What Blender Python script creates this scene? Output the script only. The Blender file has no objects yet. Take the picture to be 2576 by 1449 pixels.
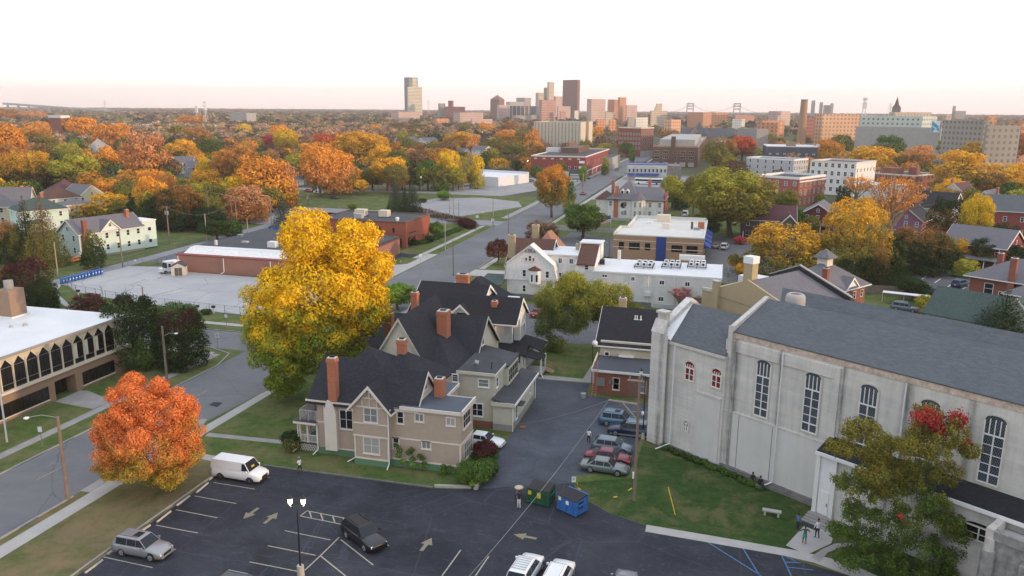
import bpy,math,random
import numpy as np
from mathutils import Vector,Matrix
# camera, world, sun, exposure
S = bpy.context.scene
COL = S.collection
CAMH = 37.0
PITCH,ROLL,YAW = math.radians(12.74),math.radians(0.45),math.radians(14.8)
FPX = 2003.6                      # focal length in pixels of a 2576 px wide picture (28 mm on 36 mm)
_h = np.array([-math.sin(YAW),math.cos(YAW),0.0])
_rt = np.array([math.cos(YAW),math.sin(YAW),0.0])
_fw = _h*math.cos(PITCH) + np.array([0,0,-math.sin(PITCH)])
_up = np.cross(_rt,_fw)
CR = math.cos(ROLL)*_rt + math.sin(ROLL)*_up
CU = -math.sin(ROLL)*_rt + math.cos(ROLL)*_up
cam_d = bpy.data.cameras.new('camera'); cam = bpy.data.objects.new('camera',cam_d); COL.objects.link(cam)
cam_d.lens = 28.0; cam_d.sensor_width = 36.0; cam_d.clip_start = 0.5; cam_d.clip_end = 30000
_m = Matrix(((CR[0],CU[0],-_fw[0],0),(CR[1],CU[1],-_fw[1],0),(CR[2],CU[2],-_fw[2],CAMH),(0,0,0,1)))
cam.matrix_world = _m
S.camera = cam
SUN_EL,SUN_AZ = math.radians(5.0),Vector((0.992,-0.12))      # low evening sun, from the right of the street
sun_d = bpy.data.lights.new('sun','SUN'); sun_d.energy = 2.8; sun_d.angle = math.radians(0.6); sun_d.color = (1.0,0.68,0.42)
sun = bpy.data.objects.new('sun',sun_d); COL.objects.link(sun)
_sd = Vector((SUN_AZ.x*math.cos(SUN_EL),SUN_AZ.y*math.cos(SUN_EL),math.sin(SUN_EL)))
sun.rotation_euler = _sd.to_track_quat('Z','Y').to_euler()
sun.location = (200,-80,60)
world = bpy.data.worlds.new('World'); S.world = world; world.use_nodes = True
nt = world.node_tree; nt.nodes.clear()
out = nt.nodes.new('ShaderNodeOutputWorld'); bg = nt.nodes.new('ShaderNodeBackground')
sky = nt.nodes.new('ShaderNodeTexSky'); sky.sky_type = 'NISHITA'; sky.sun_disc = False
sky.sun_elevation = SUN_EL; sky.sun_rotation = math.atan2(_sd.x,_sd.y); sky.air_density = 1.2; sky.dust_density = 2.0
tc = nt.nodes.new('ShaderNodeTexCoord'); sep = nt.nodes.new('ShaderNodeSeparateXYZ')
rmp = nt.nodes.new('ShaderNodeValToRGB')                        # thin evening overcast: pink at the horizon, white, then grey-blue overhead
el = rmp.color_ramp.elements
el[0].position = 0.0; el[0].color = (1.10,0.95,0.90,1)
el[1].position = 1.0; el[1].color = (1.15,1.22,1.38,1)
for p,c in ((0.012,(1.16,1.04,0.99)),(0.035,(1.22,1.15,1.13)),(0.07,(1.25,1.24,1.24)),(0.16,(0.80,0.83,0.88)),(0.32,(0.62,0.67,0.76)),(0.60,(0.95,1.0,1.12))):
 e = el.new(p); e.color = (*c,1)
add = nt.nodes.new('ShaderNodeMixRGB'); add.blend_type = 'ADD'; add.inputs[0].default_value = 1.0
mul = nt.nodes.new('ShaderNodeMixRGB'); mul.blend_type = 'MULTIPLY'; mul.inputs[0].default_value = 1.0
mul.inputs[2].default_value = (0.06,0.06,0.06,1)
L = nt.links.new
L(tc.outputs['Generated'],sep.inputs[0]); L(sep.outputs['Z'],rmp.inputs[0])
L(sky.outputs[0],mul.inputs[1]); L(mul.outputs[0],add.inputs[1]); L(rmp.outputs[0],add.inputs[2])
L(add.outputs[0],bg.inputs[0]); bg.inputs[1].default_value = 1.0
L(bg.outputs[0],out.inputs[0])
S.view_settings.view_transform = 'Standard'; S.view_settings.look = 'None'
S.view_settings.exposure = 0.2; S.view_settings.gamma = 1.0
try:
 S.cycles.max_bounces = 6; S.cycles.diffuse_bounces = 3; S.cycles.transmission_bounces = 3; S.cycles.volume_bounces = 0
 S.cycles.use_denoising = True
except Exception: pass
random.seed(7); RNG = np.random.default_rng(7)
# surveying: from a measured picture point to the place it stands
ZD0 = (0,0,1.0/1.2034)
Z1=(0,200,2.576); Z2=(1000,200,2.576); Z3=(2000,200,2.3418); Z4=(0,500,2.415); Z5=(900,600,2.3418); Z6=(1900,500,2.1467)
Z7=(0,900,1.717); Z8=(850,800,2.07); Z9=(1400,1000,1.9475); Z10=(1950,850,1.621); Z11=(600,1300,2.3418)
ZA=(0,1250,2.934); ZB=(850,1050,3.22); ZC=(2600,1100,2.25); ZD=(0,850,3.22); ZE=(1950,900,2.2286)
ZF=(1150,820,3.814); ZG=(1350,1000,4.14); ZH=(1500,640,3.4347); ZI=(2200,750,2.862)
ZJ=(1700,900,4.14); ZK=(1150,220,3.963); ZL=(1750,230,3.68); ZM=(2400,280,3.68); ZN=(1800,420,5.175)
def zd(Z,x,y):
 if Z is None: return x,y
 return (Z[0]+x/Z[2])/1.2034,(Z[1]+y/Z[2])/1.2034
def ray(Z,x,y):
 px,py = zd(Z,x,y)
 return (px-1288)/FPX*CR-(py-724.5)/FPX*CU+_fw
def G(Z,x,y,z=0.0):
 r = ray(Z,x,y); t = (z-CAMH)/r[2]; return np.array([r[0]*t,r[1]*t,z])
def KX(Z,x,y,X):
 r = ray(Z,x,y); t = X/r[0]; return np.array([X,r[1]*t,CAMH+r[2]*t])
def KY(Z,x,y,Y):
 r = ray(Z,x,y); t = Y/r[1]; return np.array([r[0]*t,Y,CAMH+r[2]*t])
CO = np.array([1.65,81.62,0]); CP = np.array([.8173,-.5762,0]); CQ = np.array([.5762,.8173,0])   # church frame: along, into
def KQ(Z,x,y,q):
 r = ray(Z,x,y); t = (q+CO@CQ)/(r@CQ); return np.array([r[0]*t,r[1]*t,CAMH+r[2]*t])
def CW(p,q,z): return CO+CP*p+CQ*q+np.array([0,0,z])
def proj(p):
 d = np.array(p,float)-np.array([0,0,CAMH]); w = d@_fw
 return 1288+FPX*(d@CR)/w,724.5-FPX*(d@CU)/w
def top_at(P,Z,y):
 """height above ground point P at which picture row y is reached"""
 py = zd(Z,0,y)[1]; lo,hi = 0.0,400.0
 for _ in range(40):
  m = (lo+hi)/2
  if proj((P[0],P[1],m))[1] > py: lo = m
  else: hi = m
 return lo
# mesh builder
MATS = {}
class MB:
 def __init__(s): s.v = []; s.f = []; s.m = []; s.mats = []; s.smooth = False
 def mi(s,m):
  if m not in s.mats: s.mats.append(m)
  return s.mats.index(m)
 def poly(s,pts,m):
  n = len(s.v); s.v += [tuple(map(float,p)) for p in pts]; s.f.append(tuple(range(n,n+len(pts)))); s.m.append(s.mi(m)); return s
 def obox(s,o,a,b,c,m):
  o,a,b,c = (np.array(k,float) for k in (o,a,b,c))
  if np.dot(np.cross(a,b),c) < 0: a,b = b,a
  P = [o,o+a,o+a+b,o+b,o+c,o+a+c,o+a+b+c,o+b+c]
  n = len(s.v); s.v += [tuple(p) for p in P]; k = s.mi(m)
  for f in ((0,3,2,1),(4,5,6,7),(0,1,5,4),(1,2,6,5),(2,3,7,6),(3,0,4,7)):
   s.f.append(tuple(n+i for i in f)); s.m.append(k)
  return s
 def box(s,x0,x1,y0,y1,z0,z1,m): return s.obox((x0,y0,z0),(x1-x0,0,0),(0,y1-y0,0),(0,0,z1-z0),m)
 def prism(s,pts,vec,m):
  """extrude a planar polygon by vec"""
  P = [np.array(p,float) for p in pts]; vec = np.array(vec,float); n = len(P)
  nn = np.zeros(3)
  for i in range(n): nn += np.cross(P[i]-P[0],P[(i+1) % n]-P[0])
  if nn@vec > 0: P = P[::-1]
  s.poly(P,m); s.poly([p+vec for p in P[::-1]],m)
  for i in range(n):
   a,b = P[i],P[(i+1) % n]; s.poly([b,a,a+vec,b+vec],m)
  return s
 def slab(s,pts,z0,z1,m): return s.prism([(p[0],p[1],z0) for p in pts],(0,0,z1-z0),m)
 def tube(s,a,b,r0,r1,m,n=8,cap=True):
  a,b = np.array(a,float),np.array(b,float); d = b-a; d /= np.linalg.norm(d)
  x = np.cross(d,(0,0,1)) if abs(d[2]) < .9 else np.cross(d,(1,0,0)); x /= np.linalg.norm(x); y = np.cross(d,x)
  k = len(s.v); mm = s.mi(m)
  for c,r in ((a,r0),(b,r1)):
   for i in range(n):
    t = 2*math.pi*i/n; s.v.append(tuple(c+(x*math.cos(t)+y*math.sin(t))*r))
  for i in range(n):
   j = (i+1) % n; s.f.append((k+i,k+j,k+n+j,k+n+i)); s.m.append(mm)
  if cap:
   s.f.append(tuple(k+i for i in range(n))[::-1]); s.m.append(mm); s.f.append(tuple(k+n+i for i in range(n))); s.m.append(mm)
  return s
 def path(s,pts,radii,m,n=6):
  for i in range(len(pts)-1): s.tube(pts[i],pts[i+1],radii[i],radii[i+1],m,n)
  return s
 def roof(s,a,b,c,t,m):
  """thin slab of a roof plane: polygon given as list a, thickness t downwards"""
  return s
 def sheet(s,pts,t,m):
  """roof plane polygon with thickness t straight down"""
  return s.prism(pts,(0,0,-t),m)
 def lathe(s,prof,c,m,n=12):
  c = np.array(c,float); k = len(s.v); mm = s.mi(m)
  for r,z in prof:
   for i in range(n):
    t = 2*math.pi*i/n; s.v.append((c[0]+r*math.cos(t),c[1]+r*math.sin(t),c[2]+z))
  for j in range(len(prof)-1):
   for i in range(n):
    i2 = (i+1) % n; s.f.append((k+j*n+i,k+j*n+i2,k+(j+1)*n+i2,k+(j+1)*n+i)); s.m.append(mm)
  s.f.append(tuple(k+i for i in range(n))[::-1]); s.m.append(mm)
  e = k+(len(prof)-1)*n; s.f.append(tuple(e+i for i in range(n))); s.m.append(mm)
  return s
 def mesh(s,name,off=(0,0,0)):
  me = bpy.data.meshes.new(name); V = np.array(s.v,float).reshape(-1,3)-np.array(off,float)
  me.from_pydata(V.tolist(),[],s.f)
  for m in s.mats: me.materials.append(MATS[m] if isinstance(m,str) else m)
  me.polygons.foreach_set('material_index',s.m)
  if s.smooth: me.polygons.foreach_set('use_smooth',[True]*len(s.f))
  me.update(); box_uv(me)
  return me
 def build(s,name,parent=None):
  off = np.array(parent['_o']) if parent is not None and '_o' in parent else np.zeros(3)
  o = bpy.data.objects.new(name,s.mesh(name,off)); COL.objects.link(o)
  if parent is not None: o.parent = parent
  if parent is not None and '_o' in parent: o['_o'] = tuple(off)
  return o
def box_uv(me):
 n = len(me.loops)
 if n == 0: return
 uvl = me.uv_layers.new(name='UVMap')
 co = np.empty(len(me.vertices)*3); me.vertices.foreach_get('co',co); co = co.reshape(-1,3)
 vi = np.empty(n,int); me.loops.foreach_get('vertex_index',vi)
 np_ = len(me.polygons); nor = np.empty(np_*3); me.polygons.foreach_get('normal',nor); nor = nor.reshape(-1,3)
 tot = np.empty(np_,int); me.polygons.foreach_get('loop_total',tot)
 N = np.repeat(nor,tot,axis=0); P = co[vi]
 T = np.stack([-N[:,1],N[:,0],np.zeros(n)],1); ln = np.linalg.norm(T,axis=1); flat = ln < .05
 T[flat] = (1,0,0); ln[flat] = 1; T /= ln[:,None]
 B = np.cross(N,T); uv = np.stack([(P*T).sum(1),(P*B).sum(1)],1)
 uvl.data.foreach_set('uv',uv.ravel())
def tag(o,label=None,cat=None,group=None,kind=None):
 if label: o['label'] = label
 if cat: o['category'] = cat
 if group: o['group'] = group
 if kind: o['kind'] = kind
 return o
def thing(name,label,cat,at=(0,0,0),group=None,rz=0.0):
 """Empty at the base of a thing; its parts are built in world coordinates and stored relative to it"""
 o = bpy.data.objects.new(name,None); COL.objects.link(o); o.location = at; o.rotation_euler = (0,0,rz)
 o['_o'] = tuple(float(a) for a in at); o.empty_display_size = .5
 return tag(o,label,cat,group)
def struct(name,mb,kind='structure',label=None):
 o = mb.build(name); o['kind'] = kind
 if label: o['label'] = label
 return o
def dup(root,loc,rz=0.0,label=None,group=None,color=None):
 r = root.copy(); COL.objects.link(r); r.location = loc; r.rotation_euler = (0,0,rz)
 if label: r['label'] = label
 if group: r['group'] = group
 def rec(a,b):
  for ch in list(a.children):
   c = ch.copy(); COL.objects.link(c); c.parent = b
   if color is not None: c.color = color
   rec(ch,c)
 rec(root,r); return r
# materials
def nmat(name):
 m = bpy.data.materials.new(name); m.use_nodes = True; MATS[name] = m
 t = m.node_tree; return m,t,t.nodes['Principled BSDF']
def node(t,typ,ins=None,**at):
 n = t.nodes.new(typ)
 for k,v in at.items(): setattr(n,k,v)
 for k,v in (ins or {}).items():
  if hasattr(v,'is_output') or isinstance(v,bpy.types.NodeSocket): t.links.new(v,n.inputs[k])
  else: n.inputs[k].default_value = v
 return n
def C4(c): return (c[0],c[1],c[2],1)
def mixc(t,f,a,b,blend='MIX'):
 n = t.nodes.new('ShaderNodeMixRGB'); n.blend_type = blend
 for i,v in ((0,f),(1,a),(2,b)):
  if isinstance(v,bpy.types.NodeSocket): t.links.new(v,n.inputs[i])
  else: n.inputs[i].default_value = v if i == 0 else C4(v)
 return n.outputs[0]
def mth(t,op,a,b=0.0,clamp=False):
 n = t.nodes.new('ShaderNodeMath'); n.operation = op; n.use_clamp = clamp
 for i,v in ((0,a),(1,b)):
  if isinstance(v,bpy.types.NodeSocket): t.links.new(v,n.inputs[i])
  else: n.inputs[i].default_value = v
 return n.outputs[0]
def pos(t): return t.nodes.new('ShaderNodeNewGeometry').outputs['Position']
def uvn(t): return t.nodes.new('ShaderNodeTexCoord').outputs['UV']
def noise(t,vec,scale,detail=4,rough=.6,out='Fac',dist=0.0):
 n = node(t,'ShaderNodeTexNoise',{'Vector': vec,'Scale': scale,'Detail': detail,'Roughness': rough,'Distortion': dist}); return n.outputs[out]
def ramp(t,f,*st):
 r = t.nodes.new('ShaderNodeValToRGB'); t.links.new(f,r.inputs[0]); e = r.color_ramp.elements
 e[0].position,e[0].color = st[0][0],C4(st[0][1]); e[1].position,e[1].color = st[-1][0],C4(st[-1][1])
 for p,c in st[1:-1]:
  k = e.new(p); k.color = C4(c)
 return r.outputs[0]
def scl(c,k): return (min(c[0]*k,1),min(c[1]*k,1),min(c[2]*k,1))
def bump(t,h,b,strength=.3,dist=.02):
 n = node(t,'ShaderNodeBump',{'Height': h,'Strength': strength,'Distance': dist}); t.links.new(n.outputs[0],b.inputs['Normal'])
def plain(name,c,rough=.8,var=.12,scale=.8,metal=0.0,streak=0.0):
 m,t,b = nmat(name); P = pos(t)
 f = noise(t,P,scale,5,.65); col = ramp(t,f,(.3,scl(c,1-var)),(.7,scl(c,1+var)))
 if streak:       # rain stains running down walls
  mp = node(t,'ShaderNodeMapping',{'Vector': P,'Scale': (1.3,1.3,.12)}).outputs[0]
  s = noise(t,mp,1.6,6,.7); s = ramp(t,s,(.42,(0,0,0)),(.75,(1,1,1)))
  col = mixc(t,mth(t,'MULTIPLY',s,streak),col,scl(c,.35))
 t.links.new(col,b.inputs['Base Color']); b.inputs['Roughness'].default_value = rough; b.inputs['Metallic'].default_value = metal
 return m
def siding(name,c,per=.2,dirt=.15):
 m,t,b = nmat(name); U = uvn(t); P = pos(t)
 v = node(t,'ShaderNodeSeparateXYZ',{0: U}).outputs[1]
 fr = mth(t,'FRACT',mth(t,'DIVIDE',v,per)); f = noise(t,P,1.2,5,.7)
 col = ramp(t,f,(.3,scl(c,1-dirt)),(.7,scl(c,1.05)))
 ln = mth(t,'LESS_THAN',fr,.10); col = mixc(t,mth(t,'MULTIPLY',ln,.45),col,scl(c,.35))
 t.links.new(col,b.inputs['Base Color']); b.inputs['Roughness'].default_value = .6; bump(t,fr,b,.5,.03); return m
def brick(name,c1,c2,mortar=(.35,.32,.3),bw=.22,bh=.075,var=.3):
 m,t,b = nmat(name); U = uvn(t)
 k = node(t,'ShaderNodeTexBrick',{'Vector': U,'Color1': C4(c1),'Color2': C4(c2),'Mortar': C4(mortar),'Scale': 1.0,'Mortar Size': .006,'Brick Width': bw,'Row Height': bh,'Bias': 0.0})
 f = noise(t,pos(t),.7,5,.7); col = mixc(t,f,k.outputs[0],scl(c1,1-var)); col = mixc(t,.35,k.outputs[0],col) if var < .01 else mixc(t,mth(t,'MULTIPLY',f,.7),k.outputs[0],scl(c1,1-var))
 t.links.new(col,b.inputs['Base Color']); b.inputs['Roughness'].default_value = .9; return m
def shingle(name,c,c2=None,row=.16,wd=.33,patch=.25):
 m,t,b = nmat(name); U = uvn(t); c2 = c2 or scl(c,1.9)
 k = node(t,'ShaderNodeTexBrick',{'Vector': U,'Color1': C4(c),'Color2': C4(c2),'Mortar': C4(scl(c,.45)),'Scale': 1.0,'Mortar Size': .012,'Brick Width': wd,'Row Height': row,'Bias': -.35})
 f = noise(t,pos(t),.35,6,.7); col = mixc(t,mth(t,'MULTIPLY',f,patch*2),k.outputs[0],scl(c,1.5))
 f2 = noise(t,pos(t),9,3,.7); col = mixc(t,.25,col,f2,'OVERLAY')
 t.links.new(col,b.inputs['Base Color']); b.inputs['Roughness'].default_value = .85; b.inputs['Specular IOR Level'].default_value = .25; bump(t,k.outputs[1],b,.3,.02); return m
def gloss(name,c,rough=.15,metal=0.0,coat=0.0,spec=.5):
 m,t,b = nmat(name); b.inputs['Base Color'].default_value = C4(c); b.inputs['Roughness'].default_value = rough; b.inputs['Metallic'].default_value = metal
 b.inputs['Specular IOR Level'].default_value = spec; b.inputs['Coat Weight'].default_value = coat; b.inputs['Coat Roughness'].default_value = .05
 return m
def glow(name,c,e):
 m,t,b = nmat(name); b.inputs['Base Color'].default_value = C4(c); b.inputs['Emission Color'].default_value = C4(c); b.inputs['Emission Strength'].default_value = e; return m
def facade(name,wall,glass,du,dv,fu,fv,ou=0.0,ov=0.0,slab=None):
 """wall pierced by a regular grid of windows, far buildings only"""
 m,t,b = nmat(name); U = uvn(t); s = node(t,'ShaderNodeSeparateXYZ',{0: U})
 a = mth(t,'LESS_THAN',mth(t,'FRACT',mth(t,'DIVIDE',mth(t,'ADD',s.outputs[0],ou),du)),fu)
 c = mth(t,'LESS_THAN',mth(t,'FRACT',mth(t,'DIVIDE',mth(t,'ADD',s.outputs[1],ov),dv)),fv)
 g = mth(t,'MULTIPLY',a,c)
 nz = t.nodes.new('ShaderNodeNewGeometry').outputs['Normal']; nzz = node(t,'ShaderNodeSeparateXYZ',{0: nz}).outputs[2]
 g = mth(t,'MULTIPLY',g,mth(t,'LESS_THAN',nzz,.5))
 f = noise(t,pos(t),.05,3); w = ramp(t,f,(.3,scl(wall,.88)),(.7,scl(wall,1.08)))
 t.links.new(mixc(t,g,w,glass),b.inputs['Base Color'])
 t.links.new(mth(t,'SUBTRACT',.85,mth(t,'MULTIPLY',g,.6)),b.inputs['Roughness']); return m
def leafmat(name,wt=.14):
 m,t,b = nmat(name); t.nodes.remove(b)
 oi = t.nodes.new('ShaderNodeObjectInfo'); A = oi.outputs['Color']
 B = node(t,'ShaderNodeAttribute',attribute_type='OBJECT',attribute_name='leaf_b').outputs['Color']
 tcn = t.nodes.new('ShaderNodeTexCoord'); O = tcn.outputs['Object']; Z = node(t,'ShaderNodeSeparateXYZ',{0: O}).outputs[2]
 at = node(t,'ShaderNodeAttribute',attribute_type='OBJECT',attribute_name='leaf_t').outputs['Fac']   # height where the two leaf colours meet
 n1 = noise(t,pos(t),.38,3,.6)
 rn = t.nodes.new('ShaderNodeNewGeometry').outputs['Random Per Island']
 sl = node(t,'ShaderNodeAttribute',attribute_type='OBJECT',attribute_name='leaf_s').outputs['Fac']
 sl = mth(t,'ADD',sl,mth(t,'MULTIPLY',mth(t,'LESS_THAN',sl,.001),2.2))
 f = mth(t,'ADD',mth(t,'MULTIPLY',mth(t,'SUBTRACT',at,Z),sl),mth(t,'MULTIPLY',mth(t,'SUBTRACT',n1,.5),3.4))
 f = mth(t,'ADD',f,mth(t,'MULTIPLY',mth(t,'SUBTRACT',rn,.5),.7)); f = mth(t,'ADD',f,.5,True)
 c = mixc(t,f,A,B)
 k = mth(t,'ADD',mth(t,'MULTIPLY',rn,.6),.62)
 c = mixc(t,1.0,c,node(t,'ShaderNodeCombineColor',{0: k,1: k,2: k}).outputs[0],'MULTIPLY')
 d = node(t,'ShaderNodeBsdfDiffuse',{'Color': c}); tr = node(t,'ShaderNodeBsdfTranslucent',{'Color': c})
 mx = node(t,'ShaderNodeMixShader',{0: wt,1: d.outputs[0],2: tr.outputs[0]})
 t.links.new(mx.outputs[0],t.nodes['Material Output'].inputs['Surface']); return m
# material library
def stonewall():
 t = MATS['stone_church'].node_tree; b = t.nodes['Principled BSDF']; P = pos(t); old = b.inputs['Base Color'].links[0].from_socket
 s = node(t,'ShaderNodeSeparateXYZ',{0: P}); p = mth(t,'ADD',mth(t,'MULTIPLY',mth(t,'SUBTRACT',s.outputs[0],CO[0]),CP[0]),mth(t,'MULTIPLY',mth(t,'SUBTRACT',s.outputs[1],CO[1]),CP[1])); m = None
 for p0,w in ((.75,.75),(5.9,.3),(12.3,.35),(18.05,.65),(23.2,.5),(-8.0,.5)):     # soot and rain stains below gutters and beside buttresses
  k = mth(t,'SUBTRACT',1.0,mth(t,'DIVIDE',mth(t,'ABSOLUTE',mth(t,'SUBTRACT',p,p0)),w),True); m = k if m is None else mth(t,'MAXIMUM',m,k)
 mp = node(t,'ShaderNodeMapping',{'Vector': P,'Scale': (1,1,.15)}).outputs[0]; n = noise(t,mp,2.2,6,.8); f = mth(t,'MULTIPLY',mth(t,'MULTIPLY',m,mth(t,'MULTIPLY',mth(t,'SUBTRACT',n,.33),4.0,True)),.9,True)
 c = mixc(t,f,old,(.12,.115,.11)); band = noise(t,node(t,'ShaderNodeMapping',{'Vector': P,'Scale': (.02,.02,1.0)}).outputs[0],1.1,2); c = mixc(t,.35,c,ramp(t,band,(.42,(.42,.42,.44)),(.58,(.58,.57,.54))),'OVERLAY'); t.links.new(c,b.inputs['Base Color'])
 k = node(t,'ShaderNodeTexBrick',{'Vector': uvn(t),'Color1': (.5,.5,.5,1),'Color2': (.45,.45,.45,1),'Mortar': (.36,.36,.36,1),'Scale': 1.0,'Mortar Size': .012,'Brick Width': .9,'Row Height': .42}).outputs[0]; t.links.new(mixc(t,.5,c,k,'OVERLAY'),b.inputs['Base Color'])
leafmat('leaf')
plain('bark',(.10,.075,.055),.9,.3,3); plain('bark_pale',(.26,.20,.15),.9,.3,2); plain('bark_dark',(.035,.028,.022),.9,.3,3)
plain('white_paint',(.72,.72,.70),.6,.06); plain('cream_trim',(.66,.60,.54),.6,.05); plain('old_white',(.72,.71,.69),.8,.14,1.4,streak=.25)
plain('trim_white',(.75,.76,.76),.5,.04); plain('green_skirt',(.10,.20,.11),.8,.15); plain('teal_porch',(.05,.12,.10),.7,.1)
siding('taupe',(.46,.37,.295),.14,.08); siding('cream_siding',(.52,.50,.41),.2,.07); siding('white_siding',(.68,.69,.67),.17,.12)
siding('mint_siding',(.60,.74,.69),.18,.07); siding('grey_siding',(.45,.46,.48),.22,.1); siding('butter_siding',(.55,.52,.38),.2,.08)
plain('cream_plain',(.53,.51,.42),.8,.06,.7); plain('peeling_white',(.74,.72,.70),.8,.2,3.0,streak=.18)
brick('chimney_brick',(.50,.16,.075),(.36,.11,.06),(.36,.27,.21)); brick('red_brick',(.30,.095,.06),(.24,.07,.045),(.26,.2,.17))
brick('flat_brick',(.36,.16,.11),(.30,.13,.09),(.34,.26,.22)); brick('office_brick',(.33,.085,.045),(.28,.07,.04),(.3,.16,.11))
brick('tan_brick',(.42,.25,.155),(.37,.21,.13),(.4,.3,.22)); brick('brown_brick',(.15,.085,.06),(.12,.065,.05),(.2,.15,.12))
brick('yellow_brick',(.47,.37,.22),(.42,.33,.19),(.46,.4,.3)); brick('mottled_brick',(.27,.13,.09),(.13,.07,.06),(.3,.26,.24))
brick('left_brick',(.31,.20,.135),(.27,.17,.115),(.3,.24,.19)); brick('maroon_brick',(.27,.055,.05),(.21,.045,.04),(.24,.13,.11))
plain('rose_panel',(.33,.10,.085),.8,.1); plain('blue_panel',(.02,.05,.22),.4,.05); plain('blue_awning',(.02,.06,.28),.6,.05)
shingle('black_shingle',(.016,.017,.021),(.034,.035,.042)); shingle('dark_shingle',(.022,.023,.029),(.05,.05,.06),patch=.35)
shingle('slate_church',(.080,.088,.097),(.15,.158,.168),.16,.5,.45); shingle('grey_shingle',(.13,.125,.14),(.2,.19,.2)); shingle('brown_shingle',(.095,.05,.038),(.15,.08,.06))
shingle('maroon_shingle',(.10,.045,.05),(.15,.07,.07)); shingle('green_shingle',(.05,.075,.07),(.09,.12,.11)); shingle('tan_shingle',(.30,.16,.11),(.26,.13,.09))
plain('flat_roof_dark',(.045,.048,.056),.85,.25,.5); plain('flat_roof_blue',(.07,.085,.11),.8,.12,.6); plain('roof_white',(.66,.67,.68),.6,.06,.25)
plain('roof_cream',(.60,.58,.54),.8,.08,.3); plain('tar_roof',(.05,.058,.075),.8,.2,.3)
plain('stone_church',(.59,.575,.545),.85,.09,.45,streak=.26); plain('stone_panel',(.57,.565,.55),.85,.06,.3,streak=.12); plain('stone_trim',(.56,.54,.49),.85,.1,1.2,streak=.3)
plain('coping',(.55,.52,.49),.8,.15,1.4,streak=.3); plain('stone_tower',(.26,.26,.25),.9,.35,1.6,streak=.4); plain('stone_foot',(.16,.155,.15),.9,.3,1)
plain('rust_gutter',(.50,.40,.33),.7,.35,2.2); plain('black_cap',(.015,.015,.017),.6,.1)
plain('concrete',(.37,.36,.345),.9,.10,.5); plain('concrete_old',(.28,.27,.26),.9,.14,.6); plain('precast',(.60,.54,.44),.8,.06,.4); plain('concrete_blue',(.43,.45,.46),.9,.08,.4)
plain('pole_wood',(.20,.15,.12),.9,.2,1.5); plain('pole_pale',(.33,.28,.22),.9,.15,1.5); plain('wood_deck',(.40,.27,.15),.8,.15,2); plain('fence_wood',(.20,.155,.125),.9,.3,2.5); plain('fence_grey',(.40,.39,.38),.9,.2,2)
gloss('glass',(.018,.024,.032),.15,0,0,.22); gloss('glass_pale',(.20,.22,.23),.15,0,0,.6); gloss('glass_dark',(.012,.010,.010),.12,0,0,.5); gloss('glass_curtain',(.34,.35,.33),.3)
gloss('glass_bronze',(.03,.022,.018),.15); gloss('black_metal',(.012,.012,.014),.4); gloss('grey_metal',(.30,.31,.32),.45,.6); gloss('white_metal',(.66,.67,.68),.4)
stonewall(); gloss('chain_link',(.22,.23,.24),.5,.5); plain('rubber',(.012,.012,.013),.8,.1); gloss('chrome',(.60,.61,.63),.2,.9); gloss('red_glass',(.30,.02,.02),.2); gloss('amber',(.60,.18,.03),.3)
gloss('headlamp',(.55,.58,.62),.12); plain('tire_stop',(.40,.37,.33),.9,.1,2)
plain('line_paint',(.34,.31,.25),.9,.35,6); plain('arrow_paint',(.23,.195,.135),.9,.3,5); plain('blue_paint',(.07,.16,.30),.9,.4,6); plain('yellow_line',(.32,.25,.14),.9,.4,4)
glow('lamp_glass',(1.0,.88,.62),4.0); glow('lamp_far',(1.0,.9,.75),3.0); glow('warm_window',(.75,.30,.06),.35)
plain('sign_white',(.75,.76,.75),.6,.03); plain('sign_yellow',(.62,.42,.02),.6,.05); plain('blue_bin',(.03,.13,.40),.5,.15,1.5); plain('green_bin',(.012,.085,.040),.5,.2,1.5)
plain('bin_label',(.70,.71,.30),.6,.05); plain('ladder',(.50,.20,.17),.6,.1); plain('shed_wall',(.55,.50,.44),.7,.05)
plain('purple_wall',(.26,.12,.24),.8,.08); plain('house_olive',(.09,.085,.06),.8,.1); plain('house_wine',(.12,.022,.03),.8,.1)
plain('cloth_white',(.68,.69,.72),.9,.05); plain('cloth_black',(.02,.02,.024),.9,.1); plain('cloth_green',(.04,.22,.17),.9,.1); plain('cloth_denim',(.05,.08,.14),.9,.2,8); plain('cloth_grey',(.07,.08,.10),.9,.2,6)
plain('cloth_red',(.35,.04,.04),.9,.1); plain('skin_dark',(.11,.055,.035),.6,.05); plain('skin_tan',(.32,.18,.12),.6,.05); plain('hair_dark',(.012,.010,.009),.7,.1); plain('hair_grey',(.25,.25,.25),.7,.1); plain('straw_hat',(.50,.40,.28),.9,.1); plain('cloth_blue',(.08,.16,.32),.9,.2,5)
def grassmat(name,g1,g2,dry,patch=.5):
 m,t,b = nmat(name); P = pos(t)
 f1 = noise(t,P,.9,8,.75); c = ramp(t,f1,(.3,g1),(.62,g2))
 f2 = noise(t,P,.22,8,.75,dist=.6); k = ramp(t,f2,(.5-patch*.12,(0,0,0)),(.60,(1,1,1)))
 c = mixc(t,mth(t,'MULTIPLY',k,.75),c,dry)
 f3 = noise(t,P,14,4,.8); c = mixc(t,.35,c,f3,'OVERLAY')
 v = node(t,'ShaderNodeTexVoronoi',{'Vector': P,'Scale': 2.3}).outputs['Distance']      # fallen leaves
 lf = mth(t,'MULTIPLY',mth(t,'LESS_THAN',v,.12),noise(t,P,.3,3)); c = mixc(t,lf,c,(.26,.14,.05))
 t.links.new(c,b.inputs['Base Color']); b.inputs['Roughness'].default_value = 1.0; b.inputs['Specular IOR Level'].default_value = .1; bump(t,f3,b,.6,.08); return m
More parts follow.
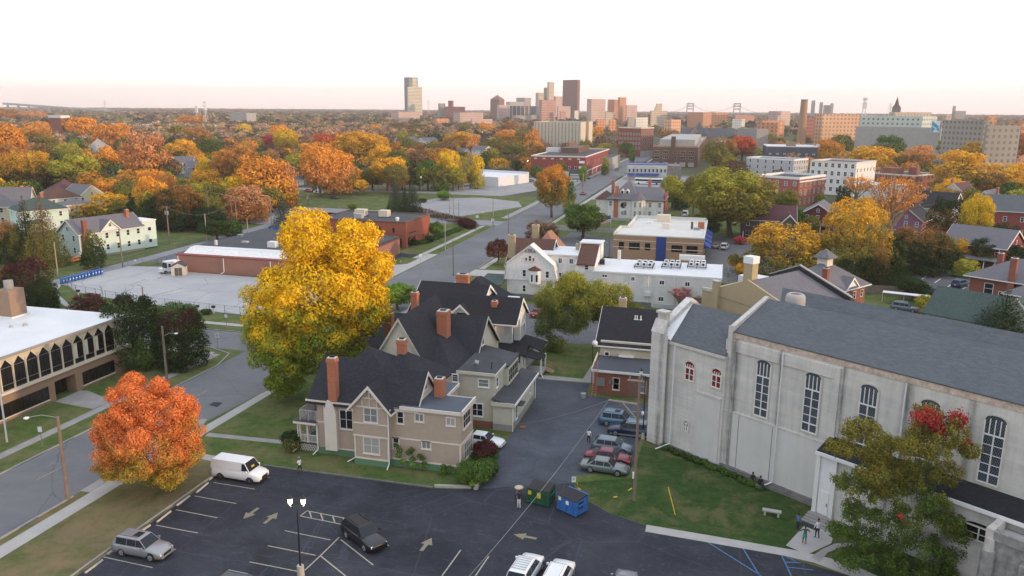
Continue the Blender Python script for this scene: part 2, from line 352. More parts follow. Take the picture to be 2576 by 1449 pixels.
grassmat('grass',(.038,.075,.018),(.095,.14,.038),(.17,.15,.072)); grassmat('grass_dry',(.075,.088,.030),(.125,.135,.055),(.23,.165,.10),.9)
grassmat('grass_green',(.018,.045,.010),(.048,.088,.024),(.12,.115,.05),.1)
def farground():
 m,t,b = nmat('far_ground'); P = pos(t)
 f = noise(t,P,.02,6,.7); c = ramp(t,f,(.35,(.030,.050,.016)),(.5,(.055,.060,.022)),(.6,(.10,.075,.035)),(.75,(.09,.085,.075)))
 t.links.new(c,b.inputs['Base Color']); b.inputs['Roughness'].default_value = 1.0; return m
farground()
def asphalt(name,c,wear,crack=.5,scale=.12,wk=.6):
 m,t,b = nmat(name); P = pos(t)
 f = noise(t,P,scale,8,.68,dist=.6); col = ramp(t,f,(.36,c),(.70,wear))
 mp = node(t,'ShaderNodeMapping',{'Vector': P,'Rotation': (0,0,.6),'Scale': (.5,3.0,1)}).outputs[0]
 f2 = noise(t,mp,.8,7,.75,dist=1.2); s = ramp(t,f2,(.56,(0,0,0)),(.72,(1,1,1))); col = mixc(t,mth(t,'MULTIPLY',s,wk),col,scl(wear,1.7))
 f5 = noise(t,P,.9,6,.8,dist=2.2); s5 = ramp(t,f5,(.56,(0,0,0)),(.70,(1,1,1))); col = mixc(t,mth(t,'MULTIPLY',mth(t,'MULTIPLY',s5,f),wk*1.3,True),col,scl(wear,2.1))
 wv = node(t,'ShaderNodeTexNoise',{'Vector': P,'Scale': .5,'Detail': 5.0}).outputs['Color']
 vv = mixc(t,.35,P,wv,'ADD')
 v = node(t,'ShaderNodeTexVoronoi',{'Vector': vv,'Scale': .11},feature='DISTANCE_TO_EDGE').outputs['Distance']
 col = mixc(t,mth(t,'MULTIPLY',mth(t,'LESS_THAN',v,.005),crack),col,scl(c,.45) if wk < .7 else scl(wear,1.5))
 f4 = noise(t,P,30,3,.8); col = mixc(t,.18,col,f4,'OVERLAY')
 t.links.new(col,b.inputs['Base Color']); b.inputs['Roughness'].default_value = .85; b.inputs['Specular IOR Level'].default_value = .3; bump(t,f4,b,.2,.02); return m
asphalt('lot_asphalt',(.016,.018,.026),(.042,.046,.060),.4,.16,.85); asphalt('drive_asphalt',(.042,.049,.064),(.085,.095,.115),.25,.14,.5)
asphalt('street',(.125,.128,.137),(.180,.182,.188),.35,.08,.3); asphalt('street_pale',(.20,.20,.22),(.27,.265,.27),.5,.06); asphalt('white_lot',(.34,.34,.35),(.43,.425,.42),.9,.09,.35)
asphalt('grey_lot',(.25,.245,.25),(.33,.32,.31),.7,.05); asphalt('mid_asphalt',(.09,.095,.105),(.14,.14,.145),.5,.06)
# ground, roads, lots
def sheetp(name,pts,z,mat,label=None):
 a = 0
 for i in range(len(pts)): p,q = pts[i],pts[(i+1) % len(pts)]; a += p[0]*q[1]-p[1]*q[0]
 if a < 0: pts = pts[::-1]
 return struct(name,MB().poly([(p[0],p[1],z) for p in pts],mat),label=label)
g = MB(); R0 = 22000; g.poly([(-R0,-400,-.01),(R0,-400,-.01),(R0,R0,-.01),(-R0,R0,-.01)],'far_ground'); struct('ground',g)
sheetp('lawn',[(-175,20),(60,20),(60,330),(-240,330),(-240,110)],0.0,'grass')
sheetp('lawn_verge',[(-59.2,20),(-48.3,20),(-48.3,68.6),(-56,68.6),(-59.2,60)],.004,'grass_dry')
sheetp('lawn_by_house',[(-57.5,68.6),(-22.5,68.6),(-21.6,72),(-22.4,84),(-40,100),(-57.5,100)],.006,'grass')
sheetp('lawn_by_church',[(-12.9,73.6),(-11.2,70.6),(-8.4,68.4),(-4.9,67.1),(1.3,66.6),(6.9,66.0),(12,63.6),(30,52),(30,62),(1.8,82),(-7,88),(-7.3,76.2)],.004,'grass_green')
sheetp('lawn_left',[(-79.5,30),(-74.3,30),(-74.3,103),(-81,103),(-80.8,60)],.004,'grass')
def curbed(name,pts,z,mat,curb=None): return sheetp(name,pts,z,mat)
sheetp('avenue',[(-69.8,10),(-59.4,10),(-59.1,57),(-58.3,76),(-57.2,90),(-55.0,170),(-55.6,265),(-56.3,420),(-57,650),(-60,1500),(-72,1500),(-69.9,420),(-69.9,265)],.008,'street')
sheetp('side_street',[(-240,103.6),(-69.6,103.6),(-69.6,112.4),(-240,112.4)],.012,'street')
sheetp('cross_street',[(-240,248),(-69.7,244.5),(-69.7,255),(-240,262)],.012,'street_pale')
sheetp('service_road',[(-138.6,134),(-134.6,134),(-134.3,160),(-135.2,179),(-137,224),(-132,262),(-142,262),(-141,205),(-139.3,185),(-138.5,162)],.012,'street_pale')
def kerb(pts,w=.18,h=.12,m='concrete_old'):
 mb = MB()
 for a,b in zip(pts,pts[1:]):
  d = np.array([b[0]-a[0],b[1]-a[1]]); l = np.hypot(*d); d /= l; nn = np.array([-d[1],d[0]])*w
  mb.obox((a[0],a[1],0),(d[0]*(l-.01),d[1]*(l-.01),0),(nn[0],nn[1],0),(0,0,h),m)
 o = mb.build('kerb'); o['kind'] = 'structure'; return o
kerb([(-69.8,30),(-69.8,96),(-71.5,101.5),(-76,103.4),(-150,103.4)],-.18); kerb([(-150,112.5),(-74,112.5),(-70.6,115),(-69.9,118),(-69.9,156)])
kerb([(-59.25,20),(-59.0,57.5)],-.18); kerb([(-57.4,88),(-55.1,168)],-.18); kerb([(-55.1,176),(-55.6,262)],-.18); kerb([(-69.9,192),(-69.9,240),(-72,243.6),(-85,245)],.18)
kerb([(-69.9,262),(-69.9,330)],.18)
sheetp('pavement',[(-74.3,20),(-73.0,20),(-72.6,101),(-73.9,101)],.016,'concrete_old')
sheetp('pavement',[(-58.1,20),(-56.5,20),(-56.3,60.5),(-55.9,90),(-53.8,168),(-55.0,168),(-57.2,90),(-58.0,60)],.016,'concrete')
sheetp('pavement',[(-59.2,58.6),(-58.0,58.6),(-56.2,60.8),(-56.2,72),(-58.6,78.0),(-59.3,78.0)],.014,'concrete_old')
sheetp('path',[(-55.9,74.5),(-46.5,74.9),(-44,74.6),(-44,73.7),(-46.5,74.0),(-55.7,73.5)],.012,'concrete_old')
sheetp('path',[(-56.4,69.7),(-51,69.2),(-49.5,68.2),(-51,68.0),(-56.4,68.6)],.010,'concrete')
sheetp('path',[(-80.8,77.7),(-80.8,82.0),(-79.6,82.2),(-74.0,80.0),(-74.2,77.0)],.014,'concrete_old')
sheetp('pavement',[(-240,116.1),(-73.6,115.6),(-73.6,117.0),(-240,117.5)],.016,'concrete')
sheetp('pavement',[(-240,100.4),(-74,100.4),(-74,101.7),(-240,101.7)],.018,'concrete')
sheetp('pavement',[(-74.6,176),(-73.2,176),(-73.2,243),(-74.6,243)],.018,'concrete')
sheetp('pavement',[(-54.6,176),(-53.2,176),(-53.2,620),(-54.6,620)],.018,'concrete')
sheetp('pavement',[(-73.5,262),(-70.9,262),(-70.9,620),(-73.5,620)],.018,'concrete_old')
sheetp('path',[(-134,134.5),(-128.6,127.5),(-115.6,118),(-114,117.4),(-116.0,117.4),(-130.2,126.6),(-136,133)],.014,'concrete')
sheetp('white_car_park',[(-134.4,134.2),(-131,133.2),(-124.9,128.9),(-107,124.7),(-83.2,122.6),(-74.5,122.3),(-74.5,151.2),(-119.5,153.0),(-119.8,158),(-134.2,154.6)],.016,'white_lot')
sheetp('service_yard',[(-134.3,160.5),(-119.8,159),(-119.5,190),(-128,197),(-130,222),(-136.9,222),(-135.2,180)],.008,'mid_asphalt')
sheetp('grey_yard',[(-153,226),(-137.3,224),(-108,226),(-104,246),(-150,246)],.008,'grey_lot')
sheetp('office_drive',[(-70.2,157.8),(-70.2,190.8),(-73,190.8),(-73.3,176),(-77,173),(-100,172),(-100,157.6)],.012,'concrete')
sheetp('office_car_park',[(-74.8,175.5),(-74.6,189.2),(-84,189.6),(-100,189),(-100,175)],.016,'lot_asphalt')
sheetp('lawn_patch',[(-72.8,176.5),(-77.5,174.5),(-77.5,184),(-72.8,184)],.020,'grass')
sheetp('worn_lot',[(-108,266),(-88,263),(-74.5,296),(-80,312),(-98,322),(-116,312),(-120,285)],.010,'grey_lot')
sheetp('far_car_park',[(-128,330),(-92,330),(-74,388),(-74,430),(-100,430)],.010,'grey_lot')
sheetp('far_street',[(-260,322),(-125,330),(-120,338),(-262,330)],.012,'street_pale')
sheetp('alley',[(-190,262),(-110,262),(-110,268),(-190,270)],.010,'street_pale')
sheetp('concrete_drive',[(-55.0,168.0),(-48.0,167.5),(-42,167),(-42,176),(-48.4,175.2),(-55.2,174.8)],.020,'concrete')
sheetp('yard',[(-24.0,103.6),(-11,104),(-11,105.4),(-24.0,105.2)],.016,'concrete_old')
sheetp('path',[(-17.4,105),(-15.6,105),(-15.0,122),(-17.0,122)],.012,'concrete_old')
sheetp('rear_lane',[(-55,122),(40,122),(40,146),(-42,146),(-55,132)],.008,'mid_asphalt')
sheetp('brick_car_park',[(-48,198),(-26.5,200),(-26.5,226),(-44,240)],.010,'mid_asphalt')
sheetp('rear_car_park',[(-3.6,176),(16,176),(20,226),(-3.6,246)],.010,'mid_asphalt')
sheetp('right_car_park',[tuple(G(Z6,*q)[:2]) for q in ((1845,722),(2120,695),(2240,700),(2215,870),(2060,875),(1950,835),(1880,800))],.010,'mid_asphalt')
sheetp('right_street',[tuple(G(Z6,*q)[:2]) for q in ((2080,545),(2576,590),(2576,560),(2080,520))],.010,'grey_lot')
sheetp('far_cross_street',[(-60,455),(420,455),(420,466),(-60,466)],.010,'street')
sheetp('far_plaza',[(-54,330),(-20,330),(-20,455),(-54,455)],.012,'grey_lot')
sheetp('car_park',[(-48.3,15),(30,15),(30,50.5),(20.5,56.6),(14.6,61.5),(12.0,63.2),(6.9,65.0),(1.3,65.4),(-4.9,65.8),(-4.95,67.0),(-8.4,68.3),(-11.2,70.5),(-13.0,73.5),(-22.2,69.4),(-26,68.5),(-48.3,68.4)],.012,'lot_asphalt')
sheetp('driveway',[(-22.2,69.4),(-13.0,73.5),(-13.4,75.0),(-11.0,76.2),(-7.6,76.6),(-7.3,97.6),(-15.8,99.0),(-16.2,103.6),(-24.2,103.2),(-22.0,96),(-22.0,85),(-22.4,79)],.010,'drive_asphalt')
kerb([(-48.6,20),(-48.6,68.6)],.15,.12); kerb([(-45,68.42),(-26.1,68.55)],.16,.13,'stone_foot'); kerb([(-26,68.7),(-22.4,69.5),(-21.9,71.4)],.3,.25,'tire_stop')
sheetp('church_walk',[(-4.85,67.1),(-4.85,65.85),(1.3,65.45),(6.9,65.05),(9.3,64.6),(12.0,63.3),(20.5,56.7),(30,50.6),(30,52.2),(21.5,58.2),(13.2,64.6),(11.2,65.6),(8.0,66.2),(1.3,66.7)],.022,'concrete')
a = [G(Z10,695,1300),G(Z10,800,1345),G(Z10,918,1290),G(Z10,945,1205),G(Z10,905,1170),G(Z10,830,1155)]
sheetp('entrance_pad',[(p[0],p[1]) for p in a],.030,'concrete')
a = [G(Z10,x,y) for x,y in ((860,1385),(900,1335),(960,1310),(1040,1305),(1040,1285),(935,1290),(870,1320),(820,1355))]
sheetp('path',[(p[0],p[1]) for p in a],.026,'concrete_old')
def pline(Z,x0,y0,x1,y1,w=.11,m='line_paint',name='parking_line',z=.018):
 a,b = G(Z,x0,y0),G(Z,x1,y1); d = (b-a)/np.linalg.norm(b-a); n = np.array([-d[1],d[0],0])*w/2
 o = MB().poly([p+np.array([0,0,z]) for p in (a-n,b-n,b+n,a+n)],m).build(name); o['kind'] = 'structure'; return o
for q in ((1110,963,1325,998),(1012,1033,1228,1073),(915,1105,1130,1147),(810,1185,1028,1226),(540,1351,793,1406),(1345,935,1405,936),(860,1305,915,1312),(1480,1214,1717,1262),(1392,1292,1640,1342),(1297,1376,1545,1425)): pline(Z7,*q)
for q in ((770,578,1090,640),(724,615,1060,682),(770,578,724,615),(790,585,803,628),(868,600,885,645),(955,617,968,662),(1030,632,1042,678),(1010,782,1240,962),(1300,788,1352,826),(870,900,1045,1040),(755,1000,870,893),(870,893,1000,765),(1862,855,1728,1040),(2060,900,1965,1040),(2090,145,2140,150),(2085,180,2115,184)): pline(Z11,*q,w=.12)
for q in ((310,1282,575,1449),(475,1298,568,1449),(672,1342,722,1449),(672,1342,745,1378),(685,1380,770,1385),(700,1405,830,1420)): pline(Z10,*q,w=.12,m='blue_paint',name='blue_bay_line')
for q in ((1000,480,1095,482),(930,628,1000,632),(870,738,1000,770),(970,845,985,800)): pline(Z9,*q)
def arrow(Z,tail,tip,name='painted_arrow'):
 a,b = G(Z,*tail),G(Z,*tip); L_ = np.linalg.norm(b-a); d = (b-a)/L_; n = np.array([-d[1],d[0],0]); z = np.array([0,0,.019])
 h = b-d*L_*.5; pts = [a-n*.17,h-n*.17,h-n*.55,b,h+n*.55,h+n*.17,a+n*.17]
 o = MB().poly([p+z for p in pts],'arrow_paint').build(name); o['kind'] = 'structure'
for t0,t1 in (((425,558),(318,636)),((468,668),(565,590)),((1580,862),(1655,770)),((2398,775),(2235,745))): arrow(Z11,t0,t1)
pline(Z7,190,950,325,880,.12,'yellow_line','centre_line',.016); pline(Z7,1000,525,1085,480,.12,'yellow_line','centre_line',.016)
pt = [G(Z7,*q) for q in ((1085,560),(1110,545),(1158,548),(1128,572))]; sheetp('road_patch',[(p[0],p[1]) for p in pt],.014,'lot_asphalt')
for q in (((1820,0),(1900,5),(2000,0),(1900,-4)),): pass
for k,(x,y) in enumerate([(130,0)]): pass
for x_,y_ in ((-66.5,92.5),(-62.5,176),(-60.5,205),(-64,226),(-61,251),(-76,108.5)): struct('manhole_cover',MB().lathe([(.45,0),(.44,.008)],(x_,y_,.013),'stone_foot',14))
for i,(q0,q1) in enumerate((((447,1437),(538,1370)),((820,1172),(892,1115)),((922,1086),(990,1036)),((1025,1018),(1085,968)),((1090,952),(1118,930)),((735,1222),(785,1188)),((565,1340),(600,1315)))):
 a,b = G(Z7,*q0),G(Z7,*q1); d = b-a; n = np.array([-d[1],d[0],0]); n /= np.linalg.norm(n)
 mb = MB(); c = np.array([0,0,.012])
 mb.prism([a+c,a+c+n*.16,a+c+n*.13+[0,0,.13],a+c+n*.03+[0,0,.13]],d,'tire_stop')
 tag(mb.build('tyre_stop'),'concrete tyre stop on the left kerb, '+['nearest the bottom corner','middle one of seven','third from the cargo van','second from the cargo van','at the rear of the cargo van','just beyond the silver crossover','behind the silver crossover'][i],'tyre stop','tyre stops along the left kerb of the car park')
# building helpers
def vec(*a): return np.array(a,float)
PL = {'Y': (vec(1,0,0),vec(0,-1,0)),'X': (vec(0,1,0),vec(1,0,0)),'x': (vec(0,-1,0),vec(-1,0,0)),'Q': (CP,-CQ)}
def KP(pl,val,Z,x,y):
 return {'Y': KY,'X': KX,'x': KX,'Q': KQ}[pl](Z,x,y,val)
def winat(root,pl,o,w,h,cols=1,rows=2,fm='trim_white',gm='glass',fw=.12,name='window',label=None,sill=True,panename='pane',dep=.06):
 """o lower left outer corner of the frame on the wall"""
 r,n = PL[pl] if isinstance(pl,str) else pl; up = vec(0,0,1); mb = MB()
 mb.obox(o,r*fw,n*dep,up*h,fm); mb.obox(o+r*(w-fw),r*fw,n*dep,up*h,fm)
 mb.obox(o+r*fw,r*(w-2*fw),n*dep,up*fw,fm); mb.obox(o+r*fw+up*(h-fw),r*(w-2*fw),n*dep,up*fw,fm)
 if sill: mb.obox(o-r*.05-up*.07,r*(w+.1),n*(dep+.06),up*.068,fm)
 iw,ih = w-2*fw,h-2*fw; bw = .05 if cols > 2 or rows > 2 else .07
 for i in range(1,cols): mb.obox(o+r*(fw+iw*i/cols-bw/2)+up*fw,r*bw,n*(dep-.015),up*ih,fm)
 for j in range(1,rows): mb.obox(o+r*fw+up*(fw+ih*j/rows-.025),r*iw,n*(dep-.025),up*.05,fm)
 win = mb.build(name,root)
 p = MB().obox(o+r*(fw*.6)+up*(fw*.6)+n*.004,r*(w-fw*1.2),n*.016,up*(h-fw*1.2),gm).build(panename,win)
 return win
def win(root,pl,val,Z,tl,br,cols=1,rows=2,**k):
 a,b = KP(pl,val,Z,*tl),KP(pl,val,Z,*br); r,n = PL[pl]
 w = (b-a)@r; o = a.copy(); o[2] = b[2]
 if w < 0.05 or a[2]-b[2] < .05: print('BAD window',root.name,Z,tl,br,w,a[2]-b[2]); return None
 return winat(root,pl,o,w,a[2]-b[2],cols,rows,**k)
def gable_roof(root,ax,x0,x1,y0,y1,ze,zr,ov=.4,m='dark_shingle',wall=None,trim=None,mid=None,t=.16,name='roof',ends=(1,1)):
 """ridge parallel to ax; wall fills the gable triangles; trim = rake boards"""
 if ax == 'x': A,B,lo,hi,c0,c1 = vec(1,0,0),vec(0,1,0),x0,x1,y0,y1
 else: A,B,lo,hi,c0,c1 = vec(0,1,0),vec(1,0,0),y0,y1,x0,x1
 cm = (c0+c1)/2 if mid is None else mid
 P = lambda a,b,z: A*a+B*b+vec(0,0,z)
 s0 = (zr-ze)/(cm-c0); s1 = (zr-ze)/(c1-cm); l0,l1 = lo-ov*ends[0],hi+ov*ends[1]; g = .0
 mb = MB(); mb.sheet([P(l0,c0-ov,ze-s0*ov+t),P(l1,c0-ov,ze-s0*ov+t),P(l1,cm,zr+t),P(l0,cm,zr+t)],t,m)
 mb.sheet([P(l0,cm,zr+t),P(l1,cm,zr+t),P(l1,c1+ov,ze-s1*ov+t),P(l0,c1+ov,ze-s1*ov+t)],t,m)
 rf = mb.build(name,root)
 if wall:
  for a,e in ((lo,1),(hi,-1)): MB().prism([P(a+.012*e,c0+.02,ze-.05),P(a+.012*e,c1-.02,ze-.05),P(a+.012*e,cm,zr-.04)],A*(.1*e),wall).build('gable_wall',root)
 if trim:
  mb = MB()
  for a,k in ((l0,0),(l1,1)):
   if not ends[k]: continue
   aa = a-.05 if k == 0 else a+.001
   for ca,cb,s in ((c0-ov,cm,s0),(c1+ov,cm,s1)):
    za = ze-s*ov; mb.prism([P(aa,ca,za+t+.03),P(aa,cb,zr+t+.03),P(aa,cb,zr-.22),P(aa,ca,za-.12)],A*.049,trim)
  mb.obox(P(l0,c0-ov-.08,ze-s0*ov-.02),A*(l1-l0),B*.078,(0,0,.16),trim); mb.obox(P(l0,c1+ov+.002,ze-s1*ov-.02),A*(l1-l0),B*.078,(0,0,.16),trim)
  mb.build('eave_trim',root)
 return rf
def hip_roof(root,x0,x1,y0,y1,ze,zr,ov=.4,m='dark_shingle',r0=None,r1=None,trim=None,t=.16,name='roof'):
 """r0, r1: ridge ends (x, y)"""
 X0,X1,Y0,Y1 = x0-ov,x1+ov,y0-ov,y1+ov
 if r0 is None:
  w,d = X1-X0,Y1-Y0
  if w > d: r0,r1 = (X0+d/2,(Y0+Y1)/2),(X1-d/2,(Y0+Y1)/2)
  else: r0,r1 = ((X0+X1)/2,Y0+w/2),((X0+X1)/2,Y1-w/2)
 r1 = r1 or r0; a,b = (r0[0],r0[1],zr),(r1[0],r1[1],zr)
 c = [(X0,Y0,ze),(X1,Y0,ze),(X1,Y1,ze),(X0,Y1,ze)]; mb = MB()
 same = abs(r0[0]-r1[0])+abs(r0[1]-r1[1]) < .01
 if same: fs = [(c[0],c[1],a),(c[1],c[2],a),(c[2],c[3],a),(c[3],c[0],a)]
 elif abs(r1[0]-r0[0]) > abs(r1[1]-r0[1]): fs = [(c[0],c[1],b,a),(c[1],c[2],b),(c[2],c[3],a,b),(c[3],c[0],a)]
 else: fs = [(c[0],c[1],a),(c[1],c[2],b,a),(c[2],c[3],b),(c[3],c[0],a,b)]
 for f in fs: mb.sheet([vec(*p)+vec(0,0,t) for p in f],t,m)
 o = mb.build(name,root)
 if trim:
  mb = MB(); zz = ze-.04
  mb.box(X0-.08,X1+.08,Y0-.08,Y0-.002,zz,zz+.18,trim); mb.box(X0-.08,X1+.08,Y1+.002,Y1+.08,zz,zz+.18,trim)
  mb.box(X0-.08,X0-.002,Y0,Y1,zz,zz+.18,trim); mb.box(X1+.002,X1+.08,Y0,Y1,zz,zz+.18,trim); mb.build('eave_trim',root)
 return o
def boxpart(root,name,*a): return MB().box(*a).build(name,root)
def chimney(root,cx,cy,w,d,z0,z1,m='chimney_brick',cap='stone_trim',corbel=True,parent=None):
 mb = MB().box(cx-w/2,cx+w/2,cy-d/2,cy+d/2,z0,z1-(.55 if corbel else .1),m)
 if corbel:
  mb.box(cx-w/2-.07,cx+w/2+.07,cy-d/2-.07,cy+d/2+.07,z1-.549,z1-.25,m); mb.box(cx-w/2-.02,cx+w/2+.02,cy-d/2-.02,cy+d/2+.02,z1-.249,z1-.08,m)
 c = mb.build('chimney',root)
 MB().box(cx-w/2+.03,cx+w/2-.03,cy-d/2+.03,cy+d/2-.03,z1-.079,z1,cap).box(cx-w/4,cx+w/4,cy-d/4,cy+d/4,z1+.001,z1+.16,'black_metal').build('cap',c); return c
def downspout(root,pts,m='trim_white',r=.06):
 mb = MB().path([vec(*p) for p in pts],[r]*len(pts),m,6); return mb.build('downspout',root)
# taupe Victorian house
H = thing('victorian_house','taupe Victorian house with green foundation, tall red chimney and half-timbered gable','house',(-42,73,0))
mb = MB().box(-41.0,-29.5,73.0,84.0,.75,6.2,'taupe').box(-29.499,-24.4,72.3,76.4,.75,6.5,'taupe').box(-32.1,-29.501,72.3,72.999,.75,6.5,'taupe').box(-29.499,-27.5,76.401,80.5,.75,6.5,'taupe')
mb.box(-35.95,-32.1,71.6,72.999,.75,3.35,'taupe').box(-36.05,-32.0,71.5,72.999,3.36,6.6,'taupe'); mb.build('wall',H)
mb = MB().box(-41.0,-36.0,72.96,83.9,0,.75,'green_skirt').box(-36.0,-32.05,71.55,83.8,0,.74,'green_skirt').box(-32.049,-24.36,72.26,76.3,0,.75,'green_skirt'); mb.build('foundation',H)
mb = MB()   # belt courses and corner boards
for z in (3.28,): mb.box(-36.08,-31.95,71.46,71.5,3.25,3.42,'cream_trim').box(-31.94,-24.34,72.24,72.3,3.12,3.26,'cream_trim').box(-24.399,-24.34,72.301,76.4,3.12,3.26,'cream_trim')
mb.box(-36.07,-31.98,71.45,71.498,4.68,4.80,'cream_trim').box(-35.99,-32.06,71.54,71.598,.70,.86,'cream_trim').box(-31.99,-24.35,72.24,72.298,.74,.9,'cream_trim').box(-41.05,-39.85,72.94,72.998,3.62,3.76,'cream_trim').box(-38.55,-35.97,72.93,72.99,.74,.88,'cream_trim')
for x in (-35.98,-32.22): mb.box(x,x+.14,71.53,71.597,.87,3.24,'cream_trim')
for x in (-24.54,): mb.box(x,x+.18,72.23,72.296,.9,3.1,'cream_trim')
mb.build('trim_board',H)
gable_roof(H,'y',-36.1,-31.95,71.5,77.5,6.55,8.9,.45,'dark_shingle','taupe','cream_trim',ends=(1,0))
mb = MB(); y = 71.36
mb.box(-35.6,-32.4,y,y+.07,6.55,6.7,'cream_trim')
for x,z in ((-34.85,7.55),(-34.03,8.4),(-33.2,7.55)): mb.box(x-.05,x+.05,y+.001,y+.06,6.701,z-.001,'cream_trim')
mb.box(-34.9,-33.15,y,y+.07,7.55,7.66,'cream_trim')
for i in range(7):
 a0,a1 = math.pi*i/7,math.pi*(i+1)/7; c = vec(-34.03,y-.01,7.66)
 p0,p1 = c+vec(math.cos(a0)*.62,0,math.sin(a0)*.6),c+vec(math.cos(a1)*.62,0,math.sin(a1)*.6); mb.tube(p0,p1,.04,.04,'cream_trim',5)
for x,s in ((-36.0,-1),(-32.05,1)): mb.obox((x,71.30,6.0),(.12,0,0),(0,.16,0),(s*.25,0,.6),'cream_trim')
mb.build('timber_frame',H)
gable_roof(H,'x',-41.5,-36.2,73.0,81.3,6.25,9.75,.5,'dark_shingle','taupe',None,mid=77.0)
hip_roof(H,-41.5,-30.2,73.1,83.6,6.15,10.8,.5,'dark_shingle',(-37.1,78.0),(-36.9,78.2),'cream_trim')
hip_roof(H,-36.8,-29.9,74.5,85.0,6.4,10.0,.4,'dark_shingle',(-33.9,80.0),(-33.7,80.3))
gable_roof(H,'x',-35.5,-29.4,72.6,78.3,6.6,9.5,.35,'dark_shingle','cream_trim','cream_trim',mid=75.45,ends=(0,1))
winat(H,'X',vec(-29.395,75.0,7.6),.9,1.1,1,1,name='gable_window',fm='cream_trim')
mb = MB().box(-31.0,-24.25,72.15,76.5,6.55,6.78,'flat_roof_blue').box(-31.0,-27.4,76.501,80.6,6.56,6.78,'flat_roof_blue'); mb.build('flat_roof',H)
mb = MB().box(-31.0,-24.2,72.05,72.148,6.45,6.82,'cream_trim').box(-24.248,-24.1,72.05,76.6,6.45,7.0,'cream_trim').box(-27.398,-27.3,76.502,80.65,6.45,6.83,'cream_trim').box(-27.29,-24.25,76.502,76.6,6.45,6.83,'cream_trim'); mb.build('roof_edge',H)
c = MB().prism([(-39.85,72.4,.75),(-38.45,72.4,.75),(-38.45,72.4,4.9),(-38.75,72.4,5.9),(-39.15,72.4,6.4),(-39.5,72.4,6.4),(-39.85,72.4,5.3)],(0,.58,0),'cream_trim').build('chimney_breast',H)
chimney(H,-38.85,72.9,.95,.75,6.2,11.2,'chimney_brick',parent=c); chimney(H,-33.9,80.0,.95,.8,9.3,11.6); chimney(H,-28.0,76.1,1.0,.9,6.79,8.9)
win(H,'Y',71.5,ZB,(803,585),(950,748),2,2,fm='cream_trim',gm='glass_pale'); win(H,'Y',71.6,ZB,(800,870),(970,1055),2,2,fm='cream_trim',gm='glass_curtain')
win(H,'Y',73.0,ZB,(568,603),(712,812),2,2,fm='cream_trim'); win(H,'Y',72.3,ZB,(1128,620),(1205,755),1,2,fm='cream_trim'); win(H,'Y',72.3,ZB,(1303,640),(1400,737),2,1,fm='cream_trim',gm='glass_pale')
win(H,'Y',72.3,ZB,(1608,680),(1706,778),2,1,fm='cream_trim',gm='glass_curtain'); win(H,'Y',72.3,ZB,(1088,875),(1160,997),1,2,fm='cream_trim'); win(H,'Y',72.3,ZB,(1370,912),(1468,1003),2,1,fm='cream_trim',gm='glass_pale')
winat(H,'X',vec(-24.4,72.95,4.55),2.5,1.75,3,2,fm='cream_trim'); winat(H,'X',vec(-24.4,73.2,1.0),2.9,2.0,4,2,fm='cream_trim',gm='glass_pale')
mb = MB().box(-43.3,-41.001,73.0,79.0,.95,1.05,'teal_porch'); mb.build('porch_floor',H)
MB().box(-43.7,-41.001,72.5,79.4,3.35,3.55,'cream_trim').box(-43.6,-41.01,72.6,79.3,3.551,3.62,'flat_roof_dark').build('porch_roof',H)
for x,y in ((-43.2,73.1),(-42.3,73.1),(-41.15,73.1),(-43.2,75.2),(-43.2,77.0),(-43.2,78.9)): MB().box(x-.09,x+.09,y-.09,y+.09,1.051,3.349,'cream_trim').build('column',H)
mb = MB().box(-43.25,-41.1,73.03,73.09,1.9,1.98,'cream_trim').box(-43.25,-41.1,73.03,73.09,1.12,1.2,'cream_trim').box(-43.26,-43.2,73.1,78.9,1.9,1.98,'cream_trim')
for i in range(12): mb.box(-43.1+i*.17,-43.04+i*.17,73.04,73.08,1.2,1.9,'cream_trim')
for i in range(20): mb.box(-43.25,-43.21,73.3+i*.28,73.36+i*.28,1.05,1.9,'cream_trim')
mb.build('porch_railing',H)
mb = MB()
for i in range(11): mb.obox((-43.3+i*.2,73.02,.08),(.05,0,0),(0,.02,0),(.35,0,.8),'cream_trim').obox((-43.0+i*.2,72.99,.08),(.05,0,0),(0,.02,0),(-.35,0,.8),'cream_trim')
mb.box(-43.3,-41.05,73.06,73.1,0,.94,'bark_dark'); mb.build('lattice',H)
mb = MB()
for x in (-43.1,-42.1,-41.1): mb.box(x-.05,x+.05,73.0,73.1,3.621,4.75,'fence_grey')
mb.box(-43.15,-41.05,73.02,73.08,4.751,4.83,'fence_grey').box(-43.14,-43.08,73.1,76.2,4.751,4.83,'fence_grey')
for i in range(14): mb.box(-43.05+i*.15,-43.0+i*.15,73.03,73.07,3.7,4.75,'fence_grey')
for i in range(16): mb.box(-43.13,-43.09,73.2+i*.19,73.25+i*.19,3.7,4.75,'fence_grey')
mb.build('balcony_railing',H)
MB().box(-40.998,-40.95,73.1,76.0,3.7,6.0,'bark_dark').build('balcony_screen',H)
for p in (((-40.1,72.9,6.1),(-40.1,72.9,3.7)),((-40.95,72.75,3.3),(-40.95,72.75,.5),(-41.3,72.2,.1)),((-43.35,72.85,3.3),(-43.35,72.85,.5),(-43.8,72.3,.1)),((-36.1,72.7,1.2),(-36.1,72.3,.5),(-36.9,71.6,.1)),((-32.0,71.4,6.3),(-32.0,71.4,.6),(-32.05,70.9,.1))): downspout(H,p)
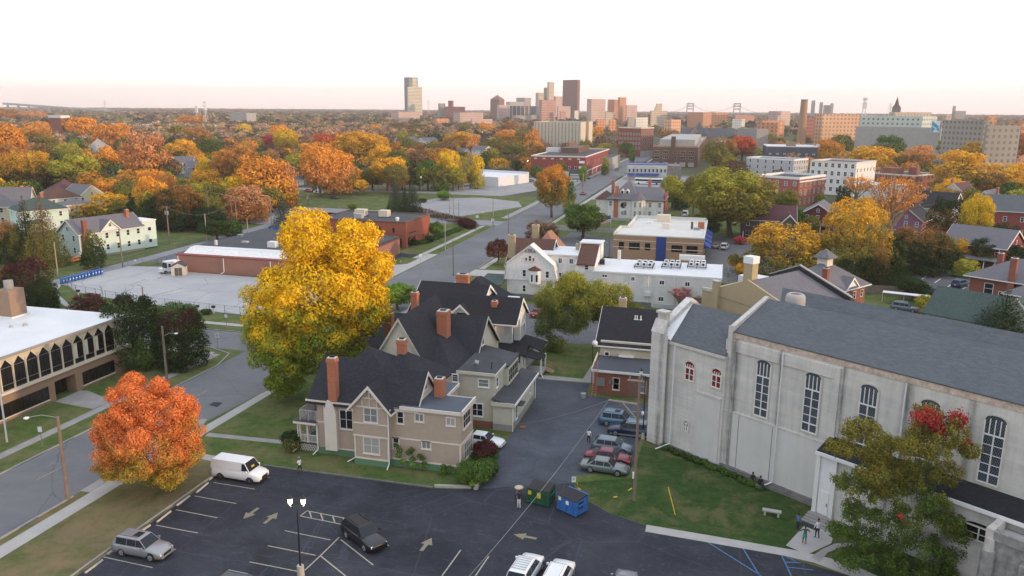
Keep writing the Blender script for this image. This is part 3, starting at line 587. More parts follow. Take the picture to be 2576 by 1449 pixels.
# cream house behind it
H = thing('cream_house','cream two-storey house with steep dark gables, orange chimney stack and flat-roofed rear annex','house',(-36,86,0))
MB().box(-39.2,-29.0,85.0,102.5,.6,6.2,'cream_siding').box(-28.999,-24.5,84.8,89.1,.6,6.6,'cream_siding').box(-28.999,-24.0,89.101,94.2,.6,6.1,'cream_siding').box(-24.499,-22.2,84.4,89.1,.8,3.3,'cream_plain').box(-23.999,-22.2,89.101,95.6,.8,3.3,'cream_plain').box(-39.0,-29.001,84.2,84.999,.6,6.2,'cream_siding').build('wall',H)
MB().box(-29.0,-24.52,84.75,84.799,0,.8,'red_brick').box(-24.5,-22.15,84.35,95.6,0,.8,'concrete_old').box(-39.2,-29.0,84.0,102.5,0,.6,'red_brick').build('foundation',H)
gable_roof(H,'y',-40.0,-32.3,84.5,97.0,6.3,12.6,.35,'dark_shingle','cream_plain','cream_siding',mid=-36.1,ends=(1,0))
gable_roof(H,'x',-37.5,-29.0,91.0,101.5,5.9,10.4,.45,'dark_shingle','cream_plain','cream_siding',mid=96.1,ends=(0,1))
hip_roof(H,-37.0,-29.5,84.7,95.0,6.2,9.2,.3,'dark_shingle',(-34.5,92.0),(-34.0,93.5),'white_paint')
winat(H,'X',vec(-28.99,94.6,6.9),.95,1.6,1,2)
chimney(H,-33.3,92.2,1.35,1.5,8.0,12.0); chimney(H,-42.0,95.0,1.0,1.0,4.0,10.3)
MB().prism([(-29.0,84.5,6.85),(-24.3,84.5,6.6),(-24.3,89.1,6.6),(-23.9,89.1,6.35),(-23.9,94.4,6.35),(-29.0,95.6,6.85)],(0,0,-.12),'flat_roof_dark').build('flat_roof',H)
MB().box(-29.0,-24.3,84.4,84.499,6.55,6.9,'cream_plain').box(-24.299,-24.2,84.4,89.1,6.4,6.75,'cream_plain').build('roof_edge',H)
MB().prism([(-24.6,84.1,3.95),(-21.8,84.1,3.45),(-21.8,96.2,3.45),(-24.0,96.2,3.95)],(0,0,-.14),'flat_roof_dark').build('annex_roof',H)
MB().box(-21.799,-21.7,84.1,96.2,3.2,3.5,'white_paint').box(-24.6,-21.8,84.0,84.099,3.15,3.6,'cream_plain').build('annex_gutter',H)
MB().box(-22.19,-21.3,85.9,87.4,2.7,2.82,'flat_roof_dark').build('door_canopy',H)
win(H,'Y',84.8,ZG,(310,900),(470,1085),2,2); win(H,'Y',84.8,ZG,(400,600),(545,720),1,2,gm='glass_pale'); win(H,'Y',84.2,ZG,(72,540),(160,650),1,3)
winat(H,'X',vec(-24.5,85.6,4.7),.9,1.3,1,2); winat(H,'X',vec(-24.0,89.4,4.0),4.6,1.9,5,2,fm='cream_siding',gm='glass_dark',name='porch_glazing'); winat(H,'X',vec(-22.2,93.0,1.6),.6,1.1,1,2)
winat(H,'X',vec(-22.2,86.0,.85),.85,1.8,1,3,name='rear_door',gm='glass')
for p in (((-22.05,84.25,3.2),(-22.05,84.25,.1)),((-22.05,95.7,3.2),(-22.05,95.7,.1)),((-32.9,84.1,6.0),(-32.9,84.1,.1))): downspout(H,p)
mb = MB().tube((-26.9,86.2,6.8),(-26.9,86.2,7.4),.04,.04,'grey_metal').tube((-26.9,86.2,7.4),(-27.3,86.0,7.6),.35,.3,'grey_metal',10).tube((-25.3,86.6,6.7),(-25.3,86.6,7.6),.06,.06,'black_metal'); mb.build('roof_vent',H)
MB().box(-21.6,-20.9,85.6,86.3,0,.12,'red_brick').build('doorstep',H)
# white house with black roof behind
H = thing('white_house','white clapboard house with steep black roofs and three brick chimneys behind the cream house','house',(-34,106,0))
MB().box(-44.0,-30.6,106.5,121.0,.5,7.4,'white_siding').box(-30.599,-28.2,107.0,112.5,.5,7.3,'white_siding').box(-28.199,-27.3,108.0,111.5,2.8,7.3,'white_siding').box(-32.0,-25.8,104.2,106.499,.5,3.0,'white_siding').box(-28.19,-25.8,106.501,110.8,.5,3.0,'white_siding').build('wall',H)
MB().box(-44.0,-25.85,104.25,120.9,0,.5,'concrete_old').build('foundation',H)
gable_roof(H,'x',-44.5,-34.0,108.0,120.5,6.6,10.4,.4,'black_shingle','white_siding','white_paint',mid=114.2)
gable_roof(H,'x',-36.0,-27.2,104.6,111.6,7.4,10.2,.35,'black_shingle','white_siding','white_paint',mid=108.1,ends=(0,1))
gable_roof(H,'y',-37.4,-33.6,105.4,113.0,7.5,9.3,.25,'black_shingle','white_siding','white_paint',ends=(1,0))
hip_roof(H,-40.5,-32.0,111.0,123.0,6.5,10.7,.4,'black_shingle',(-37.0,118.0),(-36.6,119.0))
for i in range(3): winat(H,'Y',vec(-36.0+i*.62,105.38,7.55),.5,.55,1,1)
chimney(H,-38.2,114.8,1.9,1.1,8.4,11.9); chimney(H,-30.8,106.9,.8,.8,6.3,10.0); chimney(H,-43.5,108.0,.95,.95,6.0,10.2)
mb = MB().sheet([(-32.2,103.8,3.15),(-25.6,103.8,3.15),(-25.6,106.5,3.9),(-32.2,106.5,3.9)],.14,'black_shingle').sheet([(-28.2,106.5,3.9),(-25.6,106.5,3.9),(-23.9,106.4,3.2),(-23.9,111.4,3.2),(-28.2,111.4,4.2)],.14,'black_shingle'); mb.build('porch_roof',H)
mb = MB().sheet([(-24.6,103.6,2.95),(-22.9,104.4,2.5),(-23.1,106.8,2.6),(-25.5,106.4,3.3)],.12,'black_shingle').sheet([(-25.8,103.75,3.1),(-24.6,103.6,2.95),(-25.5,106.4,3.3),(-25.9,106.3,3.4)],.12,'black_shingle'); mb.build('entry_roof',H)
MB().box(-25.79,-23.1,104.3,107.6,.3,.5,'fence_grey').build('porch_floor',H)
for x,y in ((-23.3,104.5),(-23.3,107.4),(-25.6,104.4)): MB().box(x-.1,x+.1,y-.1,y+.1,.501,2.6,'white_paint').build('column',H)
mb = MB()
for i in range(4): mb.box(-23.1+.28*i,-22.8+.28*i,106.4,107.6,.35-.12*i-.1,.45-.12*i,'wood_deck')
for y in (106.4,107.6): mb.path([(-23.0,y,1.4),(-21.9,y,.95)],[.04,.04],'wood_deck',4); [mb.box(-23.0+.2*i,-22.96+.2*i,y-.02,y+.02,.1,1.35-.08*i,'wood_deck') for i in range(6)]
mb.build('porch_steps',H)
win(H,'Y',104.2,ZG,(865,262),(930,398),1,2,fm='black_metal',gm='glass_pale',fw=.07); win(H,'Y',104.2,ZG,(720,245),(785,330),1,1,fm='black_metal',gm='glass_pale',fw=.07)
winat(H,'X',vec(-28.2,107.3,4.0),.5,2.0,1,1,fm='black_metal',gm='glass_dark',fw=.06)
for i in range(3): winat(H,'X',vec(-27.3,108.6+i*.8,3.9),.7,2.2,1,1,fm='trim_white',gm='glass_dark')
winat(H,'X',vec(-27.18,107.8,8.2),.5,.9,1,1)
for p in (((-28.1,106.9,7.2),(-28.1,106.9,3.9)),((-23.2,104.2,2.6),(-23.2,104.2,.5),(-22.8,103.8,.1))): downspout(H,p)
MB().box(-52.0,-44.001,97.0,110.0,0,3.3,'white_siding').build('side_wing',H)
mb = MB().sheet([(-53.0,96.2,3.2),(-43.0,96.2,3.6),(-41.5,104.5,7.8),(-51.0,104.5,7.6)],.16,'black_shingle').sheet([(-51.0,104.5,7.6),(-41.5,104.5,7.8),(-43,112,4.4),(-53,112,4.0)],.16,'black_shingle'); mb.build('side_roof',H)
# black-roofed office of brick and cream boards
H = thing('brick_office','black-roofed house of cream boards over a brick ground floor beside the church','house',(-15,100,0))
y0 = 99.9
MB().box(-15.0,-3.0,y0,104.6,0,3.3,'mottled_brick').box(-15.0,-3.0,104.601,114,0,6.0,'cream_siding').build('wall',H)
MB().box(-15.01,-10.6,y0-.02,y0-.001,.1,3.2,'red_brick').build('brick_patch',H)
MB().prism([(-15.3,y0-.35,3.42),(-2.8,y0-.35,3.42),(-2.8,104.6,3.9),(-15.3,104.6,3.9)],(0,0,-.12),'tar_roof').build('lower_roof',H)
MB().box(-15.3,-2.8,y0-.45,y0-.351,3.15,3.46,'white_paint').build('gutter',H); MB().prism([(-15.4,y0-.35,3.2),(-15.4,y0-.35,3.55),(-15.4,104.6,4.35),(-15.4,104.6,3.6)],(.099,0,0),'precast').build('parapet',H)
gable_roof(H,'x',-15.2,-2.6,104.6,116.0,5.6,9.3,.5,'black_shingle','cream_siding','white_paint')
win(H,'Y',99.9,ZJ,(640,1000),(727,1165),1,2,fm='precast',gm='glass_pale'); win(H,'Y',99.9,ZJ,(975,1040),(1058,1205),1,2,fm='precast',gm='glass_pale'); win(H,'Y',104.6,ZJ,(535,675),(600,785),1,2)
MB().box(-12.4,-10.4,104.1,104.59,4.0,4.25,'white_paint').box(-12.0,-10.9,104.56,104.599,4.251,5.6,'cream_plain').build('bricked_dormer',H)
chimney(H,-13.0,111.6,1.0,.9,8.6,10.6,'yellow_brick')
for px,py in ((945,330),(990,350),(912,515)):
 p = KY(ZJ,px,py,108.5) ; z = 5.6+(p[1]-104.6)/5.7*3.7; MB().tube((p[0],p[1],z),(p[0],p[1],z+.75),.09,.09,'white_metal').tube((p[0],p[1],z+.15),(p[0],p[1],z+.2),.22,.18,'white_metal').build('vent_pipe',H)
MB().box(-14.6,-13.6,y0-.2,y0-.021,1.2,2.3,'grey_metal').box(-13.0,-12.8,y0-.12,y0-.02,1.6,2.1,'grey_metal').box(-12.6,-12.35,y0-.12,y0-.02,1.5,2.2,'grey_metal').build('meter_box',H)
L_ = thing('ladder','red aluminium ladder leaning on the corner of the brick office','ladder',(-15.0,99.2,0)); mb = MB()
for dx in (0,.5): mb.tube((-15.1+dx,98.7,0),(-15.0+dx,99.42,4.6),.035,.035,'ladder',5)
for i in range(13): t = .3+i*.34; mb.tube((-15.1,98.7+.72*t/4.6,t),(-14.5,98.7+.72*t/4.6,t),.025,.025,'ladder',5)
mb.build('rails_and_rungs',L_)
D_ = thing('satellite_dish','small white satellite dish on a pole at the corner of the black-roofed house','satellite dish',(-15.9,103.5,0))
MB().tube((-15.9,103.5,0),(-15.9,103.5,5.7),.05,.05,'black_metal').build('pole',D_); mb = MB(); mb.smooth = True
mb.tube((-15.7,103.3,5.9),(-15.55,103.05,6.0),.12,.42,'white_metal',14); mb.build('dish',D_); MB().tube((-15.6,103.1,5.6),(-15.35,102.7,5.9),.02,.02,'white_metal').build('feed_arm',D_)
def planter(p,label,r=.33,h=.65,m='concrete'):
 o = MB().lathe([(r*.8,0),(r,h*.85),(r*1.06,h),(r*.85,h),(r*.8,h*.85),(.02,h*.84)],(p[0],p[1],.01),m,14).build('planter'); tag(o,label,'planter')
planter(G(ZJ,272,1262),'round concrete planter at the foot of the ladder'); planter(G(None,1197,1230),'round cream planter at the kerb corner beside the bushes')
# church
CH = thing('church','large grey limestone church with slate roof, tall traceried windows and weather-stained walls','church',tuple(CW(0,0,0)),rz=0)
def cbox(mb,p0,p1,q0,q1,z0,z1,m): return mb.obox(CW(p0,q0,z0),CP*(p1-p0),CQ*(q1-q0),(0,0,z1-z0),m)
mb = MB(); cbox(mb,0,40,0,12.0,0,14.75,'stone_church'); mb.build('nave_wall',CH)
mb = MB(); cbox(mb,-8.3,-.01,-.5,9.5,0,12.25,'stone_church'); mb.build('choir_wall',CH)
mb = MB(); cbox(mb,0.02,40,-.06,-.001,14.3,14.9,'rust_gutter'); mb.build('gutter',CH)
mb = MB(); cbox(mb,-.35,12.0,-.22,-.0015,12.95,14.05,'stone_church'); cbox(mb,-.2,.9,-.22,-.002,0,12.94,'stone_church'); cbox(mb,11.3,12.0,-.2,-.002,0,12.94,'stone_church'); mb.build('cornice',CH)
mb = MB(); cbox(mb,-8.3,-.05,-.75,-.501,12.0,12.32,'stone_trim'); mb.build('choir_cornice',CH)
mb = MB(); cbox(mb,.7,11.2,-.10,-.001,0,6.5,'stone_panel'); cbox(mb,.7,11.2,-.14,-.101,6.35,6.5,'stone_trim'); cbox(mb,5.6,5.66,-.115,-.101,0,6.3,'stone_foot'); cbox(mb,1.7,1.76,-.115,-.1015,0,6.3,'stone_foot'); mb.build('rendered_panel',CH)
mb = MB(); cbox(mb,-3.4,-.3,-.58,-.501,0,7.45,'stone_panel'); cbox(mb,-3.5,-.25,-.66,-.502,7.46,7.66,'stone_trim'); mb.build('choir_panel',CH)
mb = MB(); cbox(mb,-8.32,11.2,-.72,-.5,0,.35,'stone_foot'); cbox(mb,.0,11.8,-.499,-.115,0,.5,'stone_foot'); mb.build('plinth',CH)
zr,ze = 17.4,14.9
def cplane(pts,m,nm,t=.12):
 mb = MB(); mb.sheet([CW(*p)+vec(0,0,t) for p in pts],t,m); return mb.build(nm,CH)
cplane([(.3,-.12,ze-.03),(42,-.12,ze-.03),(42,5.9,zr),(.3,5.9,zr)],'slate_church','roof'); cplane([(.3,5.9,zr),(42,5.9,zr),(42,12,ze),(.3,12,ze)],'slate_church','rear_roof')
cplane([(-2.9,13.9,16.9),(42,13.9,17.0),(42,8.2,14.0),(-1.0,10.0,14.0)],'slate_church','aisle_roof'); cplane([(-2.9,13.9,16.9),(42,13.9,17.0),(42,19,13.0),(-2.9,19,13.0)],'slate_church','aisle_rear_roof')
mb = MB(); cbox(mb,-2.5,42,12.1,18.8,0,12.95,'stone_church'); mb.build('aisle_wall',CH)
cplane([(-9.0,-.7,12.3),(-.02,-.7,12.3),(-.02,4.6,15.35),(-9.0,4.6,15.35)],'slate_church','choir_roof'); cplane([(-9.0,4.6,15.35),(-.02,4.6,15.35),(-.02,9.6,12.3),(-9.0,9.6,12.3)],'slate_church','choir_rear_roof')
mb = MB()   # raised gable copings
for (pa,pb,q0,q1,qm,z0,z1,nm) in ((-.12,.38,-.3,12.2,5.9,14.1,17.75,0),):
 mb.prism([CW(pa,q0,z0-2),CW(pa,q0,15.6),CW(pa,q0+.35,15.5),CW(pa,qm,z1),CW(pa,q1,15.2),CW(pa,q1,z0-2)],CP*(pb-pa),'coping')
mb.build('gable_coping',CH)
mb = MB(); mb.prism([CW(-9.35,-.9,0),CW(-9.35,-.9,12.9),CW(-9.35,.4,13.9),CW(-9.35,4.6,16.1),CW(-9.35,9.8,12.8),CW(-9.35,9.8,0)],CP*.95,'stone_church'); mb.build('end_wall',CH)
mb = MB(); cbox(mb,-9.5,-7.3,-1.05,-.901,0,13.0,'stone_church'); mb.prism([CW(-9.6,-1.05,13.0),CW(-9.6,-.3,14.4),CW(-9.6,-.3,13.0)],CP*1.7,'coping'); mb.build('end_buttress',CH)
mb = MB(); cbox(mb,-9.45,-8.4,-.2,.6,13.01,15.0,'stone_trim'); cbox(mb,-9.6,-8.25,-.35,.75,15.01,15.25,'coping'); mb.build('pinnacle',CH)
mb = MB(); mb.sheet([CW(-8.4,-.8,12.75),CW(-7.0,-.8,12.5),CW(-8.38,4.6,15.6)],.1,'white_metal'); mb.build('lead_flashing',CH)
c = CW(2.6,7.3,16.4); mb = MB().lathe([(1.05,0),(1.0,1.5),(.92,1.75),(.7,1.9),(.62,1.9),(.55,1.8),(.02,1.8)],c,'concrete',20); mb.smooth = True; o = mb.build('round_vent',CH)
MB().lathe([(.56,1.81),(.02,1.84)],c,'red_brick',16).build('vent_core',o)
def arch_pts(o,r,w,zs,h,inset=0.0,k=8,rise=.5):
 """pointed-arch outline on the wall, o lower left, springing at h-rise"""
 up = vec(0,0,1); P = [o+r*inset+up*inset,o+r*(w-inset)+up*inset]
 for i in range(k+1):
  t = math.pi*i/k; x = w/2+(w/2-inset)*math.cos(t); z = h-rise+(rise-inset)*math.sin(t)**.8 if 0 < i < k else h-rise
  P.append(o+r*x+up*z)
 return P
def gothic(Z,tl,br,q,glass='glass_lead',bars=3,topcols=4,label=None,w=None,plane='Q',trac=.28):
 a,b = KQ(Z,*tl,q),KQ(Z,*br,q); wd = w or (b-a)@CP; o = a.copy(); o[2] = b[2]; h = a[2]-b[2]; r,n = CP,-CQ; up = vec(0,0,1)
 root = MB(); outer = arch_pts(o-r*.14-up*.1,r,wd+.28,0,h+.26,0,rise=.62); inner = arch_pts(o,r,wd,0,h,0,rise=.5)
 for i in range(len(outer)):
  j = (i+1) % len(outer); root.prism([outer[i],outer[j],inner[j],inner[i]],n*.10,'stone_trim')
 W_ = root.build('window',CH)
 MB().prism([p+n*.012 for p in inner],n*.01,glass).build('leaded_glass',W_)
 mb = MB(); zt = h*(1-trac)-.1
 for x in (0.0,wd-.07): mb.obox(o+r*x+n*.023,r*.07,n*.07,up*(h-.5),'white_paint')
 mb.obox(o+r*(wd/2-.05)+n*.023,r*.10,n*.08,up*zt,'white_paint'); mb.obox(o+r*.07+n*.023,r*(wd-.14),n*.075,up*.1,'white_paint')
 mb.obox(o+r*.07+n*.023+up*zt,r*(wd-.14),n*.078,up*.12,'white_paint')
 for i in range(1,topcols):
  mb.obox(o+r*(wd*i/topcols-.035)+n*.023+up*(zt+.12),r*.07,n*.07,up*(h-zt-.45),'white_paint')
 for i in range(1,bars+1):
  z = zt*i/(bars+1); big = (i == 1 and bars > 2); mb.obox(o+r*.07+n*.023+up*(z),r*(wd/2-.12),n*.05,up*(.11 if big else .05),'white_paint'); mb.obox(o+r*(wd/2+.05)+n*.023+up*(z),r*(wd/2-.12),n*.05,up*(.11 if big else .05),'white_paint')
 mb.build('mullion',W_); return W_
def leadmat(name,g,lead,s=.19):
 m,t,b = nmat(name); U = uvn(t); sp = node(t,'ShaderNodeSeparateXYZ',{0: U}); u,v = sp.outputs[0],sp.outputs[1]
 a = mth(t,'FRACT',mth(t,'DIVIDE',mth(t,'ADD',u,mth(t,'MULTIPLY',v,.6)),s)); c = mth(t,'FRACT',mth(t,'DIVIDE',mth(t,'SUBTRACT',u,mth(t,'MULTIPLY',v,.6)),s))
 l = mth(t,'MAXIMUM',mth(t,'LESS_THAN',a,.16),mth(t,'LESS_THAN',c,.16)); f = noise(t,pos(t),1.4,3)
 t.links.new(mixc(t,l,ramp(t,f,(.3,scl(g,.5)),(.7,scl(g,1.7))),lead),b.inputs['Base Color']); b.inputs['Roughness'].default_value = .25
leadmat('glass_lead',(.028,.04,.06),(.17,.19,.20)); leadmat('glass_red',(.20,.018,.015),(.13,.02,.02))
gothic(ZE,(768,412),(832,822),0.0,w=1.55,bars=4); gothic(ZE,(1096,495),(1162,928),0.0,w=1.6,bars=4)
gothic(ZC,(20,130),(70,640),0.0,w=1.6,bars=4); gothic(ZC,(430,232),(480,740),0.0,w=1.6,bars=4); gothic(ZC,(868,340),(935,840),0.0,w=1.6,bars=4)
gothic(ZE,(284,425),(344,575),-.5,'glass_red',1,w=1.15,trac=.32); gothic(ZE,(463,474),(527,625),-.5,'glass_red',1,w=1.15,trac=.32)
gothic(ZE,(272,828),(304,912),-.5,'glass_pale',1,2,w=.55,trac=.2)
mb = MB(); cbox(mb,11.85,40,-2.0,-.0,0,6.35,'stone_church'); mb.build('side_aisle',CH)
cplane([(11.6,-2.35,6.45),(40,-2.35,6.45),(40,0,7.25),(11.6,0,7.25)],'black_shingle','lean_to_roof'); mb = MB(); cbox(mb,11.55,40,-2.48,-2.351,6.2,6.52,'trim_white'); mb.build('lean_to_gutter',CH)
mb = MB(); cbox(mb,11.6,13.6,-2.12,-2.001,0,6.2,'trim_white'); cbox(mb,11.6,12.0,-2.3,-2.121,0,6.2,'white_paint'); cbox(mb,13.2,13.6,-2.3,-2.121,0,6.2,'white_paint'); mb.build('entrance_surround',CH)
mb = MB(); cbox(mb,12.1,13.1,-2.22,-2.125,.5,2.75,'sign_white'); o = mb.build('entrance_door',CH); mb = MB(); cbox(mb,12.95,13.0,-2.28,-2.221,1.4,1.7,'black_metal'); mb.build('handle',o)
mb = MB()
for i in range(4): cbox(mb,11.5,13.8,-3.9+i*.35,-3.551+i*.35 if i < 3 else -2.13,0,.12*(i+1),'concrete_old')
mb.build('steps',CH)
gothic(ZC,(722,1050),(822,1215),-2.0,'glass_dark',1,2,w=2.3,trac=.2)
for a,b,q in ((6.25,14.3,-.3),(17.9,14.3,-.15),(-6.3,12.0,-.85)):
 p0 = CW(a,q-.1,b); pts = [p0,CW(a,q-.1,.7),CW(a-.9 if a < 8 else a,q-1.4,.1)] if a != 17.9 else [p0,CW(a,q-.1,7.4)]
 downspout(CH,pts,'white_metal',.075)
mb = MB(); cbox(mb,18.2,19.0,-.012,-.002,7.4,13.0,'black_cap'); cbox(mb,23.0,23.35,-.012,-.002,7.4,13.2,'stone_foot')
T = thing('church_tower_base','grey rubble-stone block with white flat roof and parapet at the bottom right corner','church annexe',tuple(CW(27,-4.7,0)))
mb = MB(); cbox(mb,27.0,42,-4.6,-2.02,0,5.5,'stone_tower'); cbox(mb,29.5,42,-5.4,-4.61,0,4.6,'stone_tower'); mb.build('wall',T)
mb = MB(); cbox(mb,27.4,41,-4.2,-2.4,5.501,5.6,'concrete'); mb.build('flat_roof',T)
mb = MB(); cbox(mb,26.85,27.39,-4.8,-2.3,5.501,6.3,'coping'); cbox(mb,27.4,42,-4.8,-4.21,5.501,6.2,'stone_tower'); mb.build('parapet',T)
mb = MB().tube(CW(27.2,-4.75,0),CW(27.2,-4.75,4.6),.6,.5,'stone_tower',12).tube(CW(27.2,-4.75,4.6),CW(27.2,-4.75,5.6),.38,.34,'coping',12); mb.build('corner_turret',T)
# repeated windows and block buildings
WM = {}
def winmesh(w,h,cols,rows,fm,gm,fw=.1):
 k = (round(w,2),round(h,2),cols,rows,fm,gm)
 if k in WM: return WM[k]
 mb = MB(); r = vec(1,0,0); n = vec(0,-1,0); up = vec(0,0,1); o = vec(-w/2,0,0); dep = .07
 mb.obox(o,r*fw,n*dep,up*h,fm); mb.obox(o+r*(w-fw),r*fw,n*dep,up*h,fm); mb.obox(o+r*fw,r*(w-2*fw),n*dep,up*fw,fm); mb.obox(o+r*fw+up*(h-fw),r*(w-2*fw),n*dep,up*fw,fm)
 for i in range(1,cols): mb.obox(o+r*(w*i/cols-.04)+up*fw,r*.08,n*.05,up*(h-2*fw),fm)
 for j in range(1,rows): mb.obox(o+r*fw+up*(h*j/rows-.035),r*(w-2*fw),n*.04,up*.07,fm)
 mb.obox(o+r*fw+up*fw+n*.005,r*(w-2*fw),n*.02,up*(h-2*fw),gm); WM[k] = mb.mesh('window'); return WM[k]
def addwin(root,p,rz,w,h,cols=1,rows=2,fm='trim_white',gm='glass',name='window'):
 o = bpy.data.objects.new(name,winmesh(w,h,cols,rows,fm,gm)); COL.objects.link(o); o.parent = root
 o.location = vec(*p)-np.array(root['_o']); o.rotation_euler = (0,0,rz); return o
def winrow(root,a,d,L_,rz,n,z0,nz,dz,w,h,**k):
 """n columns and nz storeys of windows along direction d from a"""
 for j in range(nz):
  for i in range(n):
   t = L_*(i+.5)/n; addwin(root,(a[0]+d[0]*t,a[1]+d[1]*t,z0+j*dz),rz,w,h,**k)
def colhit(C,d,Z,x,y):
 r = ray(Z,x,y)[:2]; A = np.array([[d[0],-r[0]],[d[1],-r[1]]]); s = np.linalg.solve(A,-np.array(C[:2])); return s[0]
def block(name,label,cat,Z,xc,yb,xl,xr,yt,th,wall,roof='flat_roof_dark',par=.5,dist=None,group=None,cap=None,hmax=None,dl=None,drr=None,z0=0.0):
 """box building: nearest corner at column xc standing on row yb (or dist metres away), left face reaching column xl, right face column xr"""
 if dist: r = ray(Z,xc,yb); r = r/np.hypot(r[0],r[1]); C = vec(r[0]*dist,r[1]*dist,0)
 else: C = G(Z,xc,yb)
 th = math.radians(th); dr = vec(math.cos(th),math.sin(th),0); dL = vec(-math.sin(th),math.cos(th),0)
 h = top_at(C,Z,yt); lr = drr if drr else colhit(C,dr,Z,xr,yb); ll = dl if dl else colhit(C,dL,Z,xl,yb)
 if lr < 1 or ll < 1 or lr > 900 or ll > 900: print('BLOCK?',name,label,round(lr),round(ll),C.round()); lr = min(max(abs(lr),8),120); ll = min(max(abs(ll),8),120)
 R = thing(name,label,cat,tuple(C),group); up = vec(0,0,1)
 MB().obox(C+up*z0,dr*lr,dL*ll,up*(h-par-z0),wall).build('wall',R)
 i = min(.5,lr*.08,ll*.08); MB().obox(C+dr*i+dL*i+up*(h-par),dr*(lr-2*i),dL*(ll-2*i),up*.06,roof).build('roof',R)
 cap = cap or wall; mb = MB(); zz = up*(h-par+.002)
 e = .06 if cap != wall else 0.0
 mb.obox(C-dr*e-dL*e+zz,dr*(lr+2*e),dL*(i+e),up*par,cap).obox(C-dr*e+dL*(ll-i)+zz,dr*(lr+2*e),dL*(i+e),up*par,cap).obox(C-dr*e+dL*i+zz,dr*(i+e),dL*(ll-2*i),up*par,cap).obox(C+dr*(lr-i)+dL*i+zz,dr*(i+e),dL*(ll-2*i),up*par,cap)
 mb.build('parapet',R); return R,C,dr,dL,lr,ll,h,th
def rooftop(R,C,dr,dL,h,par,items):
 for (a,b,w,d,hh,m,nm) in items: MB().obox(C+dr*a+dL*b+vec(0,0,h-par+.062),dr*w,dL*d,(0,0,hh),m).build(nm,R)
def house(name,label,loc,rz,w,d,h,zr,ax='x',wall='white_siding',roof='grey_shingle',trim='white_paint',wins=(3,2),chim=(),hip=False,porch=None,group=None,foot='concrete_old',nfl=2,dormer=None,gm='glass',wing=None,cat='house',ov=.4,sidew=2,cm='chimney_brick'):
 R = bpy.data.objects.new(name,None); COL.objects.link(R); R.location = (loc[0],loc[1],0); R.rotation_euler = (0,0,math.radians(rz)); R['_o'] = (0.,0.,0.); tag(R,label,cat,group)
 x0,x1,y0,y1 = -w/2,w/2,-d/2,d/2
 MB().box(x0,x1,y0,y1,.5,h,wall).build('wall',R); MB().box(x0-.04,x1+.04,y0-.04,y1+.04,0,.5,foot).build('foundation',R)
 if hip: hip_roof(R,x0,x1,y0,y1,h-.1,zr,ov,roof,trim=trim)
 else: gable_roof(R,ax,x0,x1,y0,y1,h-.1,zr,ov,roof,wall,trim)
 fh = (h-.6)/nfl
 for (a,L_,dd,rot,n) in (((x0,y0-.002),w,(1,0),0,wins[0]),((x1+.002,y0),d,(0,1),math.pi/2,wins[1]),((x0-.002,y1),d,(0,-1),-math.pi/2,wins[1])):
  winrow(R,a,dd,L_,rot,n,1.4,nfl,fh,.95,min(1.5,fh*.55),gm=gm)
 if not hip and zr-h > 2:
  if ax == 'x': [addwin(R,(s*(w/2+.09),0,h+.3),s*math.pi/2,.8,1.1,gm=gm) for s in (1,-1)]
  else: addwin(R,(0,y0-.09,h+.3),0,.8,1.1,gm=gm)
 for (cx,cy,cz) in chim: chimney(R,cx,cy,.8,.8,h-1,cz,cm)
 if porch:
  px0,px1,pd = porch; MB().box(px0,px1,y0-pd,y0-.05,.3,.5,'fence_grey').build('porch_floor',R)
  MB().sheet([(px0-.3,y0-pd-.4,3.0),(px1+.3,y0-pd-.4,3.0),(px1+.3,y0-.01,3.7),(px0-.3,y0-.01,3.7)],.15,roof).build('porch_roof',R)
  n = max(2,int((px1-px0)/2.4)+1)
  for i in range(n): x = px0+.15+(px1-px0-.3)*i/(n-1); MB().box(x-.1,x+.1,y0-pd+.05,y0-pd+.25,.501,2.95,trim).build('column',R)
 if wing:
  wx0,wx1,wy0,wy1,wh,wr = wing; MB().box(wx0,wx1,wy0,wy1,0,wh,wall).build('wing_wall',R); gable_roof(R,'y' if ax == 'x' else 'x',wx0,wx1,wy0,wy1,wh-.1,wr,.35,roof,wall,trim,name='wing_roof')
 return R
# left modern office with pointed windows
B_ = thing('office_block','brown brick and cream office with a row of pointed dark windows and white roof','office building',(-81,75,0))
mb = MB().box(-118,-81.0,50,78.3,0,3.3,'left_brick').box(-118,-81.0,81.7,91.3,0,3.3,'left_brick').box(-118,-82.6,78.3,81.7,0,3.3,'left_brick').box(-82.6,-81.0,78.3,81.7,2.45,3.3,'left_brick'); mb.build('wall',B_)
MB().box(-118.2,-80.75,49.9,91.5,3.301,3.62,'precast').build('sill_band',B_); MB().box(-118,-81.2,50,91.3,3.621,7.75,'precast').build('upper_wall',B_)
MB().box(-118.4,-80.7,49.7,91.8,7.751,7.95,'precast').build('roof_slab',B_); MB().box(-118.2,-80.9,49.9,91.6,7.951,7.99,'roof_white').build('roof',B_); MB().box(-118.5,-80.6,49.6,49.699,7.7,8.05,'brown_brick').box(-80.699,-80.6,49.7,91.9,7.72,8.06,'concrete_old').build('roof_edge',B_)
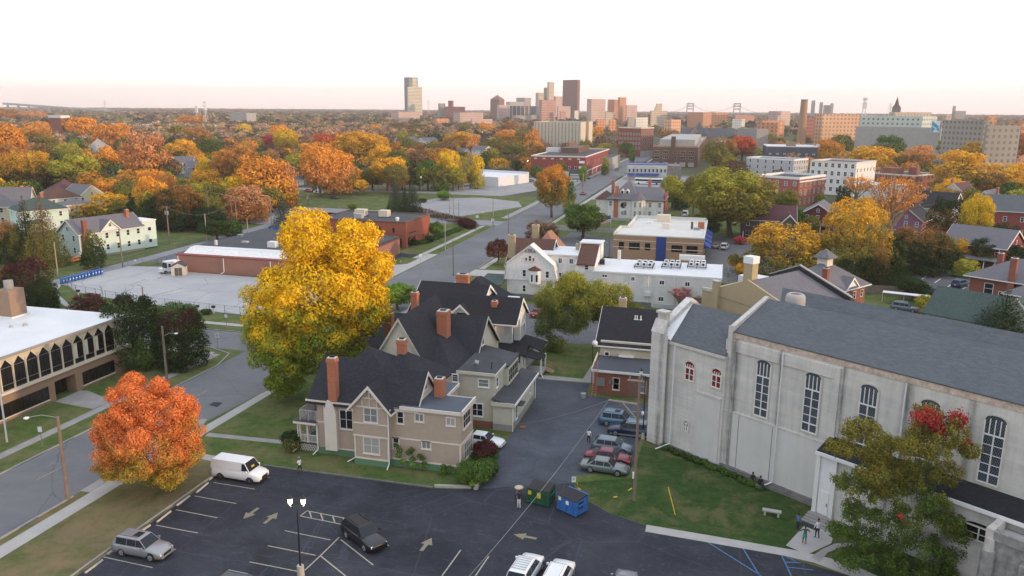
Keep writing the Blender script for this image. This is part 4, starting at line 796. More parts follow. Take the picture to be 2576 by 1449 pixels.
for i in range(12):
 u = 88.45-1.845*i; o = vec(-81.2,u-.76,3.63); n = vec(1,0,0); r = vec(0,1,0); up = vec(0,0,1); w = 1.54
 f = MB().prism([o+n*.02,o+r*w+n*.02,o+r*w+up*2.85+n*.02,o+r*w/2+up*3.72+n*.02,o+up*2.85+n*.02],n*.02,'glass_dark').build('pointed_window',B_)
 mb = MB().obox(o+r*(w/2-.02)+n*.045+up*.7,r*.04,n*.04,up*2.1,'glass_bronze').obox(o+n*.045+up*.66,r*w,n*.04,up*.05,'grey_metal').obox(o+n*.045+up*2.75,r*w,n*.04,up*.05,'grey_metal')
 mb.build('glazing_bar',f)
 if i in (1,2,3): MB().obox(o+r*.04+n*.042+up*.72,r*.5,n*.006,up*2.0,'cream_plain').build('blind',f)
 MB().obox(o+r*(w+.08)+n*.0,r*.15,n*.12,up*3.3,'precast').build('fin',B_)
def strip(u0,u1,z0,z1,n):
 f = MB().box(-81.0,-80.96,u0,u1,z0,z1,'glass_dark').box(-80.999,-80.86,u0-.1,u1+.1,z0-.14,z0-.001,'precast').build('strip_window',B_)
 mb = MB()
 for i in range(n+1): u = u0+(u1-u0)*i/n; mb.box(-80.959,-80.92,u-.03,u+.03,z0,z1,'glass_bronze')
 mb.box(-80.959,-80.925,u0,u1,z1-.04,z1+.03,'glass_bronze'); mb.build('mullion',f)
strip(82.9,88.6,.45,2.2,8); strip(64,77.2,.5,2.2,14)
d = MB().box(-82.6,-82.52,78.45,81.55,.02,2.42,'glass_dark').build('entrance_door',B_)
mb = MB()
for i in range(5): u = 78.45+3.1*i/4; mb.box(-82.519,-82.47,u-.04,u+.04,.02,2.42,'glass_bronze')
mb.build('door_frame',d)
c = MB().prism([(-97.2,85.4,8.0),(-94.2,85.4,8.0),(-94.5,85.6,11.8),(-96.9,85.6,11.8)],(0,2.6,0),'left_brick').build('chimney',B_); MB().box(-97.4,-94.0,85.2,88.2,7.995,8.2,'roof_white').build('flashing',c); MB().tube((-95.7,86.9,11.8),(-95.7,86.9,13.0),.62,.62,'concrete_old',12).build('flue',c)
for x,y,r in ((-96.5,80.5,.9),(-89.5,83.0,.35),(-90.6,81.8,.25)): MB().lathe([(r,0),(r*.8,.25),(r*.5,.35)],(x,y,7.99),'concrete',12).build('roof_vent',B_)
# flat brick building, shed
R_ = thing('brick_workshop','long low brick workshop with dark flat roof and white edge beside the white car park','workshop',(-119.6,153,0))
MB().box(-119.6,-80,153,189,0,3.75,'flat_brick').build('wall',R_); MB().box(-119.7,-79.9,152.9,189.1,3.751,3.95,'maroon_brick').build('wall_cap',R_)
MB().prism([(-118.8,154.6,3.96),(-80.5,154.6,3.96),(-80.5,158.0,4.75),(-119.5,158.0,4.75)],(0,0,-.1),'old_white').build('roof_upstand',R_); MB().box(-119.6,-80.4,158.001,160.2,3.96,4.82,'roof_white').build('roof_edge',R_)
MB().box(-120,-80.3,160.201,189,3.96,4.55,'flat_roof_dark').build('roof',R_)
for (x,y,w,d_,hh,m) in ((-103,164,2.0,1.8,1.3,'white_metal'),(-112.6,168,1.6,1.0,.35,'concrete'),(-116.5,163,.5,.5,1.2,'white_metal'),(-92,170,2,2,.8,'grey_metal'),(-119,176,1.2,1.2,.5,'grey_metal')): MB().box(x,x+w,y,y+d_,4.551,4.551+hh,m).build('rooftop_unit',R_)
for x in (-119.1,-107.3,-95.5): downspout(R_,((x,152.85,3.6),(x,152.85,.6),(x-.6,152.4,.1)),'trim_white',.08)
S_ = thing('garden_shed','small cream resin shed with dark pitched roof standing in the white car park','shed',(-116.4,149.5,0)); S_['_o'] = (0.,0.,0.); S_.rotation_euler = (0,0,math.radians(28))
MB().box(-1.5,1.5,-1.2,1.2,0,2.1,'shed_wall').build('wall',S_); gable_roof(S_,'y',-1.5,1.5,-1.2,1.2,2.1,2.9,.12,'flat_roof_dark','shed_wall')
MB().box(-.75,.75,-1.26,-1.201,.08,1.85,'house_olive').box(-.02,.02,-1.28,-1.261,.08,1.85,'shed_wall').build('door',S_)
# red brick office with sign
hh = 6.9
R_ = thing('sign_office','orange-red brick office with an overhanging upper floor, corner pier and rooftop units','office building',(-81.1,195.7,0))
MB().box(-107,-81.1,195.9,214,2.8,hh,'office_brick').build('upper_wall',R_); MB().box(-107,-87,197.4,213,0,2.799,'office_brick').box(-82.3,-81.1,195.9,197.2,0,2.799,'office_brick').box(-86.99,-81.2,203,213.5,0,2.799,'office_brick').build('lower_wall',R_)
MB().box(-106.7,-81.4,196.2,213.7,hh+.001,hh+.05,'flat_roof_dark').build('roof',R_); MB().box(-107.1,-81.0,195.8,196.199,hh+.001,hh+.35,'brown_brick').box(-81.399,-81.0,196.2,214.1,hh+.001,hh+.35,'brown_brick').box(-107.1,-106.7,196.2,214.1,hh+.001,hh+.35,'brown_brick').box(-106.699,-81.4,213.7,214.1,hh+.001,hh+.35,'brown_brick').build('parapet',R_)
for x in (-88.9,-84.9,-93.5): winat(R_,'Y',vec(x,195.9,4.2),.55,1.3,1,1,fm='black_metal',gm='glass_dark',fw=.05,sill=False)
for i in range(4): winat(R_,'X',vec(-81.1,198.4+i*1.3,3.6),.5,.5,1,1,fm='black_metal',gm='glass_dark',fw=.05,sill=False)
mb = MB()
for i in range(7): a0,a1 = math.pi*i/7,math.pi*(i+1)/7; c = vec(-81.05,203.5,1.6); mb.obox(c+vec(0,math.cos(a0)*5.5,math.sin(a0)*1.1),(.08,0,0),vec(0,(math.cos(a1)-math.cos(a0))*5.5,(math.sin(a1)-math.sin(a0))*1.1),(0,0,.35),'red_brick')
mb.build('arch',R_)
for x,y,w,d_,hz,m in ((-99.8,204,3.0,2.4,1.7,'precast'),(-97.4,198.6,2.2,1.8,1.2,'concrete'),(-92.5,204,2.6,2.4,1.7,'precast')):
 u = MB().box(x,x+w,y,y+d_,hh+.3,hh+.3+hz,m).box(x-.15,x+w+.15,y-.15,y+d_+.15,hh+.052,hh+.299,'flat_roof_blue').build('rooftop_unit',R_)
MB().lathe([(.45,0),(.45,.6),(.6,.65),(.4,1.0)],(-84.8,199,hh+.05),'white_metal',12).build('roof_vent',R_); MB().lathe([(.5,0),(.45,.3),(.2,.4)],(-102.5,210,hh+.05),'white_metal',12).build('roof_vent',R_)
# Dutch gambrel house, annexes
R_ = thing('gambrel_house','weathered white gambrel-fronted house with brown roofs and flat white-roofed rear additions','house',(-40.8,150,0))
y = 149.8
MB().box(-40.6,-31.2,y+.02,160,.9,4.0,'white_siding').build('wall',R_); MB().box(-40.7,-12,y,160,0,.9,'stone_foot').build('foundation',R_)
gp = [(-41.2,3.7),(-40.7,7.1),(-35.9,10.8),(-31.1,6.9),(-30.4,3.9)]
MB().prism([(a,y-.15,z) for a,z in gp],(0,.17,0),'peeling_white').build('gable_wall',R_)
mb = MB()
for (a,b) in zip(gp[:-1],gp[1:]):
 s = .14; mb.prism([(a[0],y-.3,a[1]),(b[0],y-.3,b[1]),(b[0],y-.3,b[1]+s),(a[0],y-.3,a[1]+s)],(0,4.5 if a[0] < -36 else 3,0),'brown_shingle' if a[0] < -36 else 'old_white')
mb.build('roof',R_)
mb = MB()
for (a,b) in zip(gp[:-1],gp[1:]): mb.prism([(a[0],y-.36,a[1]-.12),(b[0],y-.36,b[1]-.12),(b[0],y-.36,b[1]+.16),(a[0],y-.36,a[1]+.16)],(0,.055,0),'old_white')
mb.build('rake_trim',R_)
gable_roof(R_,'x',-41.4,-33,152.5,164.5,6.0,10.6,.4,'brown_shingle','white_siding','white_paint',ends=(1,1)); hip_roof(R_,-38.5,-31.5,158,168,6.5,11.6,.2,'tan_shingle',(-35.2,162),(-35.0,165))
MB().box(-41.3,-40.62,153,164,0,6.0,'white_siding').build('side_wall',R_)
chimney(R_,-40.6,153.2,1.4,.9,7.5,12.2,'yellow_brick'); chimney(R_,-38.0,163,1.4,.9,8,13.0,'yellow_brick')
q = y-.15
def gw(tl,br,**k): win(R_,'Y',q,ZH,tl,br,**k)
gw((278,602),(320,682),rows=2,gm='glass'); gw((518,618),(560,697),rows=2); gw((278,760),(318,840),rows=2); gw((305,475),(333,520),cols=1,rows=1,fm='cream_trim'); gw((342,455),(376,522),cols=1,rows=2,fm='cream_trim',gm='glass_dark'); gw((384,480),(410,524),cols=1,rows=1,fm='cream_trim')
gw((333,388),(385,425),cols=1,rows=5,gm='concrete_old',fm='concrete_old',name='louvre'); gw((305,398),(325,422),rows=3,gm='concrete_old',fm='concrete_old',name='louvre'); gw((392,405),(413,428),rows=3,gm='concrete_old',fm='concrete_old',name='louvre')
bx0,bx1 = KY(ZH,345,700,q)[0],KY(ZH,470,700,q)[0]
b = MB().prism([(bx0,q-.01,2.9),(bx0,q-.01,6.2),(bx0+.5,q-.8,6.2),(bx0+.5,q-.8,2.9)],(bx1-bx0,0,0),'white_paint') if False else MB().slab([(bx0,q-.01),(bx0+.5,q-.9),(bx1-.5,q-.9),(bx1,q-.01)],3.2,5.9,'white_paint').build('bay',R_)
MB().prism([(bx0-.15,q-.02,5.91),(bx0+.4,q-1.05,5.91),(bx1-.4,q-1.05,5.91),(bx1+.15,q-.02,5.91)],(0,0,.1),'brown_shingle').poly([(bx0-.15,q-.02,6.02),(bx0+.4,q-1.05,6.02),((bx0+bx1)/2,q-.02,6.75)],'brown_shingle').poly([(bx0+.4,q-1.05,6.02),(bx1-.4,q-1.05,6.02),((bx0+bx1)/2,q-.02,6.75)],'brown_shingle').poly([(bx1-.4,q-1.05,6.02),(bx1+.15,q-.02,6.02),((bx0+bx1)/2,q-.02,6.75)],'brown_shingle').build('bay_roof',R_)
win(R_,'Y',q-.9,ZH,(364,652),(393,740),rows=1,gm='glass'); win(R_,'Y',q-.9,ZH,(412,655),(445,742),rows=1,gm='glass')
MB().box(-35.0,-27.3,152.6,161.5,4,8.6,'old_white').build('rear_block_wall',R_); MB().box(-35.4,-27.0,152.2,161.9,8.601,8.85,'roof_white').build('rear_block_roof',R_)
win(R_,'Y',152.6,ZH,(652,480),(695,545),cols=2,rows=1); win(R_,'Y',152.6,ZH,(765,487),(811,550),cols=2,rows=1); win(R_,'Y',152.6,ZH,(650,632),(690,690),rows=2)
MB().box(-27.2,-23.4,151.3,160.0,0,7.4,'old_white').box(-27.0,-23.0,156.5,160,7.401,10.6,'old_white').build('stair_tower',R_); MB().box(-27.3,-22.8,156.2,160.2,10.601,10.85,'roof_white').build('tower_roof',R_)
MB().prism([(-26.9,150.9,7.35),(-23.3,150.9,7.35),(-23.3,156.4,10.5),(-26.9,156.4,10.5)],(0,0,-.2),'brown_shingle').build('tower_pent_roof',R_); MB().prism([(-23.3,151.0,7.3),(-23.3,156.4,7.3),(-23.3,156.4,10.4)],(.15,0,0),'old_white').prism([(-27.0,151.0,7.3),(-27.0,156.4,7.3),(-27.0,156.4,10.4)],(-.15,0,0),'old_white').build('tower_cheek',R_)
win(R_,'Y',151.3,ZH,(925,552),(970,612),rows=2,fm='white_paint'); chimney(R_,-27.9,158.5,1.0,.9,8.8,10.2,'yellow_brick')
MB().box(-45.2,-41.2,146.0,151.5,.3,.5,'wood_deck').build('porch_floor',R_); MB().prism([(-45.6,145.4,3.4),(-40.7,145.4,3.4),(-40.7,153,4.0),(-45.6,153,4.0)],(0,0,-.2),'green_shingle').build('porch_roof',R_)
for i in range(5): MB().box(-45.1+i*.9,-44.9+i*.9,146.1,146.3,.501,3.2,'white_paint').build('column',R_)
MB().box(-45.0,-41.0,144.2,145.2,0,.9,'yellow_brick').build('porch_step_wall',R_)
A_ = thing('white_annexe','long white two-storey annexe with flat white roof carrying three rows of air-conditioning racks','commercial building',(-23,150,0))
MB().box(-23.3,.6,y+.05,163.5,0,6.3,'white_siding').box(-11.5,.6,y-.05,y+.049,.6,6.2,'white_siding').build('wall',A_); MB().box(-23.35,.65,y+.06,163.6,6.301,6.45,'roof_white').build('roof',A_); MB().box(-11.6,.6,y-.3,y-.051,0,.8,'concrete_blue').build('base_course',A_)
MB().box(-23.4,.7,y-.12,y+.06,6.2,6.52,'white_paint').box(.601,.75,y+.06,163.7,6.2,6.55,'white_paint').build('roof_edge',A_)
for tl,br,c_,r_ in (((1702,712),(1758,768),2,1),((1690,882),(1750,940),2,1),((1968,728),(2022,785),2,1),((1408,675),(1450,728),2,1),((1105,650),(1165,690),2,1),((20,0),(0,0),0,0)):
 if c_: win(A_,'Y',y-.05,ZH,tl,br,cols=c_,rows=r_)
for px in (1548,1830,2095):
 c = G(ZH,px,575,6.45); r = thing('air_conditioning_rack','black steel rack of white air-conditioning condensers on the white annexe roof','air conditioner',(c[0],c[1],6.45),'air-conditioning racks on the annexe roof')
 r['label'] = {1548: 'leftmost of three condenser racks on the white annexe roof',1830: 'middle condenser rack on the white annexe roof',2095: 'rightmost condenser rack on the white annexe roof, nearest its right end'}[px]
 mb = MB()
 for dy in (-2.2,-.7,.8,2.2): mb.box(c[0]-1.9,c[0]+1.9,c[1]+dy,c[1]+dy+.12,6.75,6.87,'black_metal'); [mb.box(c[0]+s,c[0]+s+.1,c[1]+dy,c[1]+dy+.1,6.46,6.75,'black_metal') for s in (-1.8,0,1.7)]
 for s in (-1.8,1.7): mb.box(c[0]+s,c[0]+s+.1,c[1]-2.3,c[1]+2.5,6.88,6.96,'black_metal')
 mb.build('rack',r)
 for i in range(3):
  for j in range(2):
   x,yy = c[0]-1.5+i*1.15,c[1]-1.9+j*2.6; MB().box(x,x+.85,yy,yy+.75,6.97,7.6,'white_metal').tube((x+.42,yy-.02,7.28),(x+.42,yy-.001,7.28),.26,.26,'black_metal',10).build('condenser',r)
p = G(ZH,1285,500,6.45); MB().box(p[0]-.3,p[0]+.3,p[1]-.3,p[1]+.3,6.451,8.4,'old_white').build('vent_stack',A_); p = G(ZH,1108,550,6.45); MB().box(p[0]-.5,p[0]+.5,p[1]-.4,p[1]+.4,6.451,7.5,'black_metal').build('rooftop_unit',A_); p = G(ZH,2035,540,6.45); MB().box(p[0]-2.6,p[0]+2.6,p[1]+3,p[1]+4,6.451,7.5,'roof_white').build('parapet_box',A_)
for px in (1590,1860): p = KY(ZH,px,760,y-.05); downspout(A_,((p[0],y-.15,6.1),(p[0],y-.15,.9)),'trim_white',.08)
MB().box(-13.4,-12.2,y-.5,y+.04,2.2,3.0,'white_metal').build('wall_unit',A_)
# modern tan brick building with white roof and blue stripe
R_ = thing('tan_brick_building','tan brick two-storey building with vertical blue stripe, blue awnings and a bright white roof','commercial building',(-26,198,0))
y = 197.9; hb = 6.1
MB().slab([(-26.0,y),(-3.9,y),(-3.9,232),(-24,232),(-24,211),(-26,211)],0,hb,'tan_brick').build('wall',R_)
MB().slab([(-25.6,y+.4),(-4.3,y+.4),(-4.3,231.6),(-23.6,231.6),(-23.6,210.6),(-25.6,210.6)],hb+.002,hb+.06,'roof_cream').build('roof',R_)
mb = MB().box(-26.1,-3.8,y-.08,y+.35,hb+.001,hb+.3,'roof_cream').box(-4.25,-3.8,y+.351,232,hb+.001,hb+.3,'roof_cream').box(-26.1,-25.65,y+.351,211,hb+.001,hb+.6,'roof_cream').box(-24.1,-23.65,211.01,232,hb+.001,hb+.8,'roof_cream').box(-23.64,-4.26,231.6,232.1,hb+.001,hb+.8,'roof_cream').box(-25.64,-23.65,210.6,211.0,hb+.001,hb+.6,'roof_cream'); mb.build('parapet',R_)
MB().box(-26.03,-3.87,y-.05,y-.001,4.85,5.0,'roof_cream').box(-26.03,-3.87,y-.05,y-.001,3.1,3.25,'roof_cream').build('string_course',R_)
a,b = KY(ZH,1673,300,y)[0],KY(ZH,1776,300,y)[0]; MB().box(a,b,y-.12,y-.051,.1,hb+.05,'blue_panel').build('blue_stripe',R_)
for tl,br,c_,r_ in (((1285,316),(1334,388),1,1),((1390,322),(1498,400),3,2),((1555,330),(1607,405),1,1),((1830,350),(1941,426),3,2),((1986,357),(2098,436),3,2)): win(R_,'Y',y,ZH,tl,br,cols=c_,rows=r_,fm='black_metal',gm='glass_dark',fw=.07,sill=False)
for i in range(4):
 aw = MB().prism([(-3.88,y+2+i*7.2,4.6),(-2.2,y+2+i*7.2,3.6),(-3.88,y+2+i*7.2,3.4)],(0,5.6,0),'blue_awning').build('awning',R_)
MB().box(-3.89,-3.85,y+.6,y+1.4,.6,4.4,'blue_panel').build('blue_sign',R_)
for (x,yy,w,d_,hz,m) in ((-17.6,225,3.6,3,1.9,'precast'),(-15.2,212,2.0,1.2,1.4,'cream_trim'),(-7.8,213.5,.6,.6,1.9,'brown_brick'),(-7.0,212.2,1.6,.8,.6,'grey_metal'),(-6.0,214.8,1.6,1.6,1.7,'chimney_brick'),(-20,220,1.4,1.2,.6,'white_metal')): MB().box(x,x+w,yy,yy+d_,hb+.062,hb+.06+hz,m).build('rooftop_unit',R_)
# tan gable hall and cupola house behind the church, right side brick houses
def local_thing(name,label,cat,loc,rz):
 R = thing(name,label,cat,(0,0,0)); R['_o'] = (0.,0.,0.); R.location = (loc[0],loc[1],0); R.rotation_euler = (0,0,math.radians(rz)); return R
CA = -35.2
R_ = local_thing('gabled_hall','pale yellow-brick hall with broad grey roof, black-edged far parapet and square chimney','hall',(4.5,127.7),CA)
MB().prism([(-5,0,0),(-5,0,8.2),(0,0,10.3),(8.4,0,6.9),(8.4,0,0)],(0,15,0),'yellow_brick').build('wall',R_)
MB().sheet([(0,.3,10.65),(0,15,10.65),(8.8,15,7.0),(8.8,.3,7.0)],.2,'grey_shingle').sheet([(0,.3,10.65),(0,15,10.65),(-5.4,15,8.4),(-5.4,.3,8.4)],.2,'grey_shingle').build('roof',R_)
MB().prism([(-5.5,-.1,7.4),(-5.5,-.1,8.7),(-1.2,-.1,10.4),(0,-.1,11.0),(9.0,-.1,7.3),(9.0,-.1,6.2)],(0,.38,0),'yellow_brick').build('near_parapet',R_)
MB().prism([(-5.5,15,7.4),(-5.5,15,9.0),(0,15,11.4),(9.4,15,7.6),(9.4,15,6.2)],(0,.4,0),'black_cap').prism([(-5.6,14.95,9.01),(-5.6,14.95,9.2),(0,14.95,11.6),(9.5,14.95,7.8),(9.5,14.95,7.61),(0,14.95,11.41)],(0,.5,0),'concrete').build('far_parapet',R_)
MB().box(-9.6,-5.01,1.6,12,0,7.4,'yellow_brick').box(-9.7,-5.0,1.5,1.9,7.401,7.9,'coping').build('side_wing',R_); MB().box(-6.0,-4.9,-.7,-.01,0,9.8,'yellow_brick').box(-6.1,-4.8,-.8,0,9.801,10.0,'coping').build('buttress',R_)
c = MB().box(-1.9,-.3,1.6,3.2,8,13.2,'yellow_brick').build('chimney',R_); MB().box(-2.0,-.2,1.5,3.3,13.201,14.3,'trim_white').build('cap',c); MB().box(-4.4,-.6,4,7,9.2,10.5,'white_metal').build('rooftop_unit',R_)
MB().box(-9.0,6,-10,-.9,0,5.0,'yellow_brick').box(-9.0,6,-10,-.9,5.001,5.15,'tar_roof').build('low_link',R_); MB().box(-3.4,-2.6,-6,-5.2,5.151,6.2,'yellow_brick').box(-5.4,-3.8,-7,-5.6,5.151,5.8,'concrete').build('vent',R_)
R_ = local_thing('cupola_house','brick house with pyramid grey roof and square louvred cupola behind the hall','house',(18.7,153.0),CA)
MB().box(-4.8,4.8,-6.6,6.6,0,5.8,'red_brick').build('wall',R_); hip_roof(R_,-4.8,4.8,-6.6,6.6,5.7,10.0,.7,'grey_shingle',(0,-.4),(0,.4),'white_paint')
MB().box(-1.0,1.0,-1.0,1.0,9.2,10.9,'cream_trim').build('cupola',R_); hip_roof(R_,-1.0,1.0,-1.0,1.0,10.8,12.3,.6,'grey_shingle',(0,-.05),(0,.05),name='cupola_roof'); chimney(R_,3.2,-5.2,.9,.9,6,10.0,'red_brick')
gable_roof(R_,'x',2.0,5.2,-1.2,3.0,5.9,7.7,.2,'grey_shingle','trim_white','trim_white',ends=(0,1)); winrow(R_,(4.82,-6.6),(0,1),13.2,math.pi/2,5,1,2,2.6,.9,1.4); winrow(R_,(-4.8,-6.62),(1,0),9.6,0,3,1,2,2.6,.9,1.4)
R_ = local_thing('brick_bungalow','dark red brick house with wide hipped grey roof and tall white-topped chimney at right','house',(49.5,176.8),CA)
MB().box(0,19,0,12,0,4.6,'red_brick').box(8.5,18,-5,-.01,0,3.0,'red_brick').build('wall',R_); hip_roof(R_,0,19,0,12,4.5,8.2,1.0,'grey_shingle',trim='white_paint'); hip_roof(R_,8.5,18.5,-5,1,3.0,5.2,.7,'grey_shingle',trim='white_paint',name='porch_roof')
chimney(R_,7.6,-.5,1.2,.9,2,9.4,'red_brick','white_paint'); chimney(R_,2.2,8.5,1.0,1.0,5,8.6,'red_brick','white_paint'); addwin(R_,(3.6,-.01,1.4),0,1.7,2.2); addwin(R_,(6.0,-.01,.2),0,1.1,2.1,gm='glass_dark',name='porch_window'); winrow(R_,(8.5,-5.02),(1,0),9.5,0,4,1,1,2,1.2,1.5,fm='cream_trim')
R_ = local_thing('green_roof_house','house with mossy blue-green slate roof slope just beyond the church ridge','house',(33.6,141.6),CA)
MB().box(0,11,.4,12,0,4.5,'white_siding').build('wall',R_); gable_roof(R_,'x',0,11,.4,10.4,4.5,8.0,.5,'green_shingle','white_siding','green_shingle')
R_ = house('white_gabled_house','white-gabled house with steep green roof and broad white rake boards behind the spruce',(49,142),CA,9,13,4.0,8.6,'y','white_siding','green_shingle','white_paint',(2,3))
R_ = house('rear_brick_house','brick house with slate roof half hidden by trees beyond the right car park',(62,215),CA,14,12,6.0,9.6,'x','maroon_brick','grey_shingle','white_paint',(4,3),porch=(-6,6,2.4))
R_ = house('far_right_cottage','dark-roofed white cottage among the dark trees at the right edge',(88,205),CA,11,10,4.4,8.0,'y','white_siding','dark_shingle','white_paint',(3,2))
def fence(name,label,pts,h=1.7,m='fence_wood',post=2.4,gap=False,cat='fence'):
 R = thing(name,label,cat,(pts[0][0],pts[0][1],0))
 for a,b in zip(pts,pts[1:]):
  a,b = vec(*a,0),vec(*b,0); L_ = np.linalg.norm(b-a); d = (b-a)/L_; n = vec(-d[1],d[0],0); k = max(1,int(L_/post)); mb = MB(); w = L_/int(L_/.22+1)
  for i in range(int(L_/.22+1)): mb.obox(a+d*(i*w+.015)+vec(0,0,.05),d*(w-.03 if gap else w-.012),n*.03,(0,0,h-.05*(i % 2)*.4),m)
  mb.obox(a-n*.051+vec(0,0,.4),d*L_,n*.05,(0,0,.09),m).obox(a-n*.051+vec(0,0,h-.4),d*L_,n*.05,(0,0,.09),m); mb.build('board_panel',R)
 return R
fence('wooden_fence','long dark brown board fence behind the cupola house',[tuple(G(ZI,*q)[:2]) for q in ((1140,395),(1500,415),(1640,470))],1.9)
fence('picket_fence','weathered grey board fence behind the tan brick building lawn',[(-50,241),(-27,239)],1.6,'fence_grey',gap=True)
fence('picket_fence','low weathered fence in front of the mansion garden',[(-48,268),(-30,268)],1.1,'fence_grey',gap=True)
def chain(name,label,pts,h=1.5,every=3.0):
 R = thing(name,label,'fence',(pts[0][0],pts[0][1],0)); wire = MB()
 for a,b in zip(pts,pts[1:]):
  a,b = vec(*a,0),vec(*b,0); L_ = np.linalg.norm(b-a); d = (b-a)/L_; k = max(1,int(L_/every))
  for i in range(k+1): p = a+d*(L_*i/k); MB().tube(p,p+vec(0,0,h+.08),.045,.045,'chain_link',5).build('post',R)
  wire.tube(a+vec(0,0,h),b+vec(0,0,h),.03,.03,'chain_link',4); wire.tube(a+vec(0,0,.1),b+vec(0,0,.1),.015,.015,'chain_link',4)
  m_ = int(L_/.45)
  for i in range(m_): q = a+d*(L_*i/m_); wire.tube(q+vec(0,0,.05),q+d*.45+vec(0,0,h),.008,.008,'chain_link',3,False); wire.tube(q+d*.45+vec(0,0,.05),q+vec(0,0,h),.008,.008,'chain_link',3,False)
 wire.build('wire_mesh',R); return R
chain('chain_link_fence','chain-link fence round the near and left sides of the white car park',[(-134.2,145.5),(-134.2,134.5),(-131,133),(-124.9,128.7),(-107,124.5),(-83.2,122.4),(-75,122)])
chain('chain_link_fence','chain-link fence along the green verge beside the mint house',[(-139,150),(-139.8,185),(-141,205)],1.2,4)
chain('chain_link_gate','closed chain-link gate at the top of the white car park',[(-134.2,154.4),(-127,155.6),(-121,156)],1.7,2.5)
chain('chain_link_fence','tall chain-link fence behind the workshop yard',[(-127.5,197),(-131.5,222),(-108,225.5)],2.4,3.5)
# mint house and the houses at the left
R_ = house('mint_house','pale mint-green two-storey house with grey gabled roof, white gable and brick chimney',(-152.5,167.5),75,17.5,8.5,6.4,9.4,'x','mint_siding','grey_shingle','white_paint',(6,2),chim=((6.6,-1.2,10.6),))
gable_roof(R_,'y',-3.2,2.0,-4.6,1.5,6.3,8.8,.35,'grey_shingle','white_paint','white_paint',ends=(1,0)); addwin(R_,(-.6,-4.62,7.2),0,.8,.9,gm='glass_dark')
MB().box(8.76,12.8,-4.0,2.5,.3,7.2,'mint_siding').box(8.7,13.0,-4.1,2.6,7.201,7.5,'white_paint').build('rear_block',R_); [addwin(R_,(10.8,-4.01,z),0,1.1,1.1,rows=1) for z in (1.5,4.6)]
MB().box(-8.2,-6.6,-5.3,-4.26,0,6.2,'red_brick').box(-7.9,-6.9,-5.2,-4.3,6.2,9.6,'red_brick').build('street_chimney',R_)
HL = [
 ('green_hip_house','pale green house with dark green hipped roof and red chimney at the left edge',G(Z4,300,470),60,13,11,6.4,9.6,dict(hip=True,wall='mint_siding',roof='green_shingle',chim=((1.5,1.0,11),),porch=(-6,-1,2))),
 ('grey_gabled_house','cream house with broad light grey gabled roof at the left edge',G(Z4,60,430),35,15,12,6.4,11.4,dict(wall='butter_siding',roof='grey_shingle',chim=((5,0,11.8),))),
 ('maroon_roof_house','white house with dark maroon pyramid roof and finial in the row at the left',G(Z4,490,300),70,11,10,5.6,9.6,dict(hip=True,roof='maroon_shingle')),
 ('tan_gable_house','tan house with grey roof and wide timber gable in the row at the left',G(Z4,620,320),70,10,12,5.2,8.8,dict(ax='y',wall='butter_siding',roof='grey_shingle')),
 ('pink_roof_house','house with pale pinkish-brown hipped roof behind the green house',G(Z4,440,345),65,11,11,5.4,9.0,dict(hip=True,roof='brown_shingle')),
 ('side_porch_house','white two-storey house with flat grey roof and tall dark windows behind the brown conifers',G(Z4,560,420),70,9,8,6.2,7.4,dict(hip=True,wall='white_siding',roof='grey_shingle',gm='glass_dark'))]
for n_,l_,p,rz,w,d_,h_,z_,k in HL: house(n_,l_,p,rz,w,d_,h_,z_,**k)
# middle distance buildings
def rooms(b,nr,nl,z0,nz,dz,w,h,**k):
 R,C,dr,dL,lr,ll,H_,th = b
 if nr: winrow(R,(C[0]+math.sin(th)*.01,C[1]-math.cos(th)*.01),dr,lr,th,nr,z0,nz,dz,w,h,**k)
 if nl: winrow(R,(C[0]+dL[0]*ll-math.cos(th)*.01,C[1]+dL[1]*ll-math.sin(th)*.01),-dL,ll,th-math.pi/2,nl,z0,nz,dz,w,h,**k)
R_ = thing('mansion','white stone mansion with slate hipped roof, twin arched dormers, round bay and orange chimneys','mansion',(-34,276,0))
MA = G(ZN,200,1240); x0,y0m = MA[0],MA[1]; XW = colhit(MA,(1,0),ZN,1075,1180)
MB().box(x0,x0+XW,y0m,y0m+14,0,6.6,'old_white').build('wall',R_); hip_roof(R_,x0,x0+XW,y0m,y0m+14,6.5,10.4,.7,'grey_shingle',(x0+XW*.3,y0m+7),(x0+XW*.92,y0m+7),'black_cap'); hip_roof(R_,x0+1,x0+XW*.52,y0m+1,y0m+14,7.2,12.6,.3,'grey_shingle',(x0+XW*.33,y0m+8),(x0+XW*.34,y0m+8.5),name='tower_roof')
MB().box(x0-4.5,x0-.01,y0m+3,y0m+11,0,6.2,'old_white').build('side_wing',R_); hip_roof(R_,x0-4.5,x0+1,y0m+3,y0m+11,6.1,8.6,.5,'brown_shingle',name='side_roof')
bx = x0+XW*.55; MB().lathe([(2.6,0),(2.6,6.7)],(bx,y0m+.3,0),'old_white',12).build('round_bay',R_); MB().lathe([(3.1,0),(.1,2.9)],(bx,y0m+.3,6.71),'grey_shingle',12).build('bay_roof',R_)
for z in (1.2,4.2):
 for a in (-60,-20,20,60): t = math.radians(a-90); addwin(R_,(bx+2.53*math.cos(t),y0m+.3+2.53*math.sin(t),z),t+math.pi/2,.95,1.9,gm='glass_pale')
for z,xs in ((4.2,(.05,.32,.76,.93)),(1.2,(.32,.76,.93))):
 for f in xs: addwin(R_,(x0+XW*f,y0m-.01,z),0,1.1,1.7,gm='glass_pale')
MB().tube((x0+XW*.28,y0m-.05,4.6),(x0+XW*.28,y0m+.02,4.6),1.0,1.0,'glass_dark',16).build('arched_window',R_); MB().tube((x0+XW*.28,y0m-.08,1.9),(x0+XW*.28,y0m+.02,1.9),.7,.7,'grey_metal',14).build('oval_window',R_)
